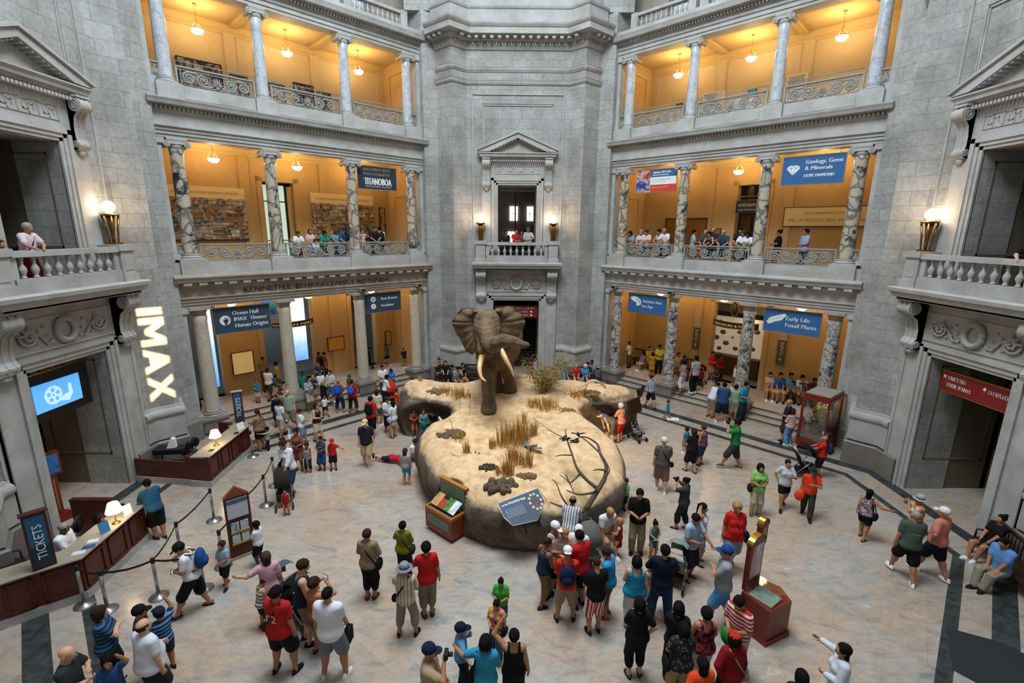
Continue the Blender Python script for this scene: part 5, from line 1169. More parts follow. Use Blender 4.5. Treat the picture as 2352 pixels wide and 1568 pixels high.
# ---- head template, chin z=0, crown z=1
def make_head():
    h = .035; lo = (-.5, -.65, -.4); G = grid(lo, (.5, .65, 1.15), h)
    F = smin(ell(G, (0, -.06, .62), (.345, .43, .375)), ell(G, (0, .1, .4), (.27, .31, .37)), .1)
    F = smin(F, ell(G, (0, .15, .16), (.19, .2, .13)), .1)
    F = smin(F, cone(G, (0, .4, .52), (0, .49, .34), .03, .055), .05)
    F = smin(F, cone(G, (-.16, .34, .585), (.16, .34, .585), .055, .055), .05)
    for e in (-1, 1):
        F = smin(F, ell(G, (e*.35, -.06, .45), (.045, .09, .125)), .03); F = np.maximum(F, -ell(G, (e*.155, .45, .5), (.08, .07, .06)))
    F = smin(F, ell(G, (0, .38, .205), (.11, .07, .05)), .03)
    F = smin(F, cone(G, (0, -.1, .25), (0, -.14, -.35), .22, .25), .08)
    V, Q = snets(F, lo, h); C = V[Q].mean(1)
    mi = np.where((C[:, 1] > .36) & (abs(C[:, 2]-.2) < .035) & (abs(C[:, 0]) < .12), 1, 0)
    vs = [V]; qs = [Q]; ms = [mi]; o = len(V)
    for e in (-1, 1):
        for (cy, r, m) in ((.36, (.062, .05, .04), 2), (.385, (.03, .032, .03), 3)):
            mb = MB(); mb.ball((e*.155, cy, .5), r, 8, 6); q_ = [(f if len(f) == 4 else (f[0], f[1], f[2], f[2])) for f in mb.f]
            q_ = [f for f in q_ if len(set(f)) == 4]; vs.append(NA(mb.v)); qs.append(NA(q_)+o); ms.append(np.full(len(q_), m)); o += len(mb.v)
    return np.concatenate(vs), np.concatenate(qs), np.concatenate(ms)
HEAD = make_head()
def make_hair(st):
    h = .045; lo = (-.75, -1.0, -1.6 if st in ('long', 'pony', 'braid') else -.45); G = grid(lo, (.75, .65, 1.5 if st == 'bun' else 1.3), h); X, Y, Z = G
    cr = ell(G, (0, -.08, .63), (.385, .47, .42)); cut = np.maximum(Y-.2-.25*np.clip(Z-.6, 0, 1), -(Z-.74)) if 0 else None
    face = ell(G, (0, .5, .3), (.34, .42, .48)); low = .3-Z
    if st == 'crop': F = np.maximum(ell(G, (0, -.07, .63), (.362, .448, .395)), np.maximum(-face, .42-Z+Y*.25))
    elif st in ('short', 'side'): F = np.maximum(cr-.02+.02*np.sin(X*19+1)*np.sin(Y*21)*np.sin(Z*17), np.maximum(-face, .33-Z+Y*.35))
    elif st == 'bald': F = np.maximum(np.maximum(ell(G, (0, -.07, .55), (.37, .45, .4)), Z-.72), np.maximum(-ell(G, (0, .5, .4), (.5, .6, .6)), .3-Z))
    elif st == 'curly': F = np.maximum(smin(cr-.05, cr, .1)+.03*np.sin(X*24)*np.sin(Y*22)*np.sin(Z*25), np.maximum(-face, .25-Z+Y*.3))
    elif st == 'bob': F = np.maximum(smin(cr-.06, ell(G, (0, -.14, .34), (.48, .44, .42)), .12)+.012*np.sin(X*22)*np.sin(Z*20+Y*15), np.maximum(-ell(G, (0, .5, .3), (.32, .5, .5)), .0-Z))
    elif st in ('long', 'braid'):
        F = smin(cr-.02, cone(G, (0, -.2, .4), (0, -.34, -.95), .36, .3 if st == 'long' else .1, (1, .6, 1)), .12); F = np.maximum(F, -ell(G, (0, .5, .3), (.33, .5, .55)))
    elif st == 'pony': F = smin(np.maximum(cr, np.maximum(-face, .33-Z+Y*.3)), cone(G, (0, -.52, .72), (0, -.66, -.35), .13, .07), .05)
    elif st == 'bun': F = smin(np.maximum(cr, np.maximum(-face, .33-Z+Y*.3)), ell(G, (0, -.45, .92), (.19, .19, .19)), .04)
    V, Q = snets(F+.008*np.sin(X*40)*np.sin(Z*9), lo, h); return V, Q
_hm = {}
def hair_mesh(st, col):
    k = (st, col)
    if k not in _hm:
        if st not in _hm: _hm[st] = make_hair(st)
        _hm[k] = np_mesh('hair', _hm[st][0], _hm[st][1], HAIRC[col])
    return _hm[k]
def hat_mesh(kind, col):
    k = ('hat', kind, col)
    if k in _hm: return _hm[k]
    m = MB(); mats = [cloth(col), cloth(col)]
    if kind == 'cap' or kind == 'capb':
        s = 1 if kind == 'cap' else -1
        m.lathe([(.42, .62), (.43, .72), (.41, .85), (.33, 1.0), (.2, 1.09), (.03, 1.12)], (0, -.05*1, 0), 18)
        m.v = [(x, y*1.15-.02, z) for x, y, z in m.v]
        n = 9; L = [(.3*math.sin(a), s*(.36+.0*a), .66) for a in np.linspace(-1.4, 1.4, n)]; O = [(.34*math.sin(a), s*(.40+.42*math.cos(a*.9)), .60) for a in np.linspace(-1.4, 1.4, n)]
        m.add([*L, *O, *[(x, y, z-.03) for x, y, z in L], *[(x, y, z-.03) for x, y, z in O]], [(i, i+1, n+i+1, n+i) for i in range(n-1)]+[(2*n+i, 3*n+i, 3*n+i+1, 2*n+i+1) for i in range(n-1)]+[(n+i, n+i+1, 3*n+i+1, 3*n+i) for i in range(n-1)])
        m.ball((0, -.07, 1.12), .03, 6, 4)
    elif kind == 'hat':
        m.lathe([(.74, .6), (.72, .62), (.44, .68), (.43, .8), (.38, 1.02), (.3, 1.1), (.1, 1.06)], (0, -.05, 0), 22); m.lathe([(.445, .69), (.45, .7), (.44, .8), (.43, .81)], (0, -.05, 0), 22, mi=1, cap=False); mats[1] = BLACK
    elif kind == 'visor':
        m.lathe([(.41, .62), (.43, .68), (.42, .76)], (0, -.06, 0), 18, cap=False); m.add([(-.36, .3, .64), (.36, .3, .64), (.28, .82, .58), (-.28, .82, .58), (-.36, .3, .6), (.36, .3, .6), (.28, .82, .54), (-.28, .82, .54)], [(0, 1, 2, 3), (7, 6, 5, 4), (3, 2, 6, 7), (0, 3, 7, 4), (1, 5, 6, 2)])
    _hm[k] = m.build('cap', mats, mesh_only=True); return _hm[k]
def shoe_mesh(kind, col):
    k = ('shoe', kind, col)
    if k in _hm: return _hm[k]
    m = MB(); n = 12
    ol = lambda s, y0=0: [(s*.2*math.cos(a)*(1 if math.sin(a) > 0 else .78), .5*math.sin(a)+.25) for a in [2*PI*i/n for i in range(n)]]
    o = ol(1.); m.prism(o, 0, .09 if kind != 'sandal' else .07, 1)
    if kind == 'shoe':
        for z0, z1, s0, s1, y0, y1 in ((.09, .2, .97, .9, 0, -.02), (.2, .34, .9, .55, -.02, -.14)):
            a = [(x*s0, (y-.25)*s0+.25+y0, z0) for x, y in o]; b = [(x*s1, (y-.25)*s1+.25+y1, z1) for x, y in o]
            m.add(a+b, [(i, (i+1) % n, n+(i+1) % n, n+i) for i in range(n)]+[tuple(range(n, 2*n))], 0, True)
    else:
        m.tube([(-.18, .5, .07), (0, .48, .24), (.18, .5, .07)], .035, 6); m.tube([(-.16, -.02, .07), (-.14, -.1, .3), (0, -.2, .32), (.14, -.1, .3), (.16, -.02, .07)], .03, 6); m.tube([(-.15, .05, .07), (0, .1, .36), (.15, .05, .07)], .03, 6)
    _hm[k] = m.build(kind, [cloth(col), cloth('#e6e4df') if (kind == 'shoe' and col not in ('#1a1a1c', '#2a211b')) else BLACK], mesh_only=True); return _hm[k]
def make_hand(curl):
    m = MB(); m.tube([(0, 0, 0), (0, .12, 0), (0, .4, 0), (0, .5, 0)], [.12, .17, .21, .17], 8, flat=.42)
    for i, (x, L) in enumerate(((-.15, .42), (-.05, .5), (.05, .47), (.145, .36))):
        p = Vector((x, .44, 0)); P = [tuple(p)]; a = -.15-.12*curl
        for s in (.42, .33, .25): p = p+Vector((x*.12, math.cos(a)*L*s, math.sin(a)*L*s)); P.append(tuple(p)); a -= .75*curl
        m.tube(P, [.052, .048, .043, .034], 5)
    m.tube([(-.12, .12, -.02), (-.25, .25, -.06), (-.28, .4, -.1-.1*curl), (-.22, .5, -.14-.16*curl)], [.07, .06, .052, .04], 5)
    q_ = []
    for f in m.f:
        if len(f) == 4: q_.append(tuple(f))
        else:
            for j in range(1, len(f)-1, 2): q_.append((f[0], f[j], f[j+1], f[min(j+2, len(f)-1)]))
    q_ = [t for t in q_ if len(set(t)) == 4]
    return NA(m.v), NA(q_)
HANDS = {0: make_hand(.35), 1: make_hand(1.1)}
def ik(a, t, l1, l2, hint):
    d = t-a; L = min(d.length, (l1+l2)*.995); d = d.normalized() if d.length > 1e-6 else Vector((0, 0, -1)); t = a+d*L
    x = (l1*l1-l2*l2+L*L)/(2*L) if L > 1e-6 else 0; y = math.sqrt(max(0, l1*l1-x*x))
    hv = hint-d*hint.dot(d); hv = hv.normalized() if hv.length > 1e-6 else d.orthogonal().normalized()
    return a+d*x+hv*y, t
# wrist targets: (side offset, forward, height above the hip joint), elbow hint (side, forward, up)
ARM = {'down': ((.15, .015, -.03), (.3, -1, 0)), 'loose': ((.19, .04, .0), (.6, -1, 0)), 'belly': ((.03, .135, .12), (.7, -.5, -.3)), 'chest': ((.03, .13, .2), (.8, -.2, -.5)), 'face': ((.05, .14, .35), (.9, .2, -.8)), 'ear': ((.1, .04, .37), (1, .3, -.6)), 'hip': ((.12, .01, .04), (1, -.7, 0)), 'back': ((.04, -.11, .04), (1, -.5, 0)),
       'point': ((.2, .26, .33), (.5, -.3, -1)), 'out': ((.33, .1, .2), (.2, -1, -.5)), 'fwd': ((.09, .27, .12), (.5, -.4, -1)), 'low': ((.1, .25, -.02), (.4, -.5, -.4)), 'rail': ((.04, .2, .13), (1, -.2, -.2)), 'up': ((.13, .1, .5), (1, .2, 0)), 'head': ((.1, -.02, .43), (1, .1, 0)), 'lap': ((.05, .16, .03), (.8, -.5, 0)), 'chin': ((.03, .12, .33), (.6, .3, -1)), 'reach': ((.12, .3, -.12), (.4, -.5, 0)), 'cross': ((-.06, .12, .17), (1, -.1, -.3)), 'hold': ((.1, .12, .02), (.5, -1, 0))}
def legs_for(kind, hz):
    A = .042
    return {'stand': ((-.06, .0, A), (.06, .02, A)), 'wide': ((-.1, .0, A), (.1, .03, A)), 'walk': ((-.05, .15, A), (.05, -.15, A+.02)), 'walk2': ((-.05, -.16, A+.03), (.05, .14, A)), 'step': ((-.05, .09, A), (.06, -.07, A)), 'close': ((-.045, 0, A), (.045, .015, A)), 'sit': ((-.06, .27, A), (.06, .25, A)), 'sitx': ((-.05, .3, A), (.03, .33, A)), 'squat': ((-.08, .1, A), (.09, .0, A)), 'lunge': ((-.07, .2, A), (.07, -.12, A)), 'dangle': ((-.06, .2, hz-.2), (.06, .22, hz-.18)), 'floor': ((-.09, .3, A), (.12, .34, A)), 'cross': ((-.03, .02, A), (.05, -.05, A))}[kind]
NP = [0]
BAGS = []
def person(pos, face, label, sx='m', skin='l', hair='short:b', top='tee:#888888', bot='shorts:#777777', shoe='shoe:#dcdcdc', arms='down,down', legs='stand', lean=0., head=0., turn=0., g=1.0, hat=None, bag=None, hz=None, rx=0., hold=None, group=None, res=1.0, prints=None):
    x0, y0, z0, H = pos; NP[0] += 1
    n_ = (abs(x0)+y0)*q2
    if z0 == 0 and n_ > 11.62 and abs(y0-abs(x0))*q2 < 5.3: z0 = .14*min(3, 1+int((n_-11.62)/.36)); x0 += (-.305-x0)*z0/7.76; y0 += (-12.33-y0)*z0/7.76
    child = sx == 'c'; H = max(.6, min(H, 1.9)); dist = math.hypot(x0+.3, y0+12.3); h = (.0125 if dist < 15 else .0155 if dist < 21 else .019)*res/max(.75, min(1, H/1.6))
    hzs = hz if hz is not None else (.5 if child else .52)
    sh = .09 if child else (.109 if sx == 'm' else .096); hs = (.175 if H < 1.05 else .155) if child else .134; sit = legs in ('sit', 'sitx', 'squat', 'dangle', 'floor')
    gt = g*(1.0 if sx != 'c' else .93); sp = .3 if not child else .28
    ca, sa = math.cos(lean), math.sin(lean)
    def T(p): y, z = p[1], p[2]-hzs; return Vector((p[0], y*ca+z*sa, -y*sa+z*ca+hzs))
    Fl, Fr = legs_for(legs, hzs); scl = .47 if not child else .45
    L1, L2 = .245*(hzs/.52 if not sit else 1), .235*(hzs/.52 if not sit else 1)
    J = {}
    for s, ft in ((-1, Fl), (1, Fr)):
        hp = Vector((s*.05, 0, hzs-.01)); kn, an = ik(hp, Vector(ft), L1, L2, Vector((s*.15, 1, .3 if sit else 0))); J['h', s], J['k', s], J['a', s] = hp, kn, an
    A = arms.split(',')
    for s, nm in ((-1, A[0]), (1, A[1])):
        tg, hi = ARM[nm]; shp = T((s*(sh-.012), 0, hzs+sp-.01)); tw = T((s*tg[0], tg[1], hzs+tg[2]+(-.02 if child else 0)))
        el, wr = ik(shp, tw, .16*(.9 if child else 1), .14*(.9 if child else 1), Vector((s*hi[0], hi[1], hi[2]))); J['s', s], J['e', s], J['w', s] = shp, el, wr
    allp = list(J.values())+[T((0, 0, hzs+sp+.1)), T((0, -.09*g, hzs)), T((0, .09*g, hzs)), T((0, -.1, hzs+.25))]
    lo = [min(p[i] for p in allp)-.11*max(1, g) for i in range(3)]; hi_ = [max(p[i] for p in allp)+.11*max(1, g) for i in range(3)]; lo[2] = max(lo[2], -.01) if not rx else lo[2]
    def tg_(G):
        X, Y, Z = G; z = Z-hzs; return (X, Y*ca-z*sa, Y*sa+z*ca+hzs)
    def torso(G, f=1., neck=True):
        Q_ = tg_(G); fm_ = sx == 'f'
        F = ell(Q_, (0, 0, hzs+.015), ((.098 if fm_ else .09)*gt*f, .074*gt*f, .075))
        F = smin(F, ell(Q_, (0, .012*(g-.8)*3, hzs+.11), ((.078 if fm_ else .085)*gt*f, (.062 if g < 1.15 else .082)*gt*f, .1)), .04)
        F = smin(F, ell(Q_, (0, .0, hzs+.215), (.92*sh*f*(.5+.5*g), .066*f*(.6+.4*g), .1)), .04)
        F = smin(F, cone(Q_, (-(sh-.03), -.005, hzs+sp-.015), (sh-.03, -.005, hzs+sp-.015), .037*f, .037*f), .03)
        if fm_: 
            for e in (-1, 1): F = smin(F, ell(Q_, (e*.04, .05, hzs+.215), (.037, .036, .038)), .02)
        if neck: F = smin(F, cone(Q_, (0, -.008, hzs+sp), (0, .0, hzs+sp+.07), .031, .028), .02)
        return F
    tr = (.056*gt, .04*gt, .038, .024)
    def legsd(G, end=9, off=0.):
        F = None
        for s in (-1, 1):
            c = cone(G, J['h', s]+Vector((s*.002, 0, 0)), J['k', s], tr[0]+off, tr[1]+off)
            if end > 1:
                c = smin(c, cone(G, J['k', s], J['a', s], tr[2]+off, tr[3]+off), .015)
                mid = J['k', s].lerp(J['a', s], .3); c = smin(c, ell(G, (mid.x, mid.y-.012, mid.z), (.035+off, .037+off, .07)), .02)
            F = c if F is None else smin(F, c, .012)
        return F
    def armsd(G, part, off=0., fr=1.):
        F = None
        for s in (-1, 1):
            S, E, Wr = J['s', s], J['e', s], J['w', s]
            c = cone(G, S, S.lerp(E, min(1, fr)), .034+off, (.034-.008*min(1, fr))+off)
            if fr > 1: c = smin(c, cone(G, E, E.lerp(Wr, fr-1), .0255+off, .019+off), .01)
            F = c if F is None else np.minimum(F, c)
        return F
    # ---- body
    G = grid(lo, hi_, h); F = smin(torso(G), legsd(G), .03); F = smin(F, armsd(G, 0, 0, 2.), .022)
    for s in (-1, 1): a = J['a', s]; F = smin(F, cone(G, (a.x, a.y-.015, a.z-.022), (a.x+s*.01, a.y+.075, a.z-.028), .02, .015), .015)
    V, Q = snets(F, lo, h); Vs = [V*H]; Qs = [Q]; Ms = [np.zeros(len(Q), int)]; o = len(V)
    hb = T((0, .012, hzs+sp+.045)); k = hs/.134
    Rh = Matrix.Rotation(-turn, 3, 'Z') @ Matrix.Rotation(-lean*.6-head, 3, 'X'); Rn = NA(Rh)
    HV, HQ, HM_ = HEAD; V = (HV @ Rn.T*hs+NA(hb))*H; Vs.append(V); Qs.append(HQ+o); Ms.append(HM_); o += len(V)
    HL = .098*(1.0 if not child else .9)
    hands = {}
    for s in (-1, 1):
        d = (J['w', s]-J['e', s]).normalized(); HVt, HQt = HANDS[1 if A[0 if s < 0 else 1] in ('belly', 'face', 'chest', 'fwd', 'rail', 'hold', 'chin') else 0]
        inn = Vector((-s, .25, 0)); n = -(inn-d*inn.dot(d)).normalized(); xx = d.cross(n); M3 = NA(Matrix((xx, d, n)).transposed()); v = HVt.copy(); 
        if s > 0: v[:, 0] *= -1
        Vs.append((v*HL @ M3.T+NA(J['w', s]-d*.006))*H); q_ = HQt+o; Qs.append(q_ if s < 0 else q_[:, ::-1]); Ms.append(np.zeros(len(HQt), int)); o += len(v); hands[s] = (J['w', s]+d*.05)*H
    root = thing('person', label, 'person', (x0, y0, z0), -face*PI/180, group); root.rotation_euler = (rx, 0, -face*PI/180)
    link('body', np_mesh('body', np.concatenate(Vs), np.concatenate(Qs), [SKIN[skin], LIPS, EYEW, IRIS], np.concatenate(Ms)), root)
    if hair:
        st, hc = hair.split(':'); ho = link('hair', hair_mesh(st, hc), root); ho.matrix_local = Matrix.Translation(hb*H) @ Rh.to_4x4() @ Matrix.Scale(hs*H, 4)
    if hat:
        kd, hc = hat.split(':'); ho = link({'hat': 'hat', 'visor': 'visor'}.get(kd, 'cap'), hat_mesh(kd, hc), root); ho.matrix_local = Matrix.Translation(hb*H) @ Rh.to_4x4() @ Matrix.Scale(hs*H, 4)
    # ---- clothes
    def garment(name, f, lo_, hi2, mat):
        Gc = grid(lo_, hi2, h*.92); V, Q = snets(f(Gc), lo_, h*.92)
        if len(V): return link(name, np_mesh(name, V*H, Q, cloth(mat)), root)
    tk, tc = top.split(':'); bk, bc = bot.split(':')
    fr = {'tee': .68, 'polo': .7, 'long': 1.85, 'tank': 0, 'dress': .5, 'sdress': 0, 'blouse': 1.4}[tk]
    hem = hzs-(.035 if tk in ('tee', 'polo', 'blouse', 'long') else .02); sk = None
    if tk in ('dress', 'sdress'): sk = hzs-(.2 if child else .24)
    def ftop(Gc):
        Q_ = tg_(Gc); z = Q_[2]; off = .011+.01*np.clip((hzs+.2-z)/.22, 0, 1)
        F = torso(Gc, 1., False)-off
        if fr: F = smin(F, armsd(Gc, 0, .011, fr), .012)
        if tk in ('tank', 'sdress'): F = np.maximum(F, np.minimum(z-(hzs+sp-.03), np.maximum(z-(hzs+sp+.03), np.abs(np.abs(Q_[0])-.052)-.014)))
        else: F = np.maximum(F, -ell(Q_, (0, .02, hzs+sp+.05), (.04, .05, .04)))
        if sk is not None and not sit: F = smin(F, cone(Gc, (0, 0, hzs+.03), (0, 0, sk-.02), .08*gt, .12*gt, (1, .8, 1)), .03); return np.maximum(F, sk-Gc[2])
        if sit and tk in ('dress', 'sdress'): F = smin(F, legsd(Gc, 1, .02), .03); return F
        return np.maximum(F, hem-z)
    zt = T((0, 0, hzs+sp+.05))
    sho = [J['s', s].lerp(J['e', s], min(1, fr)) for s in (-1, 1)]+([J['w', s] for s in (-1, 1)]+[J['e', s] for s in (-1, 1)] if fr > 1 else [])+[T((e*(sh+.02), 0, hzs+sp)) for e in (-1, 1)]+[T((e*.1*gt, b*.08*gt, hzs-.06)) for e in (-1, 1) for b in (-1, 1)]+[T((0, e*.08*gt, hzs+.2)) for e in (-1, 1)]
    if sk is not None: sho += [Vector((e*.11*gt, b*.1*gt, sk-.0)) for e in (-1, 1) for b in (-1, 1)]
    if sit and sk is not None: sho += [J['k', s] for s in (-1, 1)]
    pad = .055
    garment({'tee': 'shirt', 'polo': 'shirt', 'long': 'long_sleeved_shirt', 'tank': 'tank_top', 'dress': 'dress', 'sdress': 'dress', 'blouse': 'blouse'}[tk], ftop, [min(p[i] for p in sho)-pad for i in range(3)], [max(p[i] for p in sho)+pad for i in range(3)], tc)
    if bk != 'none':
        ext = {'shorts': .86, 'long_shorts': 1.12, 'trousers': 1.93, 'capris': 1.55, 'skirt': .0, 'mini': .6}[bk]; wst = hzs+.045; loose = {'shorts': .02, 'long_shorts': .022, 'trousers': .012, 'capris': .012, 'mini': .014}.get(bk, .015)
        kz = hzs-(.17 if bk == 'skirt' else .2)
        def fbot(Gc):
            Q_ = tg_(Gc); F = ell(Q_, (0, 0, hzs+.01), ((.1 if sx == 'f' else .093)*gt+.005, .08*gt+.004, .085))
            if bk == 'skirt' and not sit: F = smin(F, cone(Gc, (0, 0, hzs), (0, 0, kz-.03), .085*gt, .11*gt, (1, .8, 1)), .03); return np.maximum(np.maximum(F, kz-Gc[2]), Q_[2]-wst)
            for s in (-1, 1):
                a, b, c = J['h', s], J['k', s], J['a', s]; e_ = min(1, ext if ext else .8)
                L = a.lerp(b, e_); leg = cone(Gc, a, L, tr[0]+loose*.6, tr[0]+(tr[1]-tr[0])*e_+loose)
                if ext > 1:
                    leg = smin(leg, cone(Gc, b, b.lerp(c, ext-1), tr[2]+loose, tr[3]+loose*1.1+.006), .02)
                    if ext > 1.3: md = b.lerp(c, .3); leg = smin(leg, ell(Gc, (md.x, md.y-.012, md.z), (.035+loose, .038+loose, .08)), .02)
                F = smin(F, leg, .015)
            return np.maximum(F, Q_[2]-wst)
        pts = [T((e*.1*gt, b*.085*gt, z)) for e in (-1, 1) for b in (-1, 1) for z in (wst, hzs-.06)]
        for s in (-1, 1):
            pts += [J['h', s].lerp(J['k', s], min(1, ext if ext else 1))]+([J['k', s], J['k', s].lerp(J['a', s], ext-1)] if ext > 1 else [])
        if bk == 'skirt': pts += [Vector((e*.1, b*.09, kz)) for e in (-1, 1) for b in (-1, 1)]
        pd = .055*max(1, gt)+.01
        garment({'shorts': 'shorts', 'long_shorts': 'shorts', 'mini': 'shorts', 'trousers': 'trousers', 'capris': 'trousers', 'skirt': 'skirt'}[bk], fbot, [min(p[i] for p in pts)-pd for i in range(3)], [max(p[i] for p in pts)+pd for i in range(3)], bc)
    if shoe:
        kd, sc_ = shoe.split(':')
        for s in (-1, 1):
            a = J['a', s]; so = link(kd, shoe_mesh(kd, sc_), root); so.location = (a.x*H, (a.y-.016)*H, (a.z-.044)*H); so.rotation_euler = (0, 0, -s*.18); so.scale = (.155*H,)*3
    if prints:
        m = MB(); txt, col, back = prints; b = 1 if back else -1
        vs, fs = text_geo(txt); xa = min(v[0] for v in vs); xb = max(v[0] for v in vs); w = .1
        m.add([tuple(T((b*((v[0]-xa)/(xb-xa)-.5)*w, -b*(.084 if g < 1.1 else .1), hzs+.2+(v[1]-.3)*w/(xb-xa)))*H) for v in vs], fs); m.build('shirt_print', cloth(col), root)
    W4 = Matrix.Translation((x0, y0, z0)) @ Matrix.Rotation(-face*PI/180, 4, 'Z')
    if bag: add_bag(bag, W4, T, H, hzs, sp, sh, gt, hands)
    if hold: add_hold(hold, W4, H, hands, J)
    return root, hands, W4
def wt(o, W4): o.matrix_world = W4; return o
def add_bag(spec, W4, T, H, hzs, sp, sh, gt, hands):
    kind, col, lab = spec.split(':'); r = thing(kind, lab, 'bag'); r.matrix_world = W4; r['category'] = 'backpack' if kind == 'backpack' else 'bag'
    mt = cloth(col); P = lambda x, y, z: tuple(T((x, y, z))*H)
    if kind == 'backpack':
        m = MB(); c = T((0, -.13*gt, hzs+.2))*H; m.ball(tuple(c), (.1*H, .06*H, .14*H), 12, 10).ball(P(0, -.17*gt, hzs+.16), (.07*H, .04*H, .07*H), 10, 8); m.build('pack', mt, r)
        for e in (-1, 1): MB().tube([P(e*.05, -.09*gt, hzs+.3), P(e*.065, -.02, hzs+sp+.035), P(e*.07, .07*gt, hzs+.24), P(e*.09, .03, hzs+.12), P(e*.08, -.08*gt, hzs+.1)], .014*H, 5, flat=.5).build('strap', BLACK, r)
    elif kind in ('shoulder_bag', 'camera_bag', 'tote_bag'):
        e = -1 if lab.startswith('l') else 1; e = 1 if (len(lab) % 2) else -1; w = .085 if kind != 'camera_bag' else .05
        m = MB(); c = P(e*(.105*gt+.03), .01, hzs+.0); m.ball(c, (.04*H, w*H, w*.95*H), 12, 8); m.build('pouch', mt, r)
        pts = [P(e*(.1*gt+.02), -.05, hzs+.03), P(e*.02, -.085*gt, hzs+.2), P(-e*.06, -.03, hzs+sp+.038), P(-e*.05, .05, hzs+sp-.01), P(e*.01, .09*gt, hzs+.18), P(e*(.09*gt+.02), .07, hzs+.04)]
        if kind == 'tote_bag': pts = [P(e*(.1*gt+.02), -.06, hzs+.06), P(e*(sh-.02), -.03, hzs+sp+.03), P(e*(sh-.02), .02, hzs+sp+.03), P(e*(.1*gt+.02), .06, hzs+.06)]
        MB().tube(pts, .009*H, 5).build('strap', mt, r)
    elif kind in ('handbag', 'paper_bag'):
        s = 1; hp = hands[s]; m = MB(); a = .13 if kind == 'paper_bag' else .11
        m.box(hp.x-.05, hp.y-a, hp.z-.42 if kind == 'paper_bag' else hp.z-.4, hp.x+.05, hp.y+a, hp.z-.12); m.build('pouch', mt, r); MB().tube([(hp.x, hp.y-.07, hp.z-.12), (hp.x, hp.y-.03, hp.z), (hp.x, hp.y+.03, hp.z), (hp.x, hp.y+.07, hp.z-.12)], .008, 5).build('handle', mt, r)
def add_hold(spec, W4, H, hands, J):
    kind, col, lab = spec.split(':'); r = thing(kind, lab, {'phone': 'phone', 'camera': 'camera', 'booklet': 'booklet', 'paper': 'paper', 'bottle': 'bottle', 'shirt_bundle': 'clothing'}[kind]); r.matrix_world = W4
    c = (hands[-1]+hands[1])/2 if (hands[-1]-hands[1]).length < .3 else hands[1]; c = c+Vector((0, .03, .02))
    M_ = Matrix.Translation(c)
    if kind == 'phone': MB(M_).box(-.07, -.006, -.035, .07, .006, .035).build('phone_body', BLACK, r); MB(M_).box(-.062, -.009, -.03, .062, -.006, .03).build('screen', plain('phone_screen', '#a9c8ea', .3, emis=.8), r)
    elif kind == 'camera': MB(M_).box(-.07, -.03, -.045, .07, .03, .045).build('camera_body', cloth(col), r); MB(M_).tube([(0, .03, 0), (0, .1, 0)], .035, 12).build('lens', BLACK, r)
    elif kind == 'bottle': MB(M_).lathe([(.035, -.1), (.035, .06), (.012, .1), (.014, .12)], seg=10).build('bottle_body', cloth(col), r)
    elif kind == 'shirt_bundle': MB(M_).ball((0, 0, -.08), (.13, .08, .17), 12, 8).build('cloth_folds', cloth(col), r)
    else: MB(M_ @ Matrix.Rotation(-.9, 4, 'X')).box(-.1, -.005, -.075, .1, .005, .075).build('page', cloth(col), r)
TOPM = plain('desk_marble_top', '#978b79', .3, var=.08); WPAN = plain('mahogany_panel', '#4f2116', .35, var=.25)
def desk(name, label, pl, hgt, zlow=None):
    # pl: outer floor polyline, visitor side to the right of travel
    r = thing(name, label, 'desk', (0, 0, 0))
    MB().sweep(pl, [(-.62, 0), (-.02, 0), (-.02, .2), (-.62, .2)]).build('base', STONE_P, r)
    m = MB(); m.sweep(pl, [(-.1, .2), (-.03, .2), (-.03, hgt-.04), (-.1, hgt-.04)]); m.build('front', WPAN, r)
    for a, b in zip(pl, pl[1:]):
        A, B = Vector(a), Vector(b); L = (B-A).length; d = (B-A)/L; n = max(1, round(L/.62)); ang = math.atan2(d.y, d.x)
        for i in range(n):
            Mx = Matrix.Translation((A.x, A.y, 0)) @ Matrix.Rotation(ang, 4, 'Z'); x0 = L*i/n+.07; x1 = L*(i+1)/n-.07; m = MB(Mx)
            for q_ in ((x0, .26, x1, .3), (x0, hgt-.16, x1, hgt-.12), (x0, .26, x0+.04, hgt-.12), (x1-.04, .26, x1, hgt-.12)): m.box(q_[0], -.0, q_[1], q_[2], .035, q_[3])
            m.build('panel', WOOD, r)
    MB().sweep(pl, [(-.55, hgt-.04), (.02, hgt-.04), (.03, hgt-.02), (.02, hgt), (-.55, hgt)]).build('counter_top', TOPM, r)
    return r
DN = [(-9.9, -4.35), (-9.8, -4.03), (-9.25, -3.6), (-9.43, -1.55)]; DF = [(-9.42, 1.0), (-9.49, 3.44), (-10.2, 4.2)]
desk('ticket_desk', 'near mahogany ticket desk with lit marble counter, left foreground', [(-10.6, -4.75)]+DN[1:], 1.02)
desk('ticket_desk', 'far mahogany ticket desk with lit marble counter, in front of the nearest left column', DF, 1.0)
r = thing('desk_screen_wall', 'dark red-brown wooden side wall closing the far ticket desk', 'partition', (0, 0, 0))
MB().sweep([(-11.93, 1.28), (-9.42, 1.0)], [(-.06, .2), (.0, .2), (.0, .78), (-.06, .78)]).build('panel', WPAN, r); MB().sweep([(-11.93, 1.28), (-9.42, 1.0)], [(-.08, 0), (.02, 0), (.02, .2), (-.08, .2)]).build('base', STONE_P, r)
MB().sweep([(-10.2, 1.09), (-9.42, 1.0)], [(-.08, .78), (.02, .78), (.02, .98), (-.08, .98)]).build('raised_end', WOOD, r)
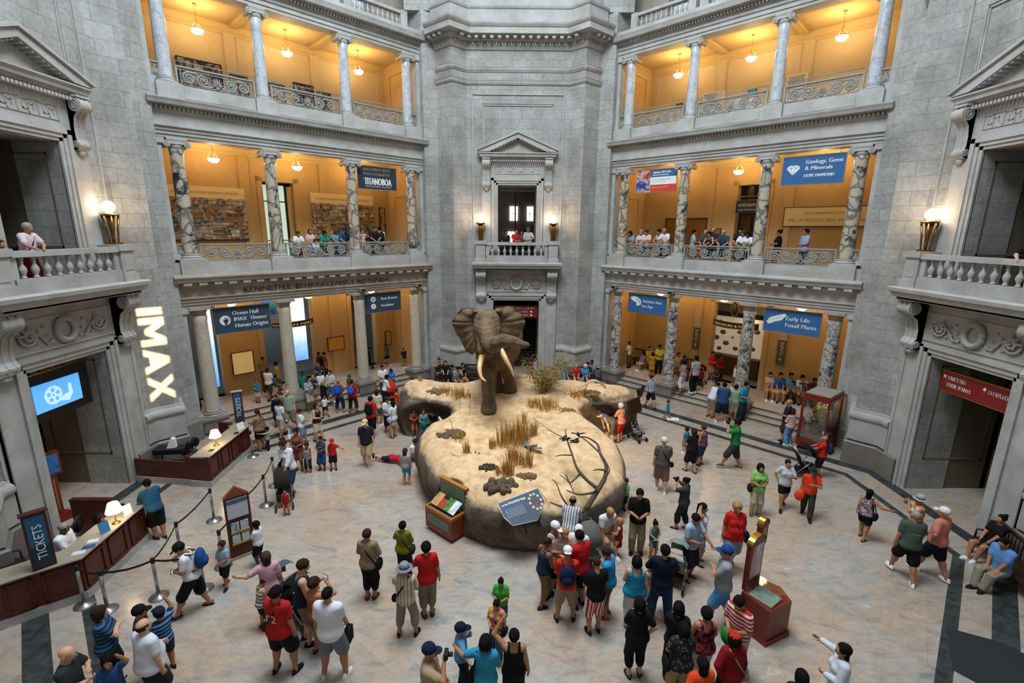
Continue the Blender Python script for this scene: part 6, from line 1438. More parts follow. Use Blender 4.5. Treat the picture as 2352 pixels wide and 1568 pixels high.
for lab, a, b, z in (('dark wooden partition behind the ticket clerks of the near desk', (-11.4, -1.42), (-10.35, -1.4), 1.02), ('red-brown cabinet behind the far ticket desk lamp', (-10.6, 3.55), (-10.1, 3.45), 1.05)):
    A, B = Vector(a), Vector(b); m = MB(); m.sweep([a, b], [(-.05, 0), (.05, 0), (.05, z), (-.05, z)]); r = thing('desk_partition', lab, 'partition', (0, 0, 0)); m.build('panel', WPAN, r); MB().sweep([a, b], [(-.07, z), (.07, z), (.07, z+.03), (-.07, z+.03)]).build('cap', WOOD, r)
def lamp(p, label):
    r = thing('desk_lamp', label, 'lamp', p); MB().lathe([(.09, 0), (.08, .02), (.02, .04), (.013, .08), (.013, .36)], seg=14).build('base', BRASS, r)
    MB().lathe([(.17, .3), (.1, .52), (.097, .52), (.165, .3)], seg=24, cap=False).build('lamp_shade', plain('lit_lamp_shade', '#fff1d8', .6, emis=LAMP_E*.45, ecol='#ffedc8'), r)
    point_light('desk_lamp_light', (p[0]+.02, p[1], p[2]+.3), 11, (1, .78, .45), .05)
lamp((-9.48, -2.38, 1.02), 'brass desk lamp with glowing white shade on the near ticket desk'); lamp((-9.65, 1.8, 1.0), 'brass desk lamp with glowing white shade on the far ticket desk')
def tick(p, rz, label, h, w):
    r = thing('ticket_sign', label, 'sign', p, rz)
    MB().box(-w/2, -.05, 0, w/2, .05, h).build('frame', WOOD, r)
    MB().box(-w/2+.04, -.06, .05, w/2-.04, -.045, h*.42).build('lower_panel', plain('sign_dark_teal', '#17303e', .4), r); MB().box(-w/2+.04, -.06, h*.42, w/2-.04, -.045, h-.05).build('upper_panel', plain('sign_teal', '#225474', .4), r)
    MB().prism([(-w/2-.03, -.08), (w/2+.03, -.08), (w/2+.03, .08), (-w/2-.03, .08)], h, h+.03).build('cap', WOOD if h > 1.2 else STONE_P, r)
    m = MB(); vs, fs = text_geo('TICKETS'); x0 = min(v[0] for v in vs); x1 = max(v[0] for v in vs); L = h*.62
    m.add([(.075-v[1]*.2, -.065, .22+(v[0]-x0)*L/(x1-x0)) for v in vs], fs); m.build('lettering', WHT, r)
tick((-9.72, -3.88, 1.02), .85, 'upright blue TICKETS sign in a wooden frame on the near desk', 1.22, .36); tick((-9.95, 3.72, 1.0), .55, 'upright blue TICKETS sign with peaked cap on the far desk', 1.14, .3)
def card(p, rz, label, w, h, mat, name='counter_card', cat='card'):
    r = thing(name, label, cat, p, rz); MB(Matrix.Rotation(-.25, 4, 'X')).box(-w/2, -.004, 0, w/2, .004, h).build('card_face', mat, r); MB().box(-w/2, 0, 0, w/2, .08, .01).build('foot', WHITE, r)
card((-9.42, -2.75, 1.02), 1.2, 'blue leaflet card left of the near desk lamp', .2, .26, plain('card_blue', '#3f7fae', .5)); card((-9.44, -2.05, 1.02), 1.2, 'white card right of the near desk lamp', .18, .26, WHITE); card((-9.55, 3.08, 1.0), 1.3, 'white price card at the right end of the far desk', .28, .24, WHITE)
for x, y, w, c, lab in ((-9.45, -3.05, .2, '#d5d6d8', 'white leaflet lying on the near desk, closest to the lamp'), (-9.38, -3.25, .22, '#37527e', 'blue leaflet lying on the near desk'), (-9.42, -3.45, .22, '#c9ccd0', 'pale leaflet lying on the near desk corner'), (-9.6, 1.45, .14, '#2c2a28', 'dark paper slip left of the far desk lamp'), (-9.55, 2.75, .14, '#1f1f22', 'dark paper slip right of the far desk lamp')):
    o = MB(Matrix.Rotation(.4+x, 4, 'Z')).box(-w/2, -.07, 0, w/2, .07, .006).build('leaflet', cloth(c)); o.location = (x, y, 1.022 if y < 0 else 1.002); tag(o, lab, 'leaflet')
r = thing('keyboard', 'pale keyboard behind the near ticket counter', 'keyboard', (-9.75, -3.0, .98), 1.3); MB().box(-.3, -.09, 0, .3, .09, .03).build('key_block', plain('keyboard_cream', '#c9c2ae', .5), r); 
def office_chair(p, rz, label):
    r = thing('office_chair', label, 'chair', p, rz); bl = plain('black_leather', '#141416', .35)
    MB().ball((0, 0, .5), (.25, .25, .06), 16, 8).build('seat', bl, r); MB().ball((0, -.24, .86), (.23, .06, .2), 16, 10).build('backrest', bl, r)
    MB().tube([(0, 0, .1), (0, 0, .46)], .03, 8).tube([(0, -.1, .46), (0, -.28, .55), (0, -.28, .75)], .02, 6).build('post', STEEL, r)
    for i in range(5): a = 2*PI*i/5; MB().tube([(0, 0, .12), (.28*math.cos(a), .28*math.sin(a), .06)], .018, 5).ball((.28*math.cos(a), .28*math.sin(a), .03), .03, 8, 5).build('leg', BLACK, r)
office_chair((-10.95, 2.35, 0), 1.2, 'black leather office chair behind the far ticket desk'); office_chair((-10.65, -3.75, 0), -.6, 'black office chair behind the near TICKETS sign'); office_chair((-10.35, -2.1, 0), -1.2, 'black office chair between the near desk clerks')
r = thing('equipment_cart', 'black covered cart with white paper stack behind the far desk wall', 'cart', (-11.35, 2.1, 0), .12)
MB().box(-.45, -.22, .62, .45, .22, .78).build('cover', BLACK, r)
for x in (-.42, .42):
    for y in (-.2, .2): MB().tube([(x, y, 0), (x, y, .62)], .018, 6).build('leg', BLACK, r)
MB().box(-.42, -.2, .2, .42, .2, .24).build('shelf', BLACK, r)
r = thing('paper_roll', 'white paper cone lying on the black cart', 'paper', (-11.3, 2.12, .78), .3); MB().extr([(-.15, 0), (.12, 0), (.1, .3), (.0, .32)], -.08, .08).build('sheet', WHITE, r)
SP = [(-9.22, -3.76, 'in front of the near desk corner'), (-8.62, -3.9, 'second from the near desk, foreground'), (-7.83, -3.52, 'with brightly lit base, behind the walking visitor'), (-7.0, -3.28, 'half hidden behind the white t-shirt walker'), (-8.32, -.74, 'alone between the two desks'), (-8.2, -2.25, 'left of the brochure kiosk, middle'), (-7.25, -1.08, 'right of the brochure kiosk'), (-7.01, -2.55, 'directly left of the brochure kiosk'), (-7.28, .02, 'third from the far end of the line'), (-7.55, 1.1, 'second from the far end, beside the stroller'), (-9.25, 3.05, 'at the end of the far ticket desk')]
st = {k: v for k, v in (('base', MB().lathe([(.19, 0), (.19, .015), (.05, .045), (.035, .06)], seg=26).build('base', STEEL, mesh_only=True)), ('post', MB().lathe([(.033, .05), (.033, .86)], seg=14).build('post', STEEL, mesh_only=True)), ('head', MB().lathe([(.038, .84), (.04, .95), (.02, .97)], seg=14).build('belt_head', BLACK, mesh_only=True)))}
LK = {0: 1, 1: 2, 2: 3, 4: 5, 5: 2, 6: 8, 7: 6, 8: 9}
for i, (x, y, d) in enumerate(SP):
    r = thing('stanchion', 'steel queue post %s' % d, 'stanchion', (x, y, 0), 0, 'queue posts by the ticket desks')
    link('base', st['base'], r); link('post', st['post'], r); link('belt_head', st['head'], r)
    if i in LK:
        X, Y, _ = SP[LK[i]]; dx, dy = X-x, Y-y; m = MB(); L = math.hypot(dx, dy); nx, ny = -dy/L*.003, dx/L*.003
        P_ = [(dx*t, dy*t, .9-.07*4*t*(1-t)) for t in (0, .25, .5, .75, 1)]
        for a, b in zip(P_, P_[1:]): m.add([(a[0]-nx, a[1]-ny, a[2]-.024), (b[0]-nx, b[1]-ny, b[2]-.024), (b[0]-nx, b[1]-ny, b[2]+.024), (a[0]-nx, a[1]-ny, a[2]+.024), (a[0]+nx, a[1]+ny, a[2]-.024), (b[0]+nx, b[1]+ny, b[2]-.024), (b[0]+nx, b[1]+ny, b[2]+.024), (a[0]+nx, a[1]+ny, a[2]+.024)], [(0, 1, 2, 3), (7, 6, 5, 4), (3, 2, 6, 7), (0, 4, 5, 1)])
        m.build('belt', BLACK, r)
r = thing('brochure_kiosk', 'tall triangular mahogany kiosk holding brochures and a notice', 'kiosk', (-6.79, -2.12, 0), .72)
MB().prism([(-.27, -.1), (.27, -.1), (0, .3)], .06, 1.62).build('body', WOOD, r); MB().prism([(-.31, -.13), (.31, -.13), (0, .36)], 0, .06).build('base', TOPM, r)
MB().extr([(-.27, 1.62), (.27, 1.62), (0, 1.86)], -.1, .0).build('peak', plain('kiosk_peak', '#7c4526', .4), r)
MB().box(-.22, -.115, 1.08, .22, -.1, 1.56).build('notice', plain('notice_paper', '#b9bec2', .5), r); MB().box(-.22, -.12, 1.46, .22, -.112, 1.56).build('notice_header', plain('notice_blue', '#3f627c', .5), r)
for z in (.42, .72):
    for x in (-.1, .1): MB().box(x-.085, -.13, z, x+.085, -.1, z+.24).build('brochure', photo_mat('brochure_cover', ['#2a3a4a', '#8fa2ae', '#c9cfd2', '#3a4c5c'], 8.), r)
    MB().box(-.2, -.14, z-.03, .2, -.1, z+.01).build('brochure_rack', plain('rack_yellow', '#a9812c', .5), r)
r = thing('information_case', 'orange-brown wooden information case with green boards against the platform', 'display case', (-1.93, -1.16, 0), -.72)
OAK = plain('orange_wood', '#7a3516', .4, var=.15); OAK2 = plain('orange_wood_light', '#a86a26', .4)
MB().box(-.48, -.22, 0, .46, .3, .1).box(-.52, -.28, .1, .5, .32, .62).build('base', OAK, r)
MB().box(-.52, -.28, .62, .5, -.24, .7).box(-.52, -.24, .62, -.47, .3, .7).box(.45, -.24, .62, .5, .3, .7).build('rim', OAK2, r)
MB().box(-.52, .24, .62, .5, .34, 1.3).build('back_board', OAK, r); MB().box(-.47, .22, .7, .45, .25, 1.24).build('back_panel', plain('sage_board', '#5f7a63', .6, var=.1), r); MB().box(-.52, .23, 1.26, .5, .35, 1.31).build('cap', OAK2, r)
MB().box(-.42, -.29, .28, .4, -.275, .5).build('front_panel', plain('sage_board', '#5f7a63'), r); MB().box(-.46, -.2, .62, .44, .22, .66).build('soil', MUD, r)
MB(Matrix.Translation((0, .0, .82)) @ Matrix.Rotation(.5, 4, 'X')).box(-.45, -.18, 0, -.2, .2, .012).build('picture_blue', photo_mat('pic_blue', ['#3a64a0', '#c79a4a', '#27486c'], 4.), r); MB(Matrix.Translation((0, .0, .82)) @ Matrix.Rotation(.5, 4, 'X')).box(-.2, -.18, 0, .0, .1, .012).build('picture_red', plain('pic_red', '#b0302a', .5), r)
MB(Matrix.Translation((0, .0, .82)) @ Matrix.Rotation(.5, 4, 'X')).box(.0, -.18, 0, .22, .2, .012).build('picture_green', photo_mat('pic_green', ['#1d3a1c', '#4f8a3c', '#101a12', '#2c5a2c'], 7., 2.), r); MB(Matrix.Translation((0, .0, .82)) @ Matrix.Rotation(.5, 4, 'X')).box(.22, -.18, 0, .44, .2, .012).build('picture_white', photo_mat('pic_white', ['#c9d0d4', '#e0e3e4', '#6c7478'], 4.), r)
def frame_on(a, b, c, d):   # matrix with x along a->b, z from d->a
    A, B, D = Vector(a), Vector(b), Vector(d); x = (B-A).normalized(); z = ((A-D)-x*(A-D).dot(x)).normalized(); y = z.cross(x); M4 = Matrix((x, y, z)).transposed().to_4x4(); M4.translation = D; return M4, (B-A).length, (A-D).length
r = thing('trail_panel', 'tilted slate-blue information panel titled Evolution Trail on the platform front', 'information panel'); r.matrix_world = frame_on((-.39, -1.95, 1.32), (.55, -1.45, 1.38), 0, (-.2, -2.4, 1.02))[0]
PL = [(0, .0), (.62, -.08), (1.02, .28), (1.02, .66), (-.12, .62), (-.12, .26)]
m = MB(); m.extr([(x, z) for x, z in PL], -.03, 0); m.build('panel', plain('slate_panel', '#3d4a5e', .5), r); m = MB()
for p, q_ in zip(PL, PL[1:]+PL[:1]): m.tube([(p[0], -.015, p[1]), (q_[0], -.015, q_[1])], .014, 5)
m.build('edge', WHITE, r); m = MB(); text(m, 'on the EVOLUTION TRAIL', -.06, .5, .06, -.035, width=.66, bold=.003); m.build('title', WHT, r); m = MB(); text(m, 'What is there to see today?', -.06, .42, .035, -.035, width=.5); m.build('subtitle', plain('panel_blue_letters', '#3a86d8', .5, emis=.1), r)
m = MB(); [text(m, t, -.04, .37-i*.045, .02, -.035, width=.5) for i, t in enumerate(('Species change over time as the world around them', 'changes and new forms of life appear and spread.', 'Fossils in these halls show how animals and plants', 'have evolved. Follow the trail through the museum', 'and look for the signs along the way.'))]; m.build('body_text', WHT, r)
m = MB(); [poly(m, disc(.8+.15*math.cos(a), .36+.2*math.sin(a), .035, 12), -.034) for a in [2*PI*i/10 for i in range(10)]]; m.build('skull_picture', plain('panel_cream', '#cbb894', .6), r); m = MB(); poly(m, [(.76, .22), (.86, .22), (.82, .5)], -.034); m.build('figure_picture', plain('panel_rust', '#8a3a22', .6), r)
MB().tube([(.3, .02, .1), (.3, .15, -.25)], .02, 6).tube([(.7, .02, .2), (.7, .15, -.2)], .02, 6).build('post', BLACK, r)
r = thing('plant_case', 'tall glazed mahogany display case with flowering plants on the right', 'display case', (11.12, 4.1, 0), .67); r.scale = (1, .66, 1)
MB().box(-.62, -.62, 0, .62, .62, .14).build('plinth', BLACK, r); MB().box(-.68, -.68, .14, .68, .68, .42).build('base', WOOD_R, r)
for e in (-1, 1):
    for f in (-1, 1): MB().box(e*.63-.045, f*.63-.045, .42, e*.63+.045, f*.63+.045, 1.98).build('corner_post', WOOD_R, r)
for a in range(4): MB(Matrix.Rotation(a*PI/2, 4, 'Z')).box(-.6, -.63, .42, .6, -.62, 1.95).build('glass_pane', GLASS, r)
MB().box(-.76, -.76, 1.98, .76, .76, 2.05).box(-.66, -.66, 2.05, .66, .66, 2.16).build('roof', WOOD_R, r); MB().box(-.6, -.6, 2.16, .6, .6, 2.18).build('roof_plate', plain('roof_grey', '#8c8682', .6), r)
MB().box(-.5, -.5, .42, .5, .5, .55).build('soil', MUD, r)
for nm, c, z0, z1, n, rr in (('green_leaves', '#7f9a1e', 1.1, 1.65, 160, .42), ('lower_foliage', '#28421c', .6, 1.2, 200, .45), ('orange_flowers', '#d07f24', .95, 1.7, 60, .38)):
    rs = random.Random(n); m = MB()
    for i in range(n):
        a = rs.random()*6.28; d = rr*rs.random()**.5; p = Vector((d*math.cos(a), d*math.sin(a), z0+(z1-z0)*rs.random())); u = Vector((rs.gauss(0, 1), rs.gauss(0, 1), abs(rs.gauss(0, .8)))).normalized(); v = u.orthogonal(); L = .1 if nm != 'orange_flowers' else .05
        m.add([tuple(p-u*L), tuple(p+v*L*.22), tuple(p+u*L), tuple(p-v*L*.22)], [(0, 1, 2, 3)])
    m.build(nm, plain(nm, c, .6, var=.3), r)
MB().tube([(0, 0, .5), (.05, .05, 1.0), (0, .1, 1.5)], .04, 7).tube([(-.15, 0, .5), (-.2, 0, 1.2)], .03, 6).build('trunk', BARK, r)
MB(Matrix.Translation((-.3, -.56, .62)) @ Matrix.Rotation(-.7, 4, 'X')).box(-.14, -.01, 0, .14, .01, .24).build('label_card', WHITE, r)
point_light('case_light', (11.2, 4.2, 1.85), 10, (1, .85, .5), .05)
def don(name, label, p, rz):
    return thing(name, label, 'donation box', p, rz)
r = don('donation_box', 'dark red mahogany donation kiosk with gold arched poster boards and glass money box', (4.82, -4.25, 0.00), .6)
MB().prism([(-.42, -.3), (.25, -.42), (.48, -.05), (.35, .35), (-.35, .35)], 0, .1).prism([(-.4, -.28), (.23, -.38), (.45, -.05), (.33, .32), (-.33, .32)], .1, .78).build('base', WOOD_R, r)
MB().box(-.3, -.25, .78, .12, .2, .8).build('money', plain('banknotes', '#7c8a78', .7, var=.4), r); MB().box(-.33, -.28, .78, .2, .25, .96).build('glass_box', GLASS, r)
for nm, x, w, z0, z1, dp in (('poster_board', -.02, .5, .78, 1.9, .3), ('rear_board', .42, .28, 1.5, 2.05, .42)):
    pts = [(x-w/2, z0), (x+w/2, z0)]+[(x+w/2*math.cos(a), z1-.12+.16*math.sin(a)) for a in np.linspace(0, PI, 9)]
    MB().extr(pts, dp-.03, dp+.06).build(nm, WOOD_R, r)
    m = MB(); A = [(x+w/2*1.05*math.cos(a), dp+.015, z1-.12+.175*math.sin(a)) for a in np.linspace(0, PI, 11)]; [m.add([(p[0], p[1]-.06, p[2]), (p[0], p[1]+.06, p[2]), (t[0], t[1]+.06, t[2]), (t[0], t[1]-.06, t[2])], [(0, 1, 2, 3)]) for p, t in zip(A, A[1:])]; m.build('gold_arch', plain('polished_gold', '#c08c3c', .25, .9), r)
    MB().box(x-w/2+.06, dp-.04, z0+.25 if z0 < 1 else z0+.08, x+w/2-.06, dp-.028, z1-.15).build('poster', photo_mat('donation_poster', ['#a34a48', '#c9a8a0', '#d9dde2', '#6c7f9c'], 3.) if z0 < 1 else plain('gold_poster', '#b08a3c', .5), r)
MB().tube([(.42, .42, .1), (.42, .42, 1.5)], .035, 8).build('pole', WOOD_R, r)
# lectern in the left doorway, white floor paper, dark floor mats
r = thing('map_lectern', 'slender red wooden lectern with a lit blue screen in the left doorway', 'lectern', (-12.5, -.72, 0), 1.2)
MB().box(-.28, -.22, 0, .28, .22, .1).box(-.2, -.16, .1, .2, .16, .16).build('base', WOOD_R, r); MB().box(-.09, -.06, .16, .09, .06, 1.3).build('column', WOOD_R, r); MB().box(-.02, -.075, .3, .02, -.06, 1.2).build('inlay', BRASS, r)
MB().box(-.24, -.05, 1.3, .24, .05, 1.95).build('head', WOOD_R, r); MB().box(-.19, -.06, 1.36, .19, -.05, 1.88).build('screen', photo_mat('blue_map_screen', ['#173a6a', '#2f6fae', '#17305a'], 4.), r)
o = MB().prism([(-.26, -.16), (.2, -.2), (.3, .12), (-.2, .2)], 0, .006).build('paper_sheet', WHITE); p = (6.66, 6.74); o.location = (p[0], p[1], .006); tag(o, 'sheet of white paper on the floor by the toddler in turquoise', 'paper')
for P_, lab in (([(7.85, -5.2), (8.58, -4.24), (9.35, -4.6), (10.2, -5.9), (8.9, -6.6)], 'dark grey entrance mat at the lower right corner'), ([(-11.4, -4.9), (-10.6, -4.8), (-9.7, -5.9), (-10.8, -6.4)], 'dark floor mat at the lower left corner')):
    o = MB().prism(P_, 0, .012).build('floor_mat', plain('mat_dark', '#26282a', .9)); o.location = (0, 0, .004); tag(o, lab, 'mat')
BW = plain('bench_dark_wood', '#2a120c', .35, var=.2)
def bench(pts, z, label, back=1):
    # pts polyline of the back line, seat towards its right side
    r = thing('wooden_bench', label, 'bench', (0, 0, z))
    MB().sweep(pts, [(-.02, .4), (.5, .4), (.5, .46), (-.02, .46)]).build('seat', BW, r); MB().sweep(pts, [(-.03, .88), (.04, .88), (.04, .95), (-.03, .95)]).build('top_rail', BW, r)
    L = sum((Vector(b)-Vector(a)).length for a, b in zip(pts, pts[1:])); n = int(L/.11); acc = 0; m = MB()
    for a, b in zip(pts, pts[1:]):
        A, B = Vector(a), Vector(b); k = max(1, int((B-A).length/.11))
        for i in range(k): c = A.lerp(B, (i+.5)/k); m.tube([(c.x, c.y, .46), (c.x, c.y, .9)], .013, 5)
    m.build('spindles', BW, r)
    for q_ in (pts[0], pts[-1]):
        d = (Vector(pts[-1])-Vector(pts[0])).normalized(); nn = Vector((d.y, -d.x)); c = Vector(q_)
        for o_ in (0.02, .46): MB().box(c.x+nn.x*o_-.03, c.y+nn.y*o_-.03, 0, c.x+nn.x*o_+.03, c.y+nn.y*o_+.03, .42).build('leg', BW, r)
        MB().tube([(c.x, c.y, .66), (c.x+nn.x*.45, c.y+nn.y*.45, .66), (c.x+nn.x*.46, c.y+nn.y*.46, .44)], .025, 6).build('armrest', BW, r)
A0 = (-4.39, 13.00, 0.00, 1.00); 
def arcb(p, q_, bulge, n=6):
    P0, P1 = Vector(p), Vector(q_); d = P1-P0; nn = Vector((-d.y, d.x)).normalized(); return [tuple(P0.lerp(P1, i/n)+nn*bulge*math.sin(PI*i/n)) for i in range(n+1)]
bench(arcb((-4.12, 11.09), (-1.50, 11.59), .35), 0, 'curved dark spindle-back bench left of the elephant by the rear pier')
bench(arcb((2.56, 11.10), (4.29, 11.15), .3), 0, 'curved dark spindle-back bench right of the shrub by the rear pier')
for a, b, lab in ((5.0, 3.9, 'dark wooden bench at the far end of the right arcade'), (2.6, 1.45, 'dark wooden bench in the middle of the right arcade'), (-2.3, -4.7, 'dark wooden bench under the Early Life banner on the right arcade')):
    n = 14.6 if a > 0 else 14.3; bench([wpos(1, a, n, 0)[:2], wpos(1, b, n, 0)[:2]], .42, lab)
bench([(11.75, -2.0), (11.2, -3.9)], 0, 'dark spindle-back bench beside the right doorway')
bench([(-11.3, -4.6), (-11.75, -3.0)], 0, 'dark wooden bench behind the near TICKETS sign at the left edge')
def stroller(p, rz, col, label, hood=1, s=1.):
    r = thing('stroller', label, 'stroller', p, rz); c = cloth(col); r.scale = (s,)*3
    MB().tube([(-.2, -.32, .1), (-.2, .1, .55), (-.2, .42, 1.0), (.2, .42, 1.0), (.2, .1, .55), (.2, -.32, .1)], .014, 6).tube([(-.2, .35, .1), (-.2, -.1, .6)], .014, 6).tube([(.2, .35, .1), (.2, -.1, .6)], .014, 6).build('frame', STEEL, r)
    m = MB(); m.add([(-.18, -.25, .42), (.18, -.25, .42), (.18, .1, .4), (-.18, .1, .4), (.18, .28, .8), (-.18, .28, .8), (-.18, -.25, .36), (.18, -.25, .36), (.18, .13, .34), (-.18, .13, .34), (.18, .32, .78), (-.18, .32, .78)], [(0, 1, 2, 3), (3, 2, 4, 5), (7, 6, 9, 8), (8, 9, 11, 10), (0, 6, 7, 1), (5, 4, 10, 11), (0, 3, 9, 6), (1, 7, 8, 2), (3, 5, 11, 9), (2, 8, 10, 4)]); m.build('seat', c, r)
    if hood:
        m = MB(); N = 8; A = []
        for i in range(N+1):
            a = -.2+2.0*i/N; A += [(-.21, .12-.34*math.sin(a), .72+.34*math.cos(a)*.9), (-.12, .12-.37*math.sin(a), .75+.36*math.cos(a)), (.12, .12-.37*math.sin(a), .75+.36*math.cos(a)), (.21, .12-.34*math.sin(a), .72+.34*math.cos(a)*.9)]
        m.add(A, [(4*i+j, 4*i+j+1, 4*i+j+5, 4*i+j+4) for i in range(N) for j in range(3)], 0, True); m.build('canopy', c, r)
    MB().box(-.17, -.1, .14, .17, .25, .28).build('basket', BLACK, r)
    for x in (-.22, .22):
        for y in (-.33, .35): MB(Matrix.Translation((x, y, .1)) @ Matrix.Rotation(PI/2, 4, 'Y')).lathe([(.05, -.02), (.095, -.02), (.1, 0), (.095, .02), (.05, .02)], seg=16).build('wheel', BLACK, r)
def fl(p): return (p[0], p[1], 0)
stroller(fl((-6.76, 0.07)), .4, '#2b2826', 'dark stroller with white blanket behind the toddler in red dress')
stroller(fl((-4.99, -3.80)), -2.2, '#4a525a', 'stroller with grey-blue canopy beside the pink top woman'); stroller(fl((-4.52, -4.14)), -2.0, '#17181a', 'black stroller between the pink top and navy tank top')
stroller(fl((1.62, -2.47)), .3, '#5c5a55', 'large grey mesh stroller behind the red track jacket'); stroller(fl((3.52, -2.97)), 2.6, '#75807a', 'stroller with pale green-grey canopy held by the blue polo visitor')
stroller(fl((9.38, 1.94)), 1.35, '#121214', 'black stroller pushed by the bald red tee visitor'); stroller(fl((4.61, 4.62)), .5, 'dots/#17171a/#d5d5d5', 'polka-dot stroller right of the platform', 0, .85)
stroller(fl((-5.71, 8.27)), .6, '#b5301f', 'red stroller beside the white cardigan woman'); stroller(fl((-3.30, 4.49)), 2.9, '#34363a', 'dark stroller in the left alcove beside the teal tank top')
stroller((*wpos(1, .75, 13.6, 0)[:2], .42), 2.5, '#8a1f22', 'dark red stroller in front of the right hall opening')
# alcove exhibits
r = thing('alcove_panel', 'pale landscape picture panel on the back of the left alcove', 'information panel', (-2.62, 3.35, .45), -1.15); MB().box(-.55, -.03, 0, .55, .03, .75).build('panel', photo_mat('savanna_picture', ['#c48a2a', '#d9dfe2', '#c9d2d8', '#e3e6e6'], 1.6), r); MB().box(-.58, -.02, -.35, .58, .04, 0).build('base', BLACK, r)
point_light('alcove_light', (3.05, 3.35, .95), 60, (1, .75, .4), .1)
r = thing('bronze_relief', 'dark bronze elephant head relief board at the right rear lobe', 'sculpture', (4.55, 4.85, 1.0), .75); MB(Matrix.Rotation(-.3, 4, 'X')).box(-.4, -.05, 0, .35, .05, .55).build('relief_board', plain('dark_bronze', '#3a2418', .4, .4, var=.3), r); MB().ball((.35, .1, .72), (.16, .1, .2), 12, 8).ball((.52, .1, .85), (.14, .05, .14), 10, 6).tube([(.2, .1, .8), (.12, .05, .95)], [.08, .03], 6).build('elephant_head', plain('dark_bronze', '#3a2418'), r)
# backpack on the floor
r = thing('backpack', 'dark red backpack on the floor beside the right rear pedestal', 'backpack', fl((4.63, 10.33))); MB().ball((0, 0, .25), (.18, .13, .26), 14, 10).build('pack', plain('backpack_red', '#6a1218', .7), r); MB().tube([(-.1, -.12, .1), (-.12, -.17, .3), (-.08, -.08, .48)], .02, 5).build('strap', BLACK, r)
# small floodlights on the lower cornice
for s, t in ((-1, 1.675), (-1, 4.708), (1, 4.708), (1, 1.675)):
    r = thing('floodlight', 'small grey floodlight on the %s lower cornice above the %s column' % ('left' if s < 0 else 'right', 'last' if t > 3 else 'third'), 'lamp', wpos(s, t, 11.62, 5.0), wrot(s)); MB().box(-.13, -.1, 0, .13, .12, .14).build('housing', GREYIRON, r); MB().box(-.1, -.115, .02, .1, -.1, .12).build('front_glass', BLACK, r)
PT = Vector((-12.1+.675*.42, 2.44+.735*.42, 3.7)); PR = Vector((4.6, -14.0, 8.4))
r = thing('gobo_projector', 'black stencil projector throwing the IMAX letters onto the left pier', 'projector'); r.matrix_world = Matrix.Translation(PR)
dirn = (PT-PR).normalized(); up = Vector((0, 0, 1)); rx_ = dirn.cross(up).normalized(); uy = rx_.cross(dirn)
d_ = .3; D_ = (PT-PR).length; sc_ = d_/D_
def LT(ch):
    if ch == 'I': return [[(0, 0), (.25, 0), (.25, 1), (0, 1)]]
    if ch == 'M': return [[(0, 0), (.22, 0), (.22, .62), (.42, .2), (.58, .2), (.78, .62), (.78, 0), (1, 0), (1, 1), (.74, 1), (.5, .5), (.26, 1), (0, 1)]]
    if ch == 'A': return [[(0, 0), (.25, 0), (.33, .22), (.67, .22), (.75, 0), (1, 0), (.62, 1), (.38, 1)]]
    return [[(0, 0), (.28, 0), (.5, .33), (.72, 0), (1, 0), (.66, .5), (1, 1), (.72, 1), (.5, .67), (.28, 1), (0, 1), (.34, .5)]]
holes = []; zc = 1.55; Ht = .66
for ch, w in (('I', .22), ('M', .9), ('A', .8), ('X', .8)):
    cw = .25 if ch == 'I' else 1.
    for lp in LT(ch): holes.append([((y-.5)*Ht, zc-(x/cw)*w) for x, y in lp])
    zc -= w+.1
outer = [(-3, -3), (3, -3), (3, 3), (-3, 3)]
def tp(p): v = dirn*d_+rx_*p[0]*sc_+uy*p[1]*sc_; return (v.x, v.y, v.z)
loops = [outer]+[h[::-1] for h in holes]; flat = [p for l in loops for p in l]
tr = mgeo.tessellate_polygon([[Vector((p[0], p[1], 0)) for p in l] for l in loops])
m = MB(); m.add([tp(p) for p in flat], [tuple(t) for t in tr]); m.build('stencil', BLACK, r)
m = MB(); C4 = [tp(p) for p in outer]; O4 = [tuple(Vector(c)-dirn*(d_+.05)) for c in C4]; m.add(C4+O4, [(0, 1, 5, 4), (1, 2, 6, 5), (2, 3, 7, 6), (3, 0, 4, 7), (4, 5, 6, 7)]); m.build('housing', BLACK, r)
sl = spot_light('projector_light', tuple(PR), tuple(PT), IMAX_P, 12, .05, (1, .70, .36), .0006)
MB().box(-.06, -.15, -.06, .06, -.08, .06).tube([(0, -.1, 0), (0, -.19, .1)], .03, 8).build('bracket', BLACK, r)
VG = 'museum visitors'
def P(pos, face, label, *a, **k): k.setdefault('group', VG); return person(pos, face, label, *a, **k)
def rl(p, k): return (p[0], p[1], p[2], p[3]*k)
SN = 'shoe:#dcdcdc'; SK = 'shoe:#1a1a1c'; SB = 'shoe:#2a211b'; SD = 'sandal:#1a1a1c'; SDB = 'sandal:#4a3222'
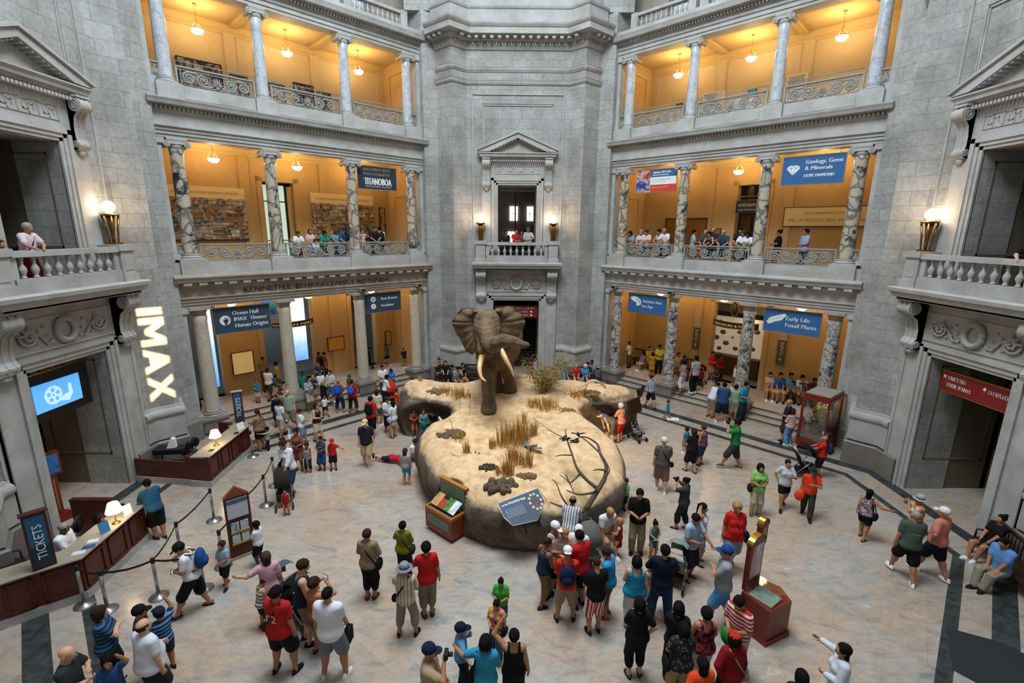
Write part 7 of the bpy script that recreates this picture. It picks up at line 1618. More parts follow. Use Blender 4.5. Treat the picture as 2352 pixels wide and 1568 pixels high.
# ---- lower left: ticket desks and the foreground
P((-10.46, -2.81, 0.00, 1.70), 80, 'ticket clerk with grey hair in white shirt seated behind the near desk', 'm', 'd', 'crop:g', 'long:#dedfe2', 'trousers:#1d1e22', SK, 'lap,lap', 'sit', .2, hz=.28, group='ticket clerks')
P((-10.05, -2.35, 0, 1.65), 90, 'ticket clerk in black shirt seated behind the glowing desk lamp', 'f', 'd', 'bob:k', 'tee:#17171a', 'trousers:#1d1e22', SK, 'lap,belly', 'sit', .25, hz=.28, group='ticket clerks')
P((-10.2, -1.75, 0, 1.7), 100, 'ticket clerk in dark shirt bending down behind the far end of near desk', 'm', 'm', 'crop:k', 'tee:#1c1a1c', 'trousers:#1d1e22', SK, 'low,low', 'sit', .7, hz=.3, group='ticket clerks')
P((-9.23, -1.52, 0.00, 1.63), -60, 'boy in teal shirt and black shorts leaning on the near ticket desk end', 'm', 't', 'short:k', 'tee:#24506a', 'long_shorts:#1d1c1c', SB, 'rail,rail', 'cross', .3)
P((-7.12, -5.58, 0.00, 1.60), 60, 'woman with grey-brown hair in dark blue striped tee, arms folded, lower left', 'f', 'l', 'bob:b', 'tee:hs/#17304a/#3f617d', 'shorts:#1a1a1c', SD, 'cross,cross', g=1.1)
P((-6.88, -6.47, 0.00, 1.70), 70, 'bald person in dark grey shirt at the lower left corner', 'm', 'l', None, 'tee:#2c2f30', 'shorts:#2a2c2e', SK, 'chest,belly', head=.2)
P((-6.06, -6.00, 0.00, 1.75), 20, 'balding person in large white t-shirt, seen from behind, lower left', 'm', 'l', 'bald:b', 'tee:#d5d7de', 'shorts:#26282c', SK, 'belly,down', g=1.25)
P((-6.53, -5.50, 0.00, 1.55), 60, 'person in plain black cap behind the white t-shirt, lower left', 'm', 't', 'short:k', 'tee:#4a3a36', 'shorts:#202226', SK, 'down,down', hat='cap:#141416')
P((-6.37, -5.29, 0.00, 1.35), -60, 'boy in navy cap and blue striped tee right of the white t-shirt', 'c', 't', 'short:k', 'tee:hs/#1d2c44/#5b8dc0', 'shorts:#2b3038', SK, 'down,up', hat='cap:#1a2436')
P((-6.49, -6.22, 0.00, 1.35), 150, 'black-haired child in denim between the striped and white shirts', 'c', 't', 'bob:k', 'tee:#2d4f7d', 'shorts:#30405c', SN, 'up,belly')
P((-6.75, -3.90, 0.00, 1.65), -110, 'walking person in white t-shirt, black cap and black shorts reading phone, near the stanchions', 'm', 't', 'short:k', 'tee:#d9dadd', 'long_shorts:#17181a', SD, 'belly,belly', 'lunge', .12, .5, hat='cap:#1a1918', g=1.05, bag='backpack:#23477e:blue backpack on the walking person in white t-shirt', hold='phone:#111111:phone in the hands of the walking person in black cap')
P((-6.55, -3.18, 0.00, 1.15), -170, 'boy in light blue tee and black shorts beside the brochure kiosk', 'c', 't', 'short:b', 'tee:#8fa2b4', 'shorts:#15161a', SK, 'belly,belly', 'step')
P((-6.15, -2.50, 0.00, 1.19), -80, 'slim boy in white tee and black shorts with red side stripe', 'c', 'd', 'short:k', 'tee:#d3d5da', 'shorts:#1a181b', SN, 'belly,belly')
P((-5.03, -4.19, 0.00, 1.62), -30, 'woman with long auburn hair in pink top stretching out her left arm', 'f', 'l', 'long:r', 'tee:#c79aa4', 'shorts:#33303a', SD, 'out,down')
P((-5.14, -4.37, 0.00, 1.13), 40, 'person in white and grey striped tank top, left of red t-shirt', 'm', 't', 'crop:b', 'tank:hs/#c9c6c1/#6c6660', 'shorts:#1b1b1d', SD, 'hold,belly', 'wide', .12, .4)
P((-4.29, -5.32, 0.00, 1.79), 10, 'heavy person in red t-shirt and black shorts seen from behind', 'm', 't', 'short:k', 'tee:#a3211f', 'shorts:#17171a', SK, 'belly,down', 'wide', g=1.22, bag='camera_bag:#18181a:small black camera pouch on the red t-shirt person', prints=('F2', '#d8d4d0', True))
P((-4.17, -4.67, 0.00, 1.80), 60, 'young person in navy tank top and khaki shorts facing right', 'm', 'l', 'short:b', 'tank:#1c2d3e', 'shorts:#8b8270', SK, 'belly,belly', 'stand', .05, .2, prints=None)
P((-3.82, -4.91, 0.00, 1.63), 30, 'woman with curly brown hair in orange top photographing with a phone', 'f', 't', 'curly:b', 'tank:#a8633f', 'shorts:#5c5348', SD, 'face,face', hold='phone:#111111:lit phone held up by the woman in orange top')
P((-3.37, -5.41, 0.00, 1.85), 5, 'person in white tee and grey shorts carrying a black bag', 'm', 't', 'crop:k', 'tee:#d8d5dc', 'shorts:#6b6f7b', SN, 'down,hold', 'wide', g=1.1, bag='handbag:#141416:black backpack hanging from the hand of the white tee person')
P((-3.26, -3.53, 0.00, 1.67), 5, 'person in beige shirt and black trousers with a black shoulder bag', 'f', 't', 'short:b', 'long:#8f7a5f', 'capris:#16161a', SD, 'belly,belly', 'close', bag='shoulder_bag:#131315:black satchel on the beige shirt person')
# ---- people around the stroller line, left centre
P((-6.73, 0.48, 0.00, 2.04), -160, 'woman in loose white blouse and jeans shorts pushing a stroller', 'f', 't', 'bun:b', 'blouse:#d9d8de', 'shorts:#27405e', SDB, 'low,hip', 'step', .15, .3, bag='shoulder_bag:#16181c:dark shoulder bag on the white blouse woman')
P((-6.47, -0.43, 0.00, 0.81), 170, 'toddler girl in red dress in front of the stroller', 'c', 't', 'short:k', 'sdress:#a01b22', 'none:', SDB, 'down,down', g=1.1)
P((-7.22, 2.10, 0.00, 1.44), 170, 'girl with dark braid in brown patterned dress', 'f', 'm', 'braid:k', 'sdress:floral/#3a1f1c/#7d4a3c', 'none:', SDB, 'belly,belly')
P((-6.85, 1.96, 0.00, 1.06), 175, 'small curly-haired child in grey-white tunic and dark leggings', 'c', 'm', 'curly:b', 'sdress:camo/#a9aaa2/#7c8078', 'capris:#1b2430', 'shoe:#8c2a30', 'belly,belly')
P((-6.45, 2.11, 0.00, 1.22), -175, 'boy in charcoal tee and blue shorts holding his hands', 'c', 'm', 'crop:k', 'tee:#3b444e', 'long_shorts:#223f6e', 'shoe:#20242a', 'belly,belly', prints=('AERO', '#c9ccd0', False))
P((-6.10, 2.14, 0.00, 1.12), 170, 'boy in red tee, red and blue cap, black shorts', 'c', 't', 'short:k', 'tee:#b3211c', 'shorts:#17171a', SK, 'out,down', hat='cap:#c2301c')
P((-9.16, 3.55, 0.00, 1.53), -70, 'large woman in brown halter top leaning at the far ticket desk', 'f', 't', 'pony:b', 'tank:floral/#5b4136/#7d6152', 'mini:#18181a', SDB, 'rail,belly', 'stand', .1, g=1.38)
P((-8.88, 3.45, 0.00, 0.93), -95, 'small child in striped tee stretching an arm towards the desk', 'c', 't', 'short:k', 'tee:hs/#b9b9b2/#3d4038', 'trousers:#1c1e22', SN, 'point,down')
P((-8.97, 4.63, 0.00, 1.47), 20, 'person in printed white tee with a black messenger bag, left centre', 'm', 't', 'short:k', 'tee:#ccd0d8', 'long_shorts:#a79c88', SK, 'belly,down', 'lunge', bag='shoulder_bag:#15151a:black messenger bag on the printed white tee', hold='phone:#111111:phone of the visitor in printed white tee')
P((-9.61, 5.70, 0.00, 1.32), 170, 'long-haired girl in black top behind the messenger bag', 'f', 't', 'long:k', 'long:#17171c', 'shorts:#24282e', SK, 'down,down')
P((-9.27, 5.41, 0.00, 1.08), 160, 'child in pale tee and light blue shorts left of the green shirt', 'c', 't', 'short:k', 'tee:#b9b2ac', 'shorts:#5793c4', SN, 'down,up')
P((-8.90, 5.28, 0.00, 1.70), -170, 'tall person in grey-green shirt and khaki shorts walking to camera', 'm', 'l', 'bald:g', 'tee:#8ea08a', 'long_shorts:#8c8068', SDB, 'down,down', 'walk2', g=1.12)
P((-7.96, 4.11, 0.00, 1.36), 60, 'woman in white tee and denim shorts seen from behind, left centre', 'f', 't', 'bun:b', 'tee:#dfe2e7', 'shorts:#6a87a8', SDB, 'belly,belly', 'step')
P((-7.47, 4.34, 0.00, 1.49), 110, 'woman in dark brown top and pale shorts checking something in her hands', 'f', 'l', 'bob:b', 'tank:#33281f', 'shorts:#c8bda8', SB, 'belly,belly', 'step', hold='phone:#111111:phone of the woman in dark brown top')
P((-8.13, 6.80, 0.00, 0.93), 130, 'child in oversized white shirt walking right', 'c', 't', 'short:b', 'tee:#e0e3e8', 'shorts:#3a2226', SK, 'belly,down', 'walk')
P((-9.45, 7.83, 0.28, 1.37), 175, 'staff member in teal vest standing left of the blue screen', 'm', 'd', 'crop:k', 'polo:#1d6f66', 'trousers:#a79a86', SK, 'down,belly')
P((-9.15, 7.65, 0.00, 1.38), 120, 'person with teal drawstring sack and striped sleeves', 'f', 't', 'short:b', 'long:hs/#c9cbc6/#4a5050', 'long_shorts:#a39a88', SDB, 'belly,belly', bag='backpack:#1d7a70:teal drawstring sack on the striped sleeves visitor')
P((-8.50, 7.67, 0.00, 1.25), 20, 'blond woman in black tee, left of the grey tee', 'f', 'l', 'bob:y', 'tee:#141417', 'shorts:#1b1b20', SN, 'belly,belly')
P((-9.02, 8.74, 0.14, 1.23), 150, 'person with shaved head in white tee by the blue screen', 'm', 't', 'crop:k', 'tee:#d8dade', 'long_shorts:#7c7466', SN, 'belly,down')
P((-9.38, 8.77, 0.00, 1.15), 140, 'boy in black tee and khaki trousers with pink shoes', 'c', 't', 'short:y', 'tee:#232b31', 'trousers:#8f8168', 'shoe:#c0425a', 'belly,chest')
P((-8.49, 8.55, 0.00, 1.45), -170, 'person in light grey tee and blue shorts holding hands in front', 'm', 'l', 'short:b', 'tee:#b9bdc0', 'long_shorts:#3c5d7e', SN, 'belly,belly', 'wide')
P((-9.29, 9.30, 0.42, 1.25), 170, 'person in navy and light blue shirt under the arcade', 'm', 't', 'short:b', 'polo:#1b3252', 'trousers:#3a3a40', SK, 'belly,belly')
P((-9.48, 10.52, 0.42, 1.43), 60, 'person in dark red shirt with a black backpack by the ochre wall', 'm', 't', 'short:k', 'tee:#7c1a1e', 'trousers:#2a2022', SK, 'down,down', bag='backpack:#1c1418:dark backpack on the dark red shirt visitor')
P((-9.74, 10.51, 0.42, 1.43), 100, 'dark-haired person half hidden behind the dark red shirt', 'f', 't', 'long:k', 'tee:#3a2024', 'trousers:#241e20', SK)
P((-7.65, 7.21, 0.00, 1.47), 0, 'woman in patterned tee and rolled jeans with round blue sack and letter', 'f', 't', 'bun:y', 'tee:hs/#4c4a66/#a35b6a', 'capris:#1d3048', 'sandal:#d8d0c8', 'belly,belly', 'wide', bag='backpack:#1f4fc0:blue round drawstring sack, left of the two')
P((-7.08, 7.22, 0.00, 1.48), 0, 'woman in red tee and brown capris with plain blue sack', 'f', 't', 'bun:b', 'tee:#b52420', 'capris:#33291f', SK, 'belly,hip', 'wide', bag='backpack:#2559d0:blue round drawstring sack, right of the two')
P((-7.83, 9.16, 0.00, 1.09), 170, 'child in green hat behind the red tee woman', 'c', 't', 'short:k', 'tee:#3c5c33', 'shorts:#26261e', SK, hat='hat:#2d5a38')
P((-11.57, 8.74, 0.42, 1.64), 120, 'person in striped shirt near the ochre pier on the left arcade', 'm', 't', 'short:b', 'tee:vs/#9a7c58/#5c4630', 'trousers:#4a3b2a', SK, 'down,belly')
P((-10.82, 7.58, 0.42, 1.45), 10, 'person in white tee carrying a child on the left arcade', 'm', 'm', 'crop:k', 'tee:#cfc4ae', 'long_shorts:#3b2d1f', SK, 'belly,belly', 'walk')
P((-10.81, 8.19, 0.42, 0.95), 90, 'small child in blue tee held up by the white tee visitor', 'c', 't', 'short:k', 'tee:#2b5a86', 'shorts:#3a3228', SK, 'belly,belly', 'dangle', hz=.5)
P((-10.79, 8.33, 0.42, 1.53), 60, 'person in yellow-tan shirt beside the second left column', 'm', 't', 'short:k', 'tee:#b0833f', 'shorts:#5a4326', SDB, 'hip,down')
P((-11.14, 7.20, 0.42, 1.08), 150, 'child in teal tee and pale shorts alone on the left arcade', 'c', 't', 'short:r', 'tee:#2a6a80', 'shorts:#a8a088', SB, 'hold,belly', 'cross')
P((-12.71, 5.63, 0.42, 1.37), 60, 'person in dark tank top leaning against the nearest left column', 'm', 'm', 'crop:k', 'tank:#6a3a20', 'shorts:#3c2a18', SB, 'belly,belly', 'cross', -.05)
P((-7.09, 13.11, 0.42, 1.26), 100, 'woman in grey tee and black skirt walking by the restroom passage', 'f', 't', 'pony:b', 'tee:#5c5a50', 'mini:#1a1612', SN, 'belly,down', 'walk')
P((-6.06, 12.80, 0.42, 1.10), 140, 'person in black tee and khaki shorts near the last left column', 'm', 't', 'short:k', 'tee:#1a1714', 'shorts:#6f5f42', SN)
P((-7.85, 12.41, 0.42, 1.23), -100, 'person in dark clothes entering the blue-lit passage', 'f', 'l', 'short:k', 'long:#2a2826', 'trousers:#1e1c1c', SK, legs='walk')
P((-6.27, 9.20, 0.00, 1.58), 150, 'person in white tee beside the last left pedestal', 'm', 't', 'short:k', 'tee:#d6d9dd', 'trousers:#3a3b40', SK, 'down,belly')
P((-5.92, 8.15, 0.00, 1.44), 80, 'woman in white cardigan and plaid tunic bending to a stroller', 'f', 't', 'bob:k', 'blouse:#dcdfe2', 'trousers:#17171a', SK, 'low,low', 'step', .2)
P((-5.98, 9.64, 0.00, 1.30), 170, 'woman in bright blue top near the red stroller', 'f', 't', 'bob:k', 'tee:#2f6fc0', 'trousers:#2a2a33', SK, 'belly,belly', 'stand', .1, .4)
P((-5.20, 7.36, 0.00, 1.08), 110, 'toddler in orange shirt reaching to the sand platform', 'c', 't', 'short:b', 'tee:#d65a26', 'shorts:#b8502a', SK, 'chest,point')
P((-5.56, 4.73, 0.00, 1.64), 5, 'person in red tee with black backpack and black shorts', 'm', 't', 'short:k', 'tee:#c02a1f', 'long_shorts:#141418', SB, 'belly,down', 'walk', bag='backpack:#131316:black backpack on the red tee visitor')
P((-5.61, 5.82, 0.00, 1.54), 10, 'girl with long straight hair in cream tee and denim shorts', 'f', 't', 'long:b', 'tee:#d2bfa6', 'mini:#4d6078', SN, 'belly,down')
P((-5.05, 5.14, 0.00, 1.48), 130, 'person in navy cap and white tee leaning on the platform', 'm', 't', 'short:k', 'tee:#d0d4da', 'long_shorts:#16181c', 'shoe:#2b50a8', 'belly,belly', 'cross', hat='cap:#1e2a40')
P((-4.71, 4.70, 0.00, 1.47), -60, 'woman in white tee and pale skirt with a grey tote bag', 'f', 'l', 'long:k', 'tee:#dcdcdc', 'skirt:#a9a596', SDB, 'belly,belly', bag='tote_bag:#a5adba:pale grey tote bag on the pale skirt woman')
P((-5.04, 2.34, 0.00, 1.69), 175, 'person in black tee, khaki shorts and tan cap standing left of the platform', 'm', 'l', 'crop:b', 'tee:#20262a', 'shorts:#b39a72', 'shoe:#8d9298', 'down,down', 'step', hat='cap:#d8b98a')
# ---- left alcove and floor sitters
P((-3.95, 4.83, 0.00, 1.13), 160, 'girl in red dress with long dark hair in the left alcove', 'f', 't', 'long:k', 'sdress:#9c2b30', 'none:', SDB, 'belly,belly')
P((-3.48, 4.29, 0.00, 1.32), 170, 'woman in teal tank top and jeans in the left alcove', 'f', 't', 'bun:b', 'tank:#17808c', 'trousers:#3b5a76', SDB, 'down,belly', g=1.1)
P((-3.92, 5.29, 0.00, 1.04), 150, 'brown-haired visitor behind the red dress in the left alcove', 'f', 't', 'pony:r', 'tee:#5c3a2e', 'trousers:#2c2a2c', SK)
P((-3.74, 2.83, 0.00, 1.50), 100, 'person in white top sitting on the floor outside the left alcove', 'f', 't', 'short:b', 'tee:#d9dde2', 'shorts:#4c4b50', SN, 'lap,lap', 'floor', .4, hz=.1)
P((-3.40, 3.18, 0.00, 1.20), -60, 'child with light brown hair sitting in the left alcove opening', 'c', 't', 'bob:r', 'tee:#9aa0a8', 'shorts:#5c5a60', SN, 'lap,lap', 'floor', .2, hz=.12)
P((-4.95, 2.85, .13, 1.3), 105, 'boy in red shirt and navy shorts lying on the floor beside the platform', 'c', 'l', 'short:y', 'tee:#b0262a', 'shorts:#26223f', SK, 'up,up', 'step', rx=-1.5)
P((-3.50, 1.20, 0.00, 1.26), 10, 'girl with long light hair, grey tee and turquoise shorts against the platform', 'c', 'l', 'long:r', 'tee:#9c9a96', 'mini:#1fa0c4', 'shoe:#b2464a', 'down,down')
# ---- benches by the rear pier
BZ = dict(hz=.29)
P((-4.02, 11.86, 0.00, 1.62), 165, 'woman in black and cream top on the left rear bench, leftmost', 'f', 't', 'bun:b', 'tank:#2a2628', 'mini:#7a6a5e', SK, 'lap,chin', 'sit', .1, **BZ)
P((-3.62, 11.39, 0.00, 1.60), 170, 'woman with long black hair in black dress on the left rear bench', 'f', 'l', 'long:k', 'dress:#121214', 'none:', SK, 'lap,lap', 'sit', .1, **BZ)
P((-3.00, 10.52, 0.00, 1.70), 150, 'person in grey tee and jeans hunched on the left rear bench', 'm', 't', 'crop:k', 'tee:#8f9294', 'trousers:#2a3f5c', SK, 'chin,lap', 'sit', .4, .3, **BZ)
P((-2.74, 10.92, 0.00, 1.70), 155, 'person in black tee and khaki shorts on the left rear bench, rightmost', 'm', 't', 'crop:k', 'tee:#1b1b1d', 'long_shorts:#8f8572', SK, 'lap,chin', 'sit', .25, **BZ)
P((-4.99, 9.66, 0.00, 0.79), 120, 'dark-haired child seen behind the rear left lobe of the platform', 'c', 't', 'short:k', 'tee:#8c8478', 'shorts:#55504c', SN)
P((0.82, 12.40, 0.00, 1.32), 90, 'woman with long dark hair in dark red top embracing behind the shrub', 'f', 't', 'long:k', 'tee:#4a161c', 'trousers:#1b1b20', SK, 'belly,belly')
P((1.07, 11.80, 0.00, 1.26), -70, 'person in pale blue shirt close to the dark red top', 'm', 'l', 'short:b', 'tee:#8fa6bd', 'trousers:#7c92a8', SK, 'belly,chest', 'stand', .1)
P((2.48, 11.18, 0.00, 1.55), 160, 'boy in bright blue and white shirt sitting right of the shrub', 'm', 'l', 'short:b', 'tee:#2667b0', 'shorts:#5f88b0', SN, 'lap,lap', 'sit', .1, hz=.33)
P((3.04, 11.00, 0.00, 1.65), 170, 'person in red tee on the right rear bench', 'm', 'l', 'bald:g', 'tee:#b0222a', 'trousers:#26262a', SK, 'lap,lap', 'sit', .15, g=1.1, **BZ)
P((3.53, 10.93, 0.00, 1.62), -170, 'white-haired visitor in blue tee on the right rear bench', 'f', 'l', 'bob:w', 'tee:#3a86bd', 'trousers:#2c3038', SK, 'lap,lap', 'sit', .15, **BZ)
P((3.93, 11.28, 0.00, 1.68), -160, 'person in grey tee at the far right end of the rear bench', 'm', 'd', 'crop:k', 'tee:#7d8286', 'trousers:#1d1e22', SK, 'lap,lap', 'sit', .1, hz=.34)
P((3.66, 10.94, 0.00, 1.62), -170, 'person with curly black hair behind the blue tee visitor', 'f', 't', 'curly:k', 'tee:#1d2024', 'trousers:#1d1e22', SK, 'lap,lap', 'sit', hz=.33)
P((3.19, 10.04, 0.00, 1.40), 10, 'boy in camouflage tee sitting with his back turned by the platform', 'c', 't', 'short:k', 'tee:camo/#8b8478/#5f5a54', 'shorts:#4a4a44', SK, 'lap,lap', 'sit', .2, hz=.2)
P((3.62, 9.93, 0.00, 1.50), 30, 'person in pale blue tee sitting on the floor behind the pale branch', 'm', 't', 'crop:b', 'tee:#a9bccb', 'shorts:#4f545c', SK, 'lap,lap', 'floor', .3, hz=.1)
# ---- right alcove
P((3.90, 4.45, 0.00, 1.53), -40, 'white-haired woman in orange-red clothes beside the right alcove', 'f', 'l', 'curly:w', 'tee:floral/#c7472e/#dca07c', 'long_shorts:#b22a22', SDB, 'chest,down', 'stand', .1, bag='shoulder_bag:#a32a20:red strap bag on the white-haired woman')
P((*(3.51, 4.29), 0, 1.68), -110, 'person in grey-brown shirt bending deep into the right alcove', 'm', 'l', 'short:r', 'tee:#6b5f58', 'shorts:#4e463f', SK, 'reach,reach', 'wide', 1.0, .2)
P((3.29, 3.63, 0.00, 0.46), 100, 'toddler in red shirt crouching below the bending visitor', 'c', 't', 'short:b', 'tee:#c24432', 'shorts:#8c3a30', SDB, 'lap,lap', 'squat', .2, hz=.25)
P((3.56, 5.08, 0.00, 0.93), 140, 'child in red and pink top leaning into the right alcove', 'c', 't', 'short:b', 'tee:#c23a34', 'shorts:#b88c80', SN, 'belly,rail', 'stand', .3)
P((3.74, 5.09, 0.00, 0.87), 160, 'child in striped lilac top in the right alcove', 'c', 't', 'pony:b', 'tee:hs/#6b5f80/#b9a7a0', 'shorts:#9c3a34', SN, 'rail,rail', 'stand', .2)
# ---- right arcade
P((6.25, 13.15, .42, 1.5), 130, 'person in pale tee behind the last right column', 'm', 'd', 'crop:k', 'tee:#c9b78e', 'trousers:#4f3f2a', SK)
P((6.94, 12.74, 0.42, 1.30), -120, 'girl with pink skirt sitting on the leftmost arcade bench', 'c', 't', 'bob:k', 'tee:#8a6a7a', 'skirt:#b0808a', SN, 'lap,lap', 'sit', hz=.3)
P((7.30, 12.81, 0.42, 1.70), 170, 'person in yellow shirt sitting on the leftmost arcade bench', 'm', 't', 'crop:k', 'tee:#caa03c', 'trousers:#8a6a34', SK, 'lap,lap', 'sit', hz=.29)
P((7.09, 11.53, 0.42, 1.29), 10, 'woman in long ochre dress standing on the right arcade', 'f', 'm', 'long:k', 'dress:#a9701f', 'trousers:#a9701f', SDB, 'belly,belly')
P((7.58, 12.01, 0.42, 1.58), -170, 'guard in yellow reflective vest and black trousers', 'm', 'm', 'short:k', 'tee:#c7c23f', 'trousers:#17171a', SK, 'belly,belly')
P((8.48, 11.65, 0.42, 1.65), 170, 'person in cream striped shirt on the middle arcade bench', 'm', 't', 'short:b', 'tee:hs/#d0b98c/#8c6f48', 'trousers:#5c4632', SK, 'lap,lap', 'sit', hz=.29)
P((8.62, 11.20, 0.42, 1.60), -170, 'person in purple top on the middle arcade bench', 'f', 'm', 'short:k', 'tee:#4d2340', 'trousers:#4a2f3c', SK, 'lap,lap', 'sit', .1, hz=.29)
P((9.21, 11.14, 0.42, 1.60), 160, 'person in dark top behind the checked shirt on the bench', 'f', 'm', 'curly:k', 'tee:#7c5a2a', 'trousers:#3c2c22', SK, 'lap,lap', 'sit', hz=.29)
P((7.82, 9.06, 0.42, 1.58), -30, 'woman in floral tank top and white capris on the arcade edge', 'f', 't', 'bob:k', 'tank:floral/#4a6a88/#b08a78', 'capris:#d3d3d6', SDB, 'belly,belly')
P((8.32, 8.94, 0.42, 1.77), -20, 'person in black and white checked shirt and black trousers', 'm', 't', 'short:k', 'polo:plaid/#20242c/#c9ccd2', 'trousers:#16171a', SN, 'down,down')
P((9.95, 11.00, 0.42, 1.49), 160, 'person in red polo and khaki shorts by the shop opening', 'm', 't', 'crop:k', 'polo:#c4281e', 'shorts:#a3865c', SK, 'belly,belly', 'cross')
P((10.26, 10.72, 0.42, 1.40), 170, 'person in dark red top with long hair by the shop opening', 'f', 'm', 'long:k', 'tee:#7a1818', 'trousers:#2a1a18', SK)
P((9.44, 9.28, 0.42, 1.15), 170, 'woman in black skirt holding a baby on the arcade', 'f', 'm', 'bob:k', 'tee:#2c2426', 'skirt:#131315', SK, 'belly,belly')
P((9.19, 8.92, 0.42, 0.62), 180, 'baby in pale green held by the black skirt woman', 'c', 't', 'crop:b', 'tee:#7c9a84', 'shorts:#6a8a78', None, 'belly,belly', 'dangle', hz=.5)
P((10.53, 9.56, 0.42, 1.27), -100, 'child in white tee half hidden by the third right column', 'c', 't', 'short:k', 'tee:#cfcbc6', 'shorts:#5c4a34', SN)
P((11.48, 8.30, 0.42, 1.62), -160, 'woman in pink tee and orange shorts, leftmost on the right arcade bench', 'f', 't', 'short:k', 'tee:#b9998c', 'shorts:#a9763c', SN, 'lap,lap', 'sit', hz=.28)
P((11.81, 8.11, 0.42, 1.70), -165, 'person in blue tee second from left on the right arcade bench', 'm', 't', 'short:k', 'tee:#27568c', 'long_shorts:#9c8250', SK, 'lap,lap', 'sit', .1, hz=.28, bag='camera_bag:#16181c:small dark bag of the blue tee bench visitor')
P((12.26, 8.09, 0.42, 1.70), -165, 'person in light blue tee third from left on the right arcade bench', 'm', 't', 'short:k', 'tee:#6a9fc2', 'trousers:#2c3034', SK, 'lap,lap', 'sit', .1, hz=.28)
P((12.62, 7.86, 0.42, 1.70), -165, 'person in white tee touching chin, fourth on the right arcade bench', 'm', 't', 'short:k', 'tee:#d5d5d4', 'trousers:#8a7a5c', SK, 'chin,lap', 'sit', .2, hz=.28)
P((12.97, 7.49, 0.42, 1.60), -165, 'person in brown top mostly hidden by the plant case', 'f', 'm', 'short:k', 'tee:#5c3c30', 'trousers:#3a2c24', SK, 'lap,lap', 'sit', hz=.28)
P((6.05, 8.07, 0.00, 1.52), 160, 'person in blue plaid shirt and black shorts walking right of the platform', 'm', 'l', 'short:k', 'polo:plaid/#4f6d8f/#b9c6d2', 'shorts:#15161a', SK, 'down,down', 'walk')
P((6.45, 6.84, 0.00, 0.81), 120, 'toddler in turquoise outfit near the white floor paper', 'c', 't', 'short:b', 'tee:#1c86a8', 'shorts:#1c86a8', SDB, 'down,down', 'walk')
P((*(8.32, 6.97), 0, 1.62), 60, 'person in white tee bending at the third right column', 'm', 't', 'crop:k', 'tee:#cbcad8', 'long_shorts:#8f877a', SD, 'hold,hold', 'stand', .6)
P((8.56, 6.40, 0.00, 1.76), 20, 'large person in navy tee and dark shorts by the third right column', 'm', 't', 'short:k', 'tee:#24476a', 'long_shorts:#2a2826', SN, 'belly,belly', 'wide', g=1.2)
P((9.17, 6.64, 0.00, 1.58), 10, 'person in pale green tee and khaki shorts by the third right column', 'm', 't', 'short:k', 'tee:#8fa084', 'long_shorts:#b4ad9a', SK, 'belly,belly')
P((9.49, 6.65, 0.00, 1.73), 150, 'person in teal tee with hand on hip by the third right column', 'm', 't', 'short:k', 'tee:#1d8aa8', 'trousers:#1c2a30', SK, 'hip,belly', 'stand', .15)
# ---- plant case group
P((10.12, 4.43, 0.00, 1.75), -60, 'bald person in navy tee behind the striped shirt woman', 'm', 't', None, 'tee:#1b2233', 'shorts:#2c2c33', SK, 'belly,belly')
P((10.17, 4.25, 0.00, 1.46), -20, 'woman in red and white striped top and jeans by the plant case', 'f', 't', 'bob:b', 'long:hs/#a04038/#d8d5d2', 'trousers:#6c8fb8', SN, 'belly,belly', g=1.2)
P((10.60, 4.29, 0.00, 1.16), -10, 'girl in red tee and turquoise skirt looking into the plant case', 'c', 't', 'long:r', 'tee:#b2242a', 'skirt:#2aa0c8', SN, 'down,out')
P((9.83, 1.86, 0.00, 1.44), -60, 'bald person in red tee pushing the black stroller', 'm', 't', None, 'tee:#bf241e', 'shorts:#1a1a1c', SK, 'fwd,fwd', bag='backpack:#1f2f4c:navy backpack on the bald stroller pusher')
P((7.60, 0.05, 0.00, 1.52), -165, 'woman in light grey shirt and black shorts walking to camera', 'f', 't', 'pony:k', 'tee:#b9bac2', 'mini:#141416', SK, 'chest,hip', 'walk2')
P((6.66, -0.27, 0.00, 1.55), -170, 'woman in lime green polo and khaki trousers with black bag', 'f', 't', 'bob:k', 'polo:#86b964', 'trousers:#a89b82', SDB, 'belly,belly', 'stand', g=1.05, bag='shoulder_bag:#15161a:black shoulder bag on the lime green polo')
P((8.05, -0.38, 0.00, 1.50), -150, 'person in orange tee and dark cap holding something orange', 'm', 't', 'short:k', 'tee:#cf3b1e', 'trousers:#33312d', SK, 'chest,down', 'walk', hat='cap:#1f2a2a', hold='shirt_bundle:#e0452a:orange bundle by the orange tee visitor')
P((4.34, 0.89, 0.00, 1.78), 10, 'older person in brown tee and white cap seen from behind', 'm', 'l', 'crop:w', 'tee:#57504a', 'long_shorts:#80695a', SN, 'down,belly', 'step', g=1.15, hat='cap:#c9c0b4', bag='camera_bag:#17171a:black pouch swinging beside the brown tee visitor')
P((6.04, 3.54, 0.00, 0.98), -20, 'boy in teal striped tee and khaki shorts by the black-clad woman', 'c', 'l', 'short:k', 'tee:hs/#1b5468/#4f90a0', 'shorts:#9a8a72', SN)
P((5.72, 2.13, 0.00, 1.54), -20, 'woman in black top and black shorts carrying a blue and white bag', 'f', 'l', 'bob:b', 'tee:#17181a', 'long_shorts:#201f20', SD, 'belly,hold', 'step', g=1.15, bag='paper_bag:#2a7dbb:blue and white shopping bag of the black-clad woman')
P((6.24, 2.62, 0.00, 1.47), -30, 'woman in purple patterned tank top and blue shorts', 'f', 't', 'short:r', 'tank:floral/#3c3658/#7a4058', 'long_shorts:#26466c', SK, 'down,down', g=1.15)
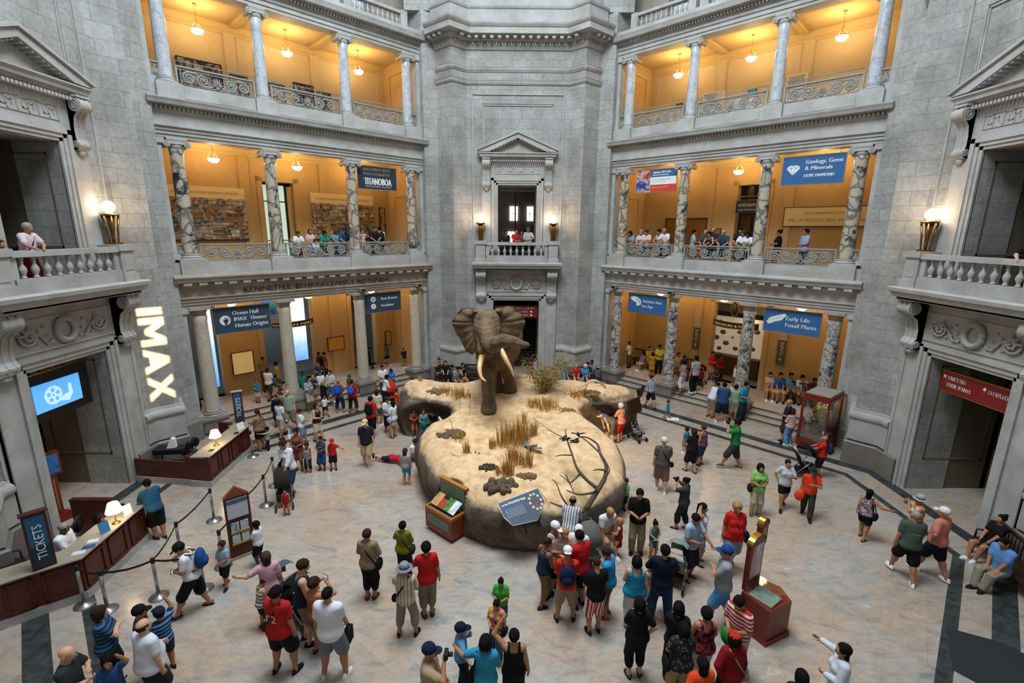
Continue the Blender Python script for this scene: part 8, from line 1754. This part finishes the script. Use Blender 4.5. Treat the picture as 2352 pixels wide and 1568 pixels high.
P((7.24, 2.39, 0.00, 1.76), -60, 'person in bright green shirt photographing, hands at the face', 'm', 't', 'short:k', 'polo:#1f7a3c', 'long_shorts:#33373c', 'shoe:#4c4844', 'face,face', 'lunge', hold='camera:#1a1a1c:camera of the bright green shirt visitor')
P((4.34, -1.00, 0.00, 1.52), -50, 'woman with hair bun in dark grey tee lifting a camera', 'f', 't', 'bun:k', 'tee:#35373a', 'capris:#232526', SD, 'face,face', 'step', hold='camera:#1a1a1c:camera of the hair bun visitor')
P((3.01, -0.09, 0.00, 0.98), -140, 'small boy in lime green tee leaning on the platform edge', 'c', 't', 'short:b', 'tee:#5aa648', 'shorts:#1d2430', SK, 'belly,down', 'cross')
P((2.86, -1.94, 0.00, 1.74), -170, 'tall person in black polo and khaki trousers, right of the platform', 'm', 't', 'short:k', 'polo:#151517', 'trousers:#80745f', SK, 'belly,belly', 'stand', 0, .2)
P((2.37, -2.14, 0.00, 1.09), -70, 'little blond girl in dark red dress with pink collar', 'c', 'l', 'bob:y', 'sdress:#7d1a22', 'none:', SK, 'belly,down')
P((2.06, -1.79, 0.00, 1.70), 160, 'person in white tee and olive shorts sitting on the platform rim', 'm', 't', 'short:y', 'tee:#cfcfce', 'long_shorts:#6f603c', SN, 'lap,low', 'sit', .35, .3, hz=.3)
P((1.12, -2.39, 0.00, 1.70), 20, 'balding person in grey striped shirt bending over the stroller', 'm', 'm', 'bald:k', 'polo:vs/#6f7074/#c8c8ca', 'trousers:#3c3a38', SK, 'low,low', 'stand', .5)
# ---- the group in the middle foreground
P((0.67, -3.25, 0.00, 1.70), 130, 'boy in white cap and white jersey tank with black letters', 'm', 't', 'crop:b', 'tank:#cfcac6', 'shorts:#1d1d20', SK, 'belly,belly', 'stand', 0, .2, hat='cap:#d9d9da', prints=('HEAT', '#222224', False))
P((0.89, -3.29, 0.00, 1.60), 170, 'sunburnt blond boy in grey jersey tank with letters', 'm', 'l', 'short:y', 'tank:#a9a5a2', 'shorts:#6c6c70', SK, 'chest,belly', 'stand', 0, .2, prints=('DERBY', '#222224', False))
P((1.22, -3.23, 0.00, 1.62), -160, 'boy in white and red cap and white tee', 'm', 't', 'crop:b', 'tee:#d2d0d2', 'shorts:#17171a', SK, 'belly,belly', 'stand', 0, .3, hat='cap:#d8d4d2')
P((1.21, -3.72, 0.00, 1.76), -30, 'boy with black hair in red and white track jacket', 'm', 't', 'short:k', 'long:#b01d22', 'long_shorts:#141416', SK, 'belly,belly', 'stand', .08, .2)
P((0.44, -3.67, 0.00, 1.59), 60, 'boy in navy and white tank top with khaki shorts', 'm', 'm', 'crop:b', 'tank:#1b2c40', 'long_shorts:#6f5a3a', SK, 'belly,belly', 'step', .05, .3)
P((0.87, -4.11, 0.00, 1.66), 5, 'boy in white cap and red tee with navy drawstring sack', 'm', 't', 'crop:b', 'tee:#c22a20', 'long_shorts:#8f8068', SK, 'belly,belly', 'wide', .05, .3, hat='capb:#dcdadb', bag='backpack:#1b2440:navy drawstring sack on the white cap boy')
P((1.41, -4.40, 0.00, 1.65), -10, 'boy in black tee and red-white basketball shorts', 'm', 't', 'crop:b', 'tee:#141416', 'long_shorts:vs/#b3222a/#d8d0d0', SK, 'belly,belly', 'stand', .05, .3)
P((1.75, -4.00, 0.00, 1.60), -60, 'boy in bright blue tee and brown shorts with red shoes', 'm', 't', 'short:b', 'tee:#2c86b8', 'long_shorts:#5f4a34', 'shoe:#a32a30', 'belly,belly', 'stand', .08, .3)
P((3.22, -2.15, 0.00, 1.05), 175, 'little girl in teal dress holding a white paper', 'c', 't', 'bun:k', 'sdress:#16606e', 'none:', SDB, 'belly,belly', 'stand', 0, .3, hold='paper:#dddde0:white paper in the hands of the teal dress girl')
P((3.83, -2.81, 0.00, 1.67), 150, 'person in pale blue polo and dark shorts beside the big stroller', 'm', 't', 'short:k', 'polo:#93a9bf', 'long_shorts:#22262e', SD, 'fwd,belly', 'stand', .08, .2, g=1.1)
P((4.25, -2.31, 0.00, 1.59), 120, 'woman in white tank top with one hand on her head', 'f', 't', 'pony:k', 'tank:#cdd0d8', 'mini:#7c93ad', SDB, 'down,head')
P((4.92, -2.57, 0.00, 1.77), -175, 'woman in red polo and grey-blue shorts with lanyard walking to camera', 'f', 't', 'curly:y', 'polo:#bb221e', 'shorts:#7689a0', SDB, 'down,down', 'walk2', g=1.2, bag='shoulder_bag:#17171c:black shoulder bag on the red polo woman')
P((3.96, -4.22, 0.00, 1.83), -70, 'person in blue cap, grey tee and light blue shorts, arms folded', 'm', 't', 'crop:b', 'tee:#8c9096', 'shorts:#4f7fb0', SN, 'cross,cross', 'walk', hat='cap:#1f3f78')
P((2.20, -4.27, 0.00, 1.62), 5, 'woman in teal sleeveless top and white trousers seen from behind', 'f', 'l', 'bob:k', 'tank:#1f7a9a', 'trousers:#c6c3c6', SDB, 'belly,down', g=1.2)
P((2.77, -4.16, 0.00, 1.80), 10, 'person in navy shirt and jeans carrying a child on the shoulder', 'm', 't', 'short:k', 'long:#141c2c', 'trousers:#1e3350', SB, 'chest,chest', 'wide', g=1.05)
P((2.83, -3.81, 0.00, 0.95), 120, 'child carried in the arms of the navy shirt person', 'c', 't', 'short:k', 'tee:#20304c', 'shorts:#1d2638', SK, 'belly,belly', 'dangle', hz=.5)
P((2.60, -3.99, 0.00, 1.36), -20, 'child in white top and shorts between teal top and navy shirt', 'c', 't', 'short:k', 'tee:#b9a8a4', 'shorts:#c4c0be', SN, 'belly,up')
# ---- bottom row
P((1.97, -5.35, 0.00, 1.62), 0, 'woman in black top and black capris with short black hair, centre bottom', 'f', 'l', 'bob:k', 'tee:#131316', 'capris:#121214', SD, 'belly,hip', 'stand', g=1.08)
P((2.62, -5.42, 0.00, 1.60), 20, 'woman with black bob in black top carrying a black handbag', 'f', 'l', 'bob:k', 'tee:#17171b', 'trousers:#17171b', SK, 'hold,belly', bag='handbag:#111113:black handbag of the black bob visitor')
P((2.55, -5.87, 0.00, 1.60), 0, 'woman in dark grey flecked top and tan trousers, back turned', 'f', 't', 'bob:k', 'tee:dots/#2a2a2c/#6a6a66', 'trousers:#a3845c', SK, 'belly,belly', g=1.1, bag='tote_bag:#141416:black tote on the grey flecked top')
P((3.04, -5.56, 0.00, 1.62), 0, 'woman in floral sleeveless top and white trousers, back turned', 'f', 't', 'curly:k', 'tank:floral/#1d1518/#8c3a40', 'trousers:#c9c8cc', SK, 'belly,belly', g=1.08)
P((3.79, -5.29, 0.00, 1.70), -120, 'person in red and white striped polo holding a green cloth', 'm', 't', 'short:k', 'polo:hs/#b9281f/#d9d3d0', 'trousers:#b9b3ac', SK, 'belly,belly', 'stand', .15, .3, hold='shirt_bundle:#1f8a3c:green cloth in the hands of the striped polo visitor')
P((3.29, -6.05, 0.00, 1.60), -5, 'person in red cap and black vest over a dark red shirt', 'f', 't', 'bob:k', 'long:#7c161c', 'trousers:#16161a', SK, 'hip,down', hat='cap:#c02a24', g=1.1, bag='shoulder_bag:#8c8678:grey strap bag on the red cap visitor')
P((2.61, -6.50, 0.00, 1.60), -10, 'long-haired person in orange shirt at the bottom edge', 'f', 't', 'long:k', 'tee:#d2471f', 'trousers:#2a2a2c', SK, 'hip,belly')
P((-1.49, -6.38, 0.00, 1.70), 90, 'person in navy cap and tan shirt filming with a camcorder', 'm', 't', 'crop:b', 'tee:#a08b6c', 'shorts:#55504a', SK, 'hold,face', hat='cap:#17213a', g=1.1, hold='camera:#242428:camcorder of the tan shirt visitor')
P((-1.10, -5.60, 0.00, 1.35), 80, 'boy in navy cap and light blue tee holding a hand', 'c', 't', 'crop:k', 'tee:#4f86b3', 'trousers:#151b26', SK, 'chin,out', hat='cap:#141c30')
P((-0.65, -6.15, 0.00, 1.62), 10, 'woman with long black hair in light blue tee at the bottom', 'f', 't', 'bob:k', 'tee:#2f88ab', 'trousers:#1c2430', SK, 'out,belly', bag='tote_bag:#131417:black tote of the light blue tee woman')
P((-0.20, -6.03, 0.00, 1.62), 0, 'woman in black spaghetti-strap top pointing up with left hand', 'f', 't', 'short:k', 'tank:#0f0f11', 'trousers:#1a1614', SK, 'up,down', hold=None)
P((-0.50, -4.95, 0.00, 1.24), -150, 'woman with long ponytail in tie-dye tee and jeans', 'f', 't', 'pony:k', 'tee:tie/#3c8fb5/#b565a0', 'trousers:#3f4f60', SK, 'down,belly', 'stand', 0, .2, bag='shoulder_bag:#111113:black bag on the tie-dye woman')
P((-0.44, -4.28, 0.00, 1.16), -170, 'girl in green tee with white letters', 'f', 't', 'pony:k', 'tee:#3f9a3c', 'shorts:#3a4656', SN, 'belly,belly', 'stand', 0, .3, prints=('VOTE', '#d9ddd6', False))
P((-2.27, -4.50, 0.00, 1.62), 5, 'person in grey fedora and striped shirt holding a phone, khaki capris', 'm', 't', 'crop:g', 'tee:vs/#9c8f7c/#c8bda8', 'capris:#84796a', SK, 'chest,belly', 'wide', hat='hat:#7a828a', bag='camera_bag:#121214:black sling bag on the fedora person')
P((-1.94, -4.00, 0.00, 1.71), -15, 'woman in red tee and khaki capris beside the fedora', 'f', 't', 'curly:k', 'tee:#b4211d', 'capris:#7c7260', SD, 'chest,down', 'close')
P((-2.67, -2.88, 0.00, 1.42), 5, 'woman with curly black hair in olive green top', 'f', 't', 'curly:k', 'blouse:#6f7320', 'trousers:#17171a', SK, 'chest,belly', g=1.12, bag='shoulder_bag:#26262a:quilted dark bag on the olive green top')
P((8.92, -1.35, 0.00, 1.41), 60, 'woman with long black hair pointing right, white lace top', 'f', 't', 'long:k', 'tank:floral/#a9a4a8/#6c5258', 'mini:#131315', 'sandal:#a3806c', 'down,out', 'step', g=1.1, bag='tote_bag:#141416:black cloth bag of the pointing woman')
P((8.79, -2.85, 0.00, 1.76), 20, 'older person in grey-green printed tee and black shorts', 'm', 't', 'crop:g', 'tee:#49524a', 'shorts:#151517', SN, 'down,belly', 'lunge', g=1.15, prints=('STAFF', '#9aa27c', True))
P((9.54, -2.73, 0.00, 1.76), -20, 'person in salmon polo, white visor cap and navy shorts', 'm', 't', 'crop:w', 'polo:#c47868', 'shorts:#15182a', SN, 'hip,down', 'walk', hat='cap:#d9d7d5', g=1.1)
P((9.70, -1.94, 0.00, 1.60), -60, 'older visitor in floral shirt and grey hat photographing', 'f', 't', 'short:w', 'tee:floral/#d2c4b6/#c2744a', 'shorts:#b9b4ae', SN, 'face,face', hat='hat:#9c9c9e')
P((11.50, -2.13, 0.00, 1.62), -95, 'woman in black sitting on the right bench with white shoes', 'f', 't', 'bun:k', 'tee:#141416', 'mini:#121214', SN, 'lap,lap', 'sitx', -.15, hz=.27)
P((10.75, -3.07, 0.00, 1.70), -100, 'person in light blue polo and khaki trousers on the right bench', 'm', 't', 'crop:k', 'polo:#5f8ac0', 'trousers:#8a8070', SK, 'lap,lap', 'sitx', .1, .3, hz=.27)
P((4.90, -6.24, 0.00, 1.60), -70, 'woman with long black hair in white top at the bottom right', 'f', 't', 'long:k', 'long:#c6cad2', 'trousers:#6c6f7a', SK, 'belly,out', 'walk')
P((4.03, -6.62, 0.00, 1.50), 10, 'dark-haired person at the very bottom edge, right of the red cap', 'f', 't', 'bob:k', 'tee:#2a2a30', 'trousers:#1d1d22', SK)
# ---- balconies over the doors
P((-11.85, -1.3, 6.235, 1.25), 90, 'child in dark purple tee on the left door balcony', 'c', 't', 'short:b', 'tee:#3a2440', 'shorts:#2a2226', SK, 'rail,chin')
P((-11.85, -.72, 6.235, 1.62), 90, 'grey-haired person in white and pink tee on the left door balcony', 'm', 't', 'short:g', 'tee:#cdb9bf', 'trousers:#8c2430', SK, 'rail,rail', lean=.2, bag='camera_bag:#17171c:dark strap pouch on the left balcony person')
P((11.85, -1.15, 6.235, 1.6), -95, 'person in black tee on the right door balcony', 'm', 'l', 'short:k', 'tee:#141418', 'trousers:#202226', SK, 'rail,rail', lean=.25)
P((-.06, 11.85, 6.235, 1.6), 165, 'person in red tee behind the rear balcony balusters', 'f', 't', 'pony:k', 'tee:#9c2028', 'trousers:#2a2226', SK, 'belly,rail')
P((.55, 11.85, 6.235, 1.7), 170, 'person in grey tee and cap behind the rear balcony balusters', 'm', 't', 'crop:k', 'tee:#9a9fa8', 'trousers:#33363c', SK, 'rail,belly', hat='cap:#3c4048')
P((-.55, 12.9, 6.23, 1.55), 175, 'dim visitor in brown behind the rear balcony, left', 'f', 't', 'bob:k', 'tee:#33241c', 'trousers:#1c1816', SK)
P((.25, 12.9, 6.23, 1.55), 175, 'dim visitor in yellow-brown behind the rear balcony, between red and grey tees', 'f', 't', 'bob:k', 'tee:#5a4426', 'trousers:#1c1816', SK)
# ---- second-floor left gallery
FL = 135; FR = -135; RA = dict(arms='rail,rail', lean=.3, head=.2)
P(rl((-9.45, 8.58, 6.20, 1.38), 1.08), FL, 'person in white tee leaning over the left second-floor railing', 'm', 't', 'short:b', 'tee:#dedee2', 'trousers:#3a3a40', **RA)
P((-9.59, 8.37, 6.20, 1.19), FL, 'small blond child peering over the left second-floor railing', 'c', 'l', 'bob:y', 'tee:#8c9cae', 'shorts:#55585f', arms='rail,rail')
P((-9.04, 8.99, 6.20, 1.55), FL, 'girl with long brown hair at the left second-floor railing', 'f', 't', 'long:b', 'tee:#bfa79e', 'shorts:#4c5a70', arms='belly,belly')
P((-8.87, 8.95, 6.20, 1.18), FL, 'child in white tee reaching over the left second-floor railing', 'c', 't', 'bob:b', 'tee:#d0d2d8', 'shorts:#5a5c66', arms='rail,rail', lean=.3)
P(rl((-8.64, 9.39, 6.20, 1.44), 1.05), FL, 'visitor in green top and black hair at the left second-floor railing', 'f', 't', 'curly:k', 'tee:#15806a', 'trousers:#26282c', **RA)
P((-8.23, 9.88, 6.20, 1.54), FL, 'visitor in brown sun hat and blue top at the left second-floor railing', 'f', 't', 'long:k', 'tee:#5a86aa', 'trousers:#2c303a', arms='rail,rail', hat='hat:#5a3a24')
P(rl((-7.99, 10.05, 6.20, 1.60), 1.05), FL, 'person in navy cap and blue tee at the left second-floor railing', 'm', 't', 'crop:k', 'tee:#27456c', 'trousers:#2a2c33', hat='cap:#182440', **RA)
P(rl((-7.32, 10.71, 6.20, 1.49), 1.06), FL, 'visitor in pale tee right of the third column, left second floor', 'f', 't', 'short:b', 'tee:#c8b8ae', 'shorts:#555a66', arms='face,face')
P(rl((-6.92, 11.11, 6.20, 1.62), 1.08), FL, 'visitor in black leaning low beside the backpack, left second floor', 'm', 't', 'crop:b', 'tee:#1b1c20', 'trousers:#2a2c33', **RA)
P((-6.68, 11.56, 6.20, 1.70), -30, 'person in white tee with black backpack, left second floor', 'm', 't', 'short:k', 'tee:#d5d7da', 'shorts:#3c3f48', bag='backpack:#1d2024:black backpack on the left second floor')
# ---- second-floor right gallery
def Q(u, hair, top, lab, sx='m', sk='t', **k):
    kk = dict(RA); kk.update(k); P(rl(u, 1.08 if kk.get('lean') else 1.), kk.pop('face', FR), lab, sx, sk, hair, top, 'trousers:#2c2e35', **kk)
Q((5.81, 12.22, 6.20, 1.50), 'bob:k', 'tee:#8a94a8', 'woman in grey-blue top at the right railing, nearest the rear pier', 'f')
Q((6.24, 11.80, 6.20, 1.57), 'bob:y', 'tee:#c9ccd2', 'blond visitor in white at the right second-floor railing', 'f', 'l')
Q((6.45, 11.58, 6.20, 1.57), 'short:b', 'tee:#cdbab4', 'dark-haired visitor in pale pink next to the blond visitor', 'f')
Q((6.91, 11.12, 6.20, 1.60), 'short:k', 'tank:#a9b0b6', 'visitor with bare arms leaning at the right railing', 'f')
Q((7.11, 10.92, 6.20, 1.64), 'bald:k', 'tee:#d2d4da', 'balding person in white and black at the right railing')
Q((8.09, 10.08, 6.20, 1.68), 'short:k', 'tee:#a3b0b4', 'person in light grey tee looking right, right second floor', lean=0, head=0, arms='belly,belly', face=110)
Q((8.50, 9.53, 6.20, 1.59), 'bald:g', 'tee:#39485c', 'person in dark blue and white behind the second right bay railing')
Q((8.60, 9.36, 6.20, 1.52), 'short:k', 'tank:#17171a', 'woman with bare shoulders in black at the right railing', 'f')
Q((8.79, 9.53, 6.20, 1.65), 'bald:k', 'tee:#26282e', 'person in black with dark hair behind the bare shoulders', lean=0.1)
Q((9.06, 8.97, 6.20, 1.58), 'short:g', 'polo:#28435c', 'person in navy polo folding arms on the right railing')
Q((9.60, 8.57, 6.20, 1.68), 'short:k', 'tee:#1c1e24', 'person in black left of the white-clad visitors, right second floor')
Q((9.61, 8.35, 6.20, 1.57), 'curly:r', 'tee:#d6d8dd', 'curly auburn-haired visitor in white on the right railing', 'f')
Q((9.74, 8.22, 6.20, 1.52), 'short:k', 'tee:#dcdde2', 'dark-skinned visitor in white beside the third column, right second floor', 'm', 'd')
Q((10.80, 7.86, 6.20, 1.70), 'bun:k', 'tee:#141416', 'person in black tee standing apart, right second floor', 'f', lean=0, head=0, arms='belly,belly', face=-60)
Q((11.60, 7.35, 6.20, 1.73), 'short:k', 'polo:#8ea2c4', 'person in light blue shirt before the gold name board', lean=0, head=0, arms='belly,belly', face=-90)
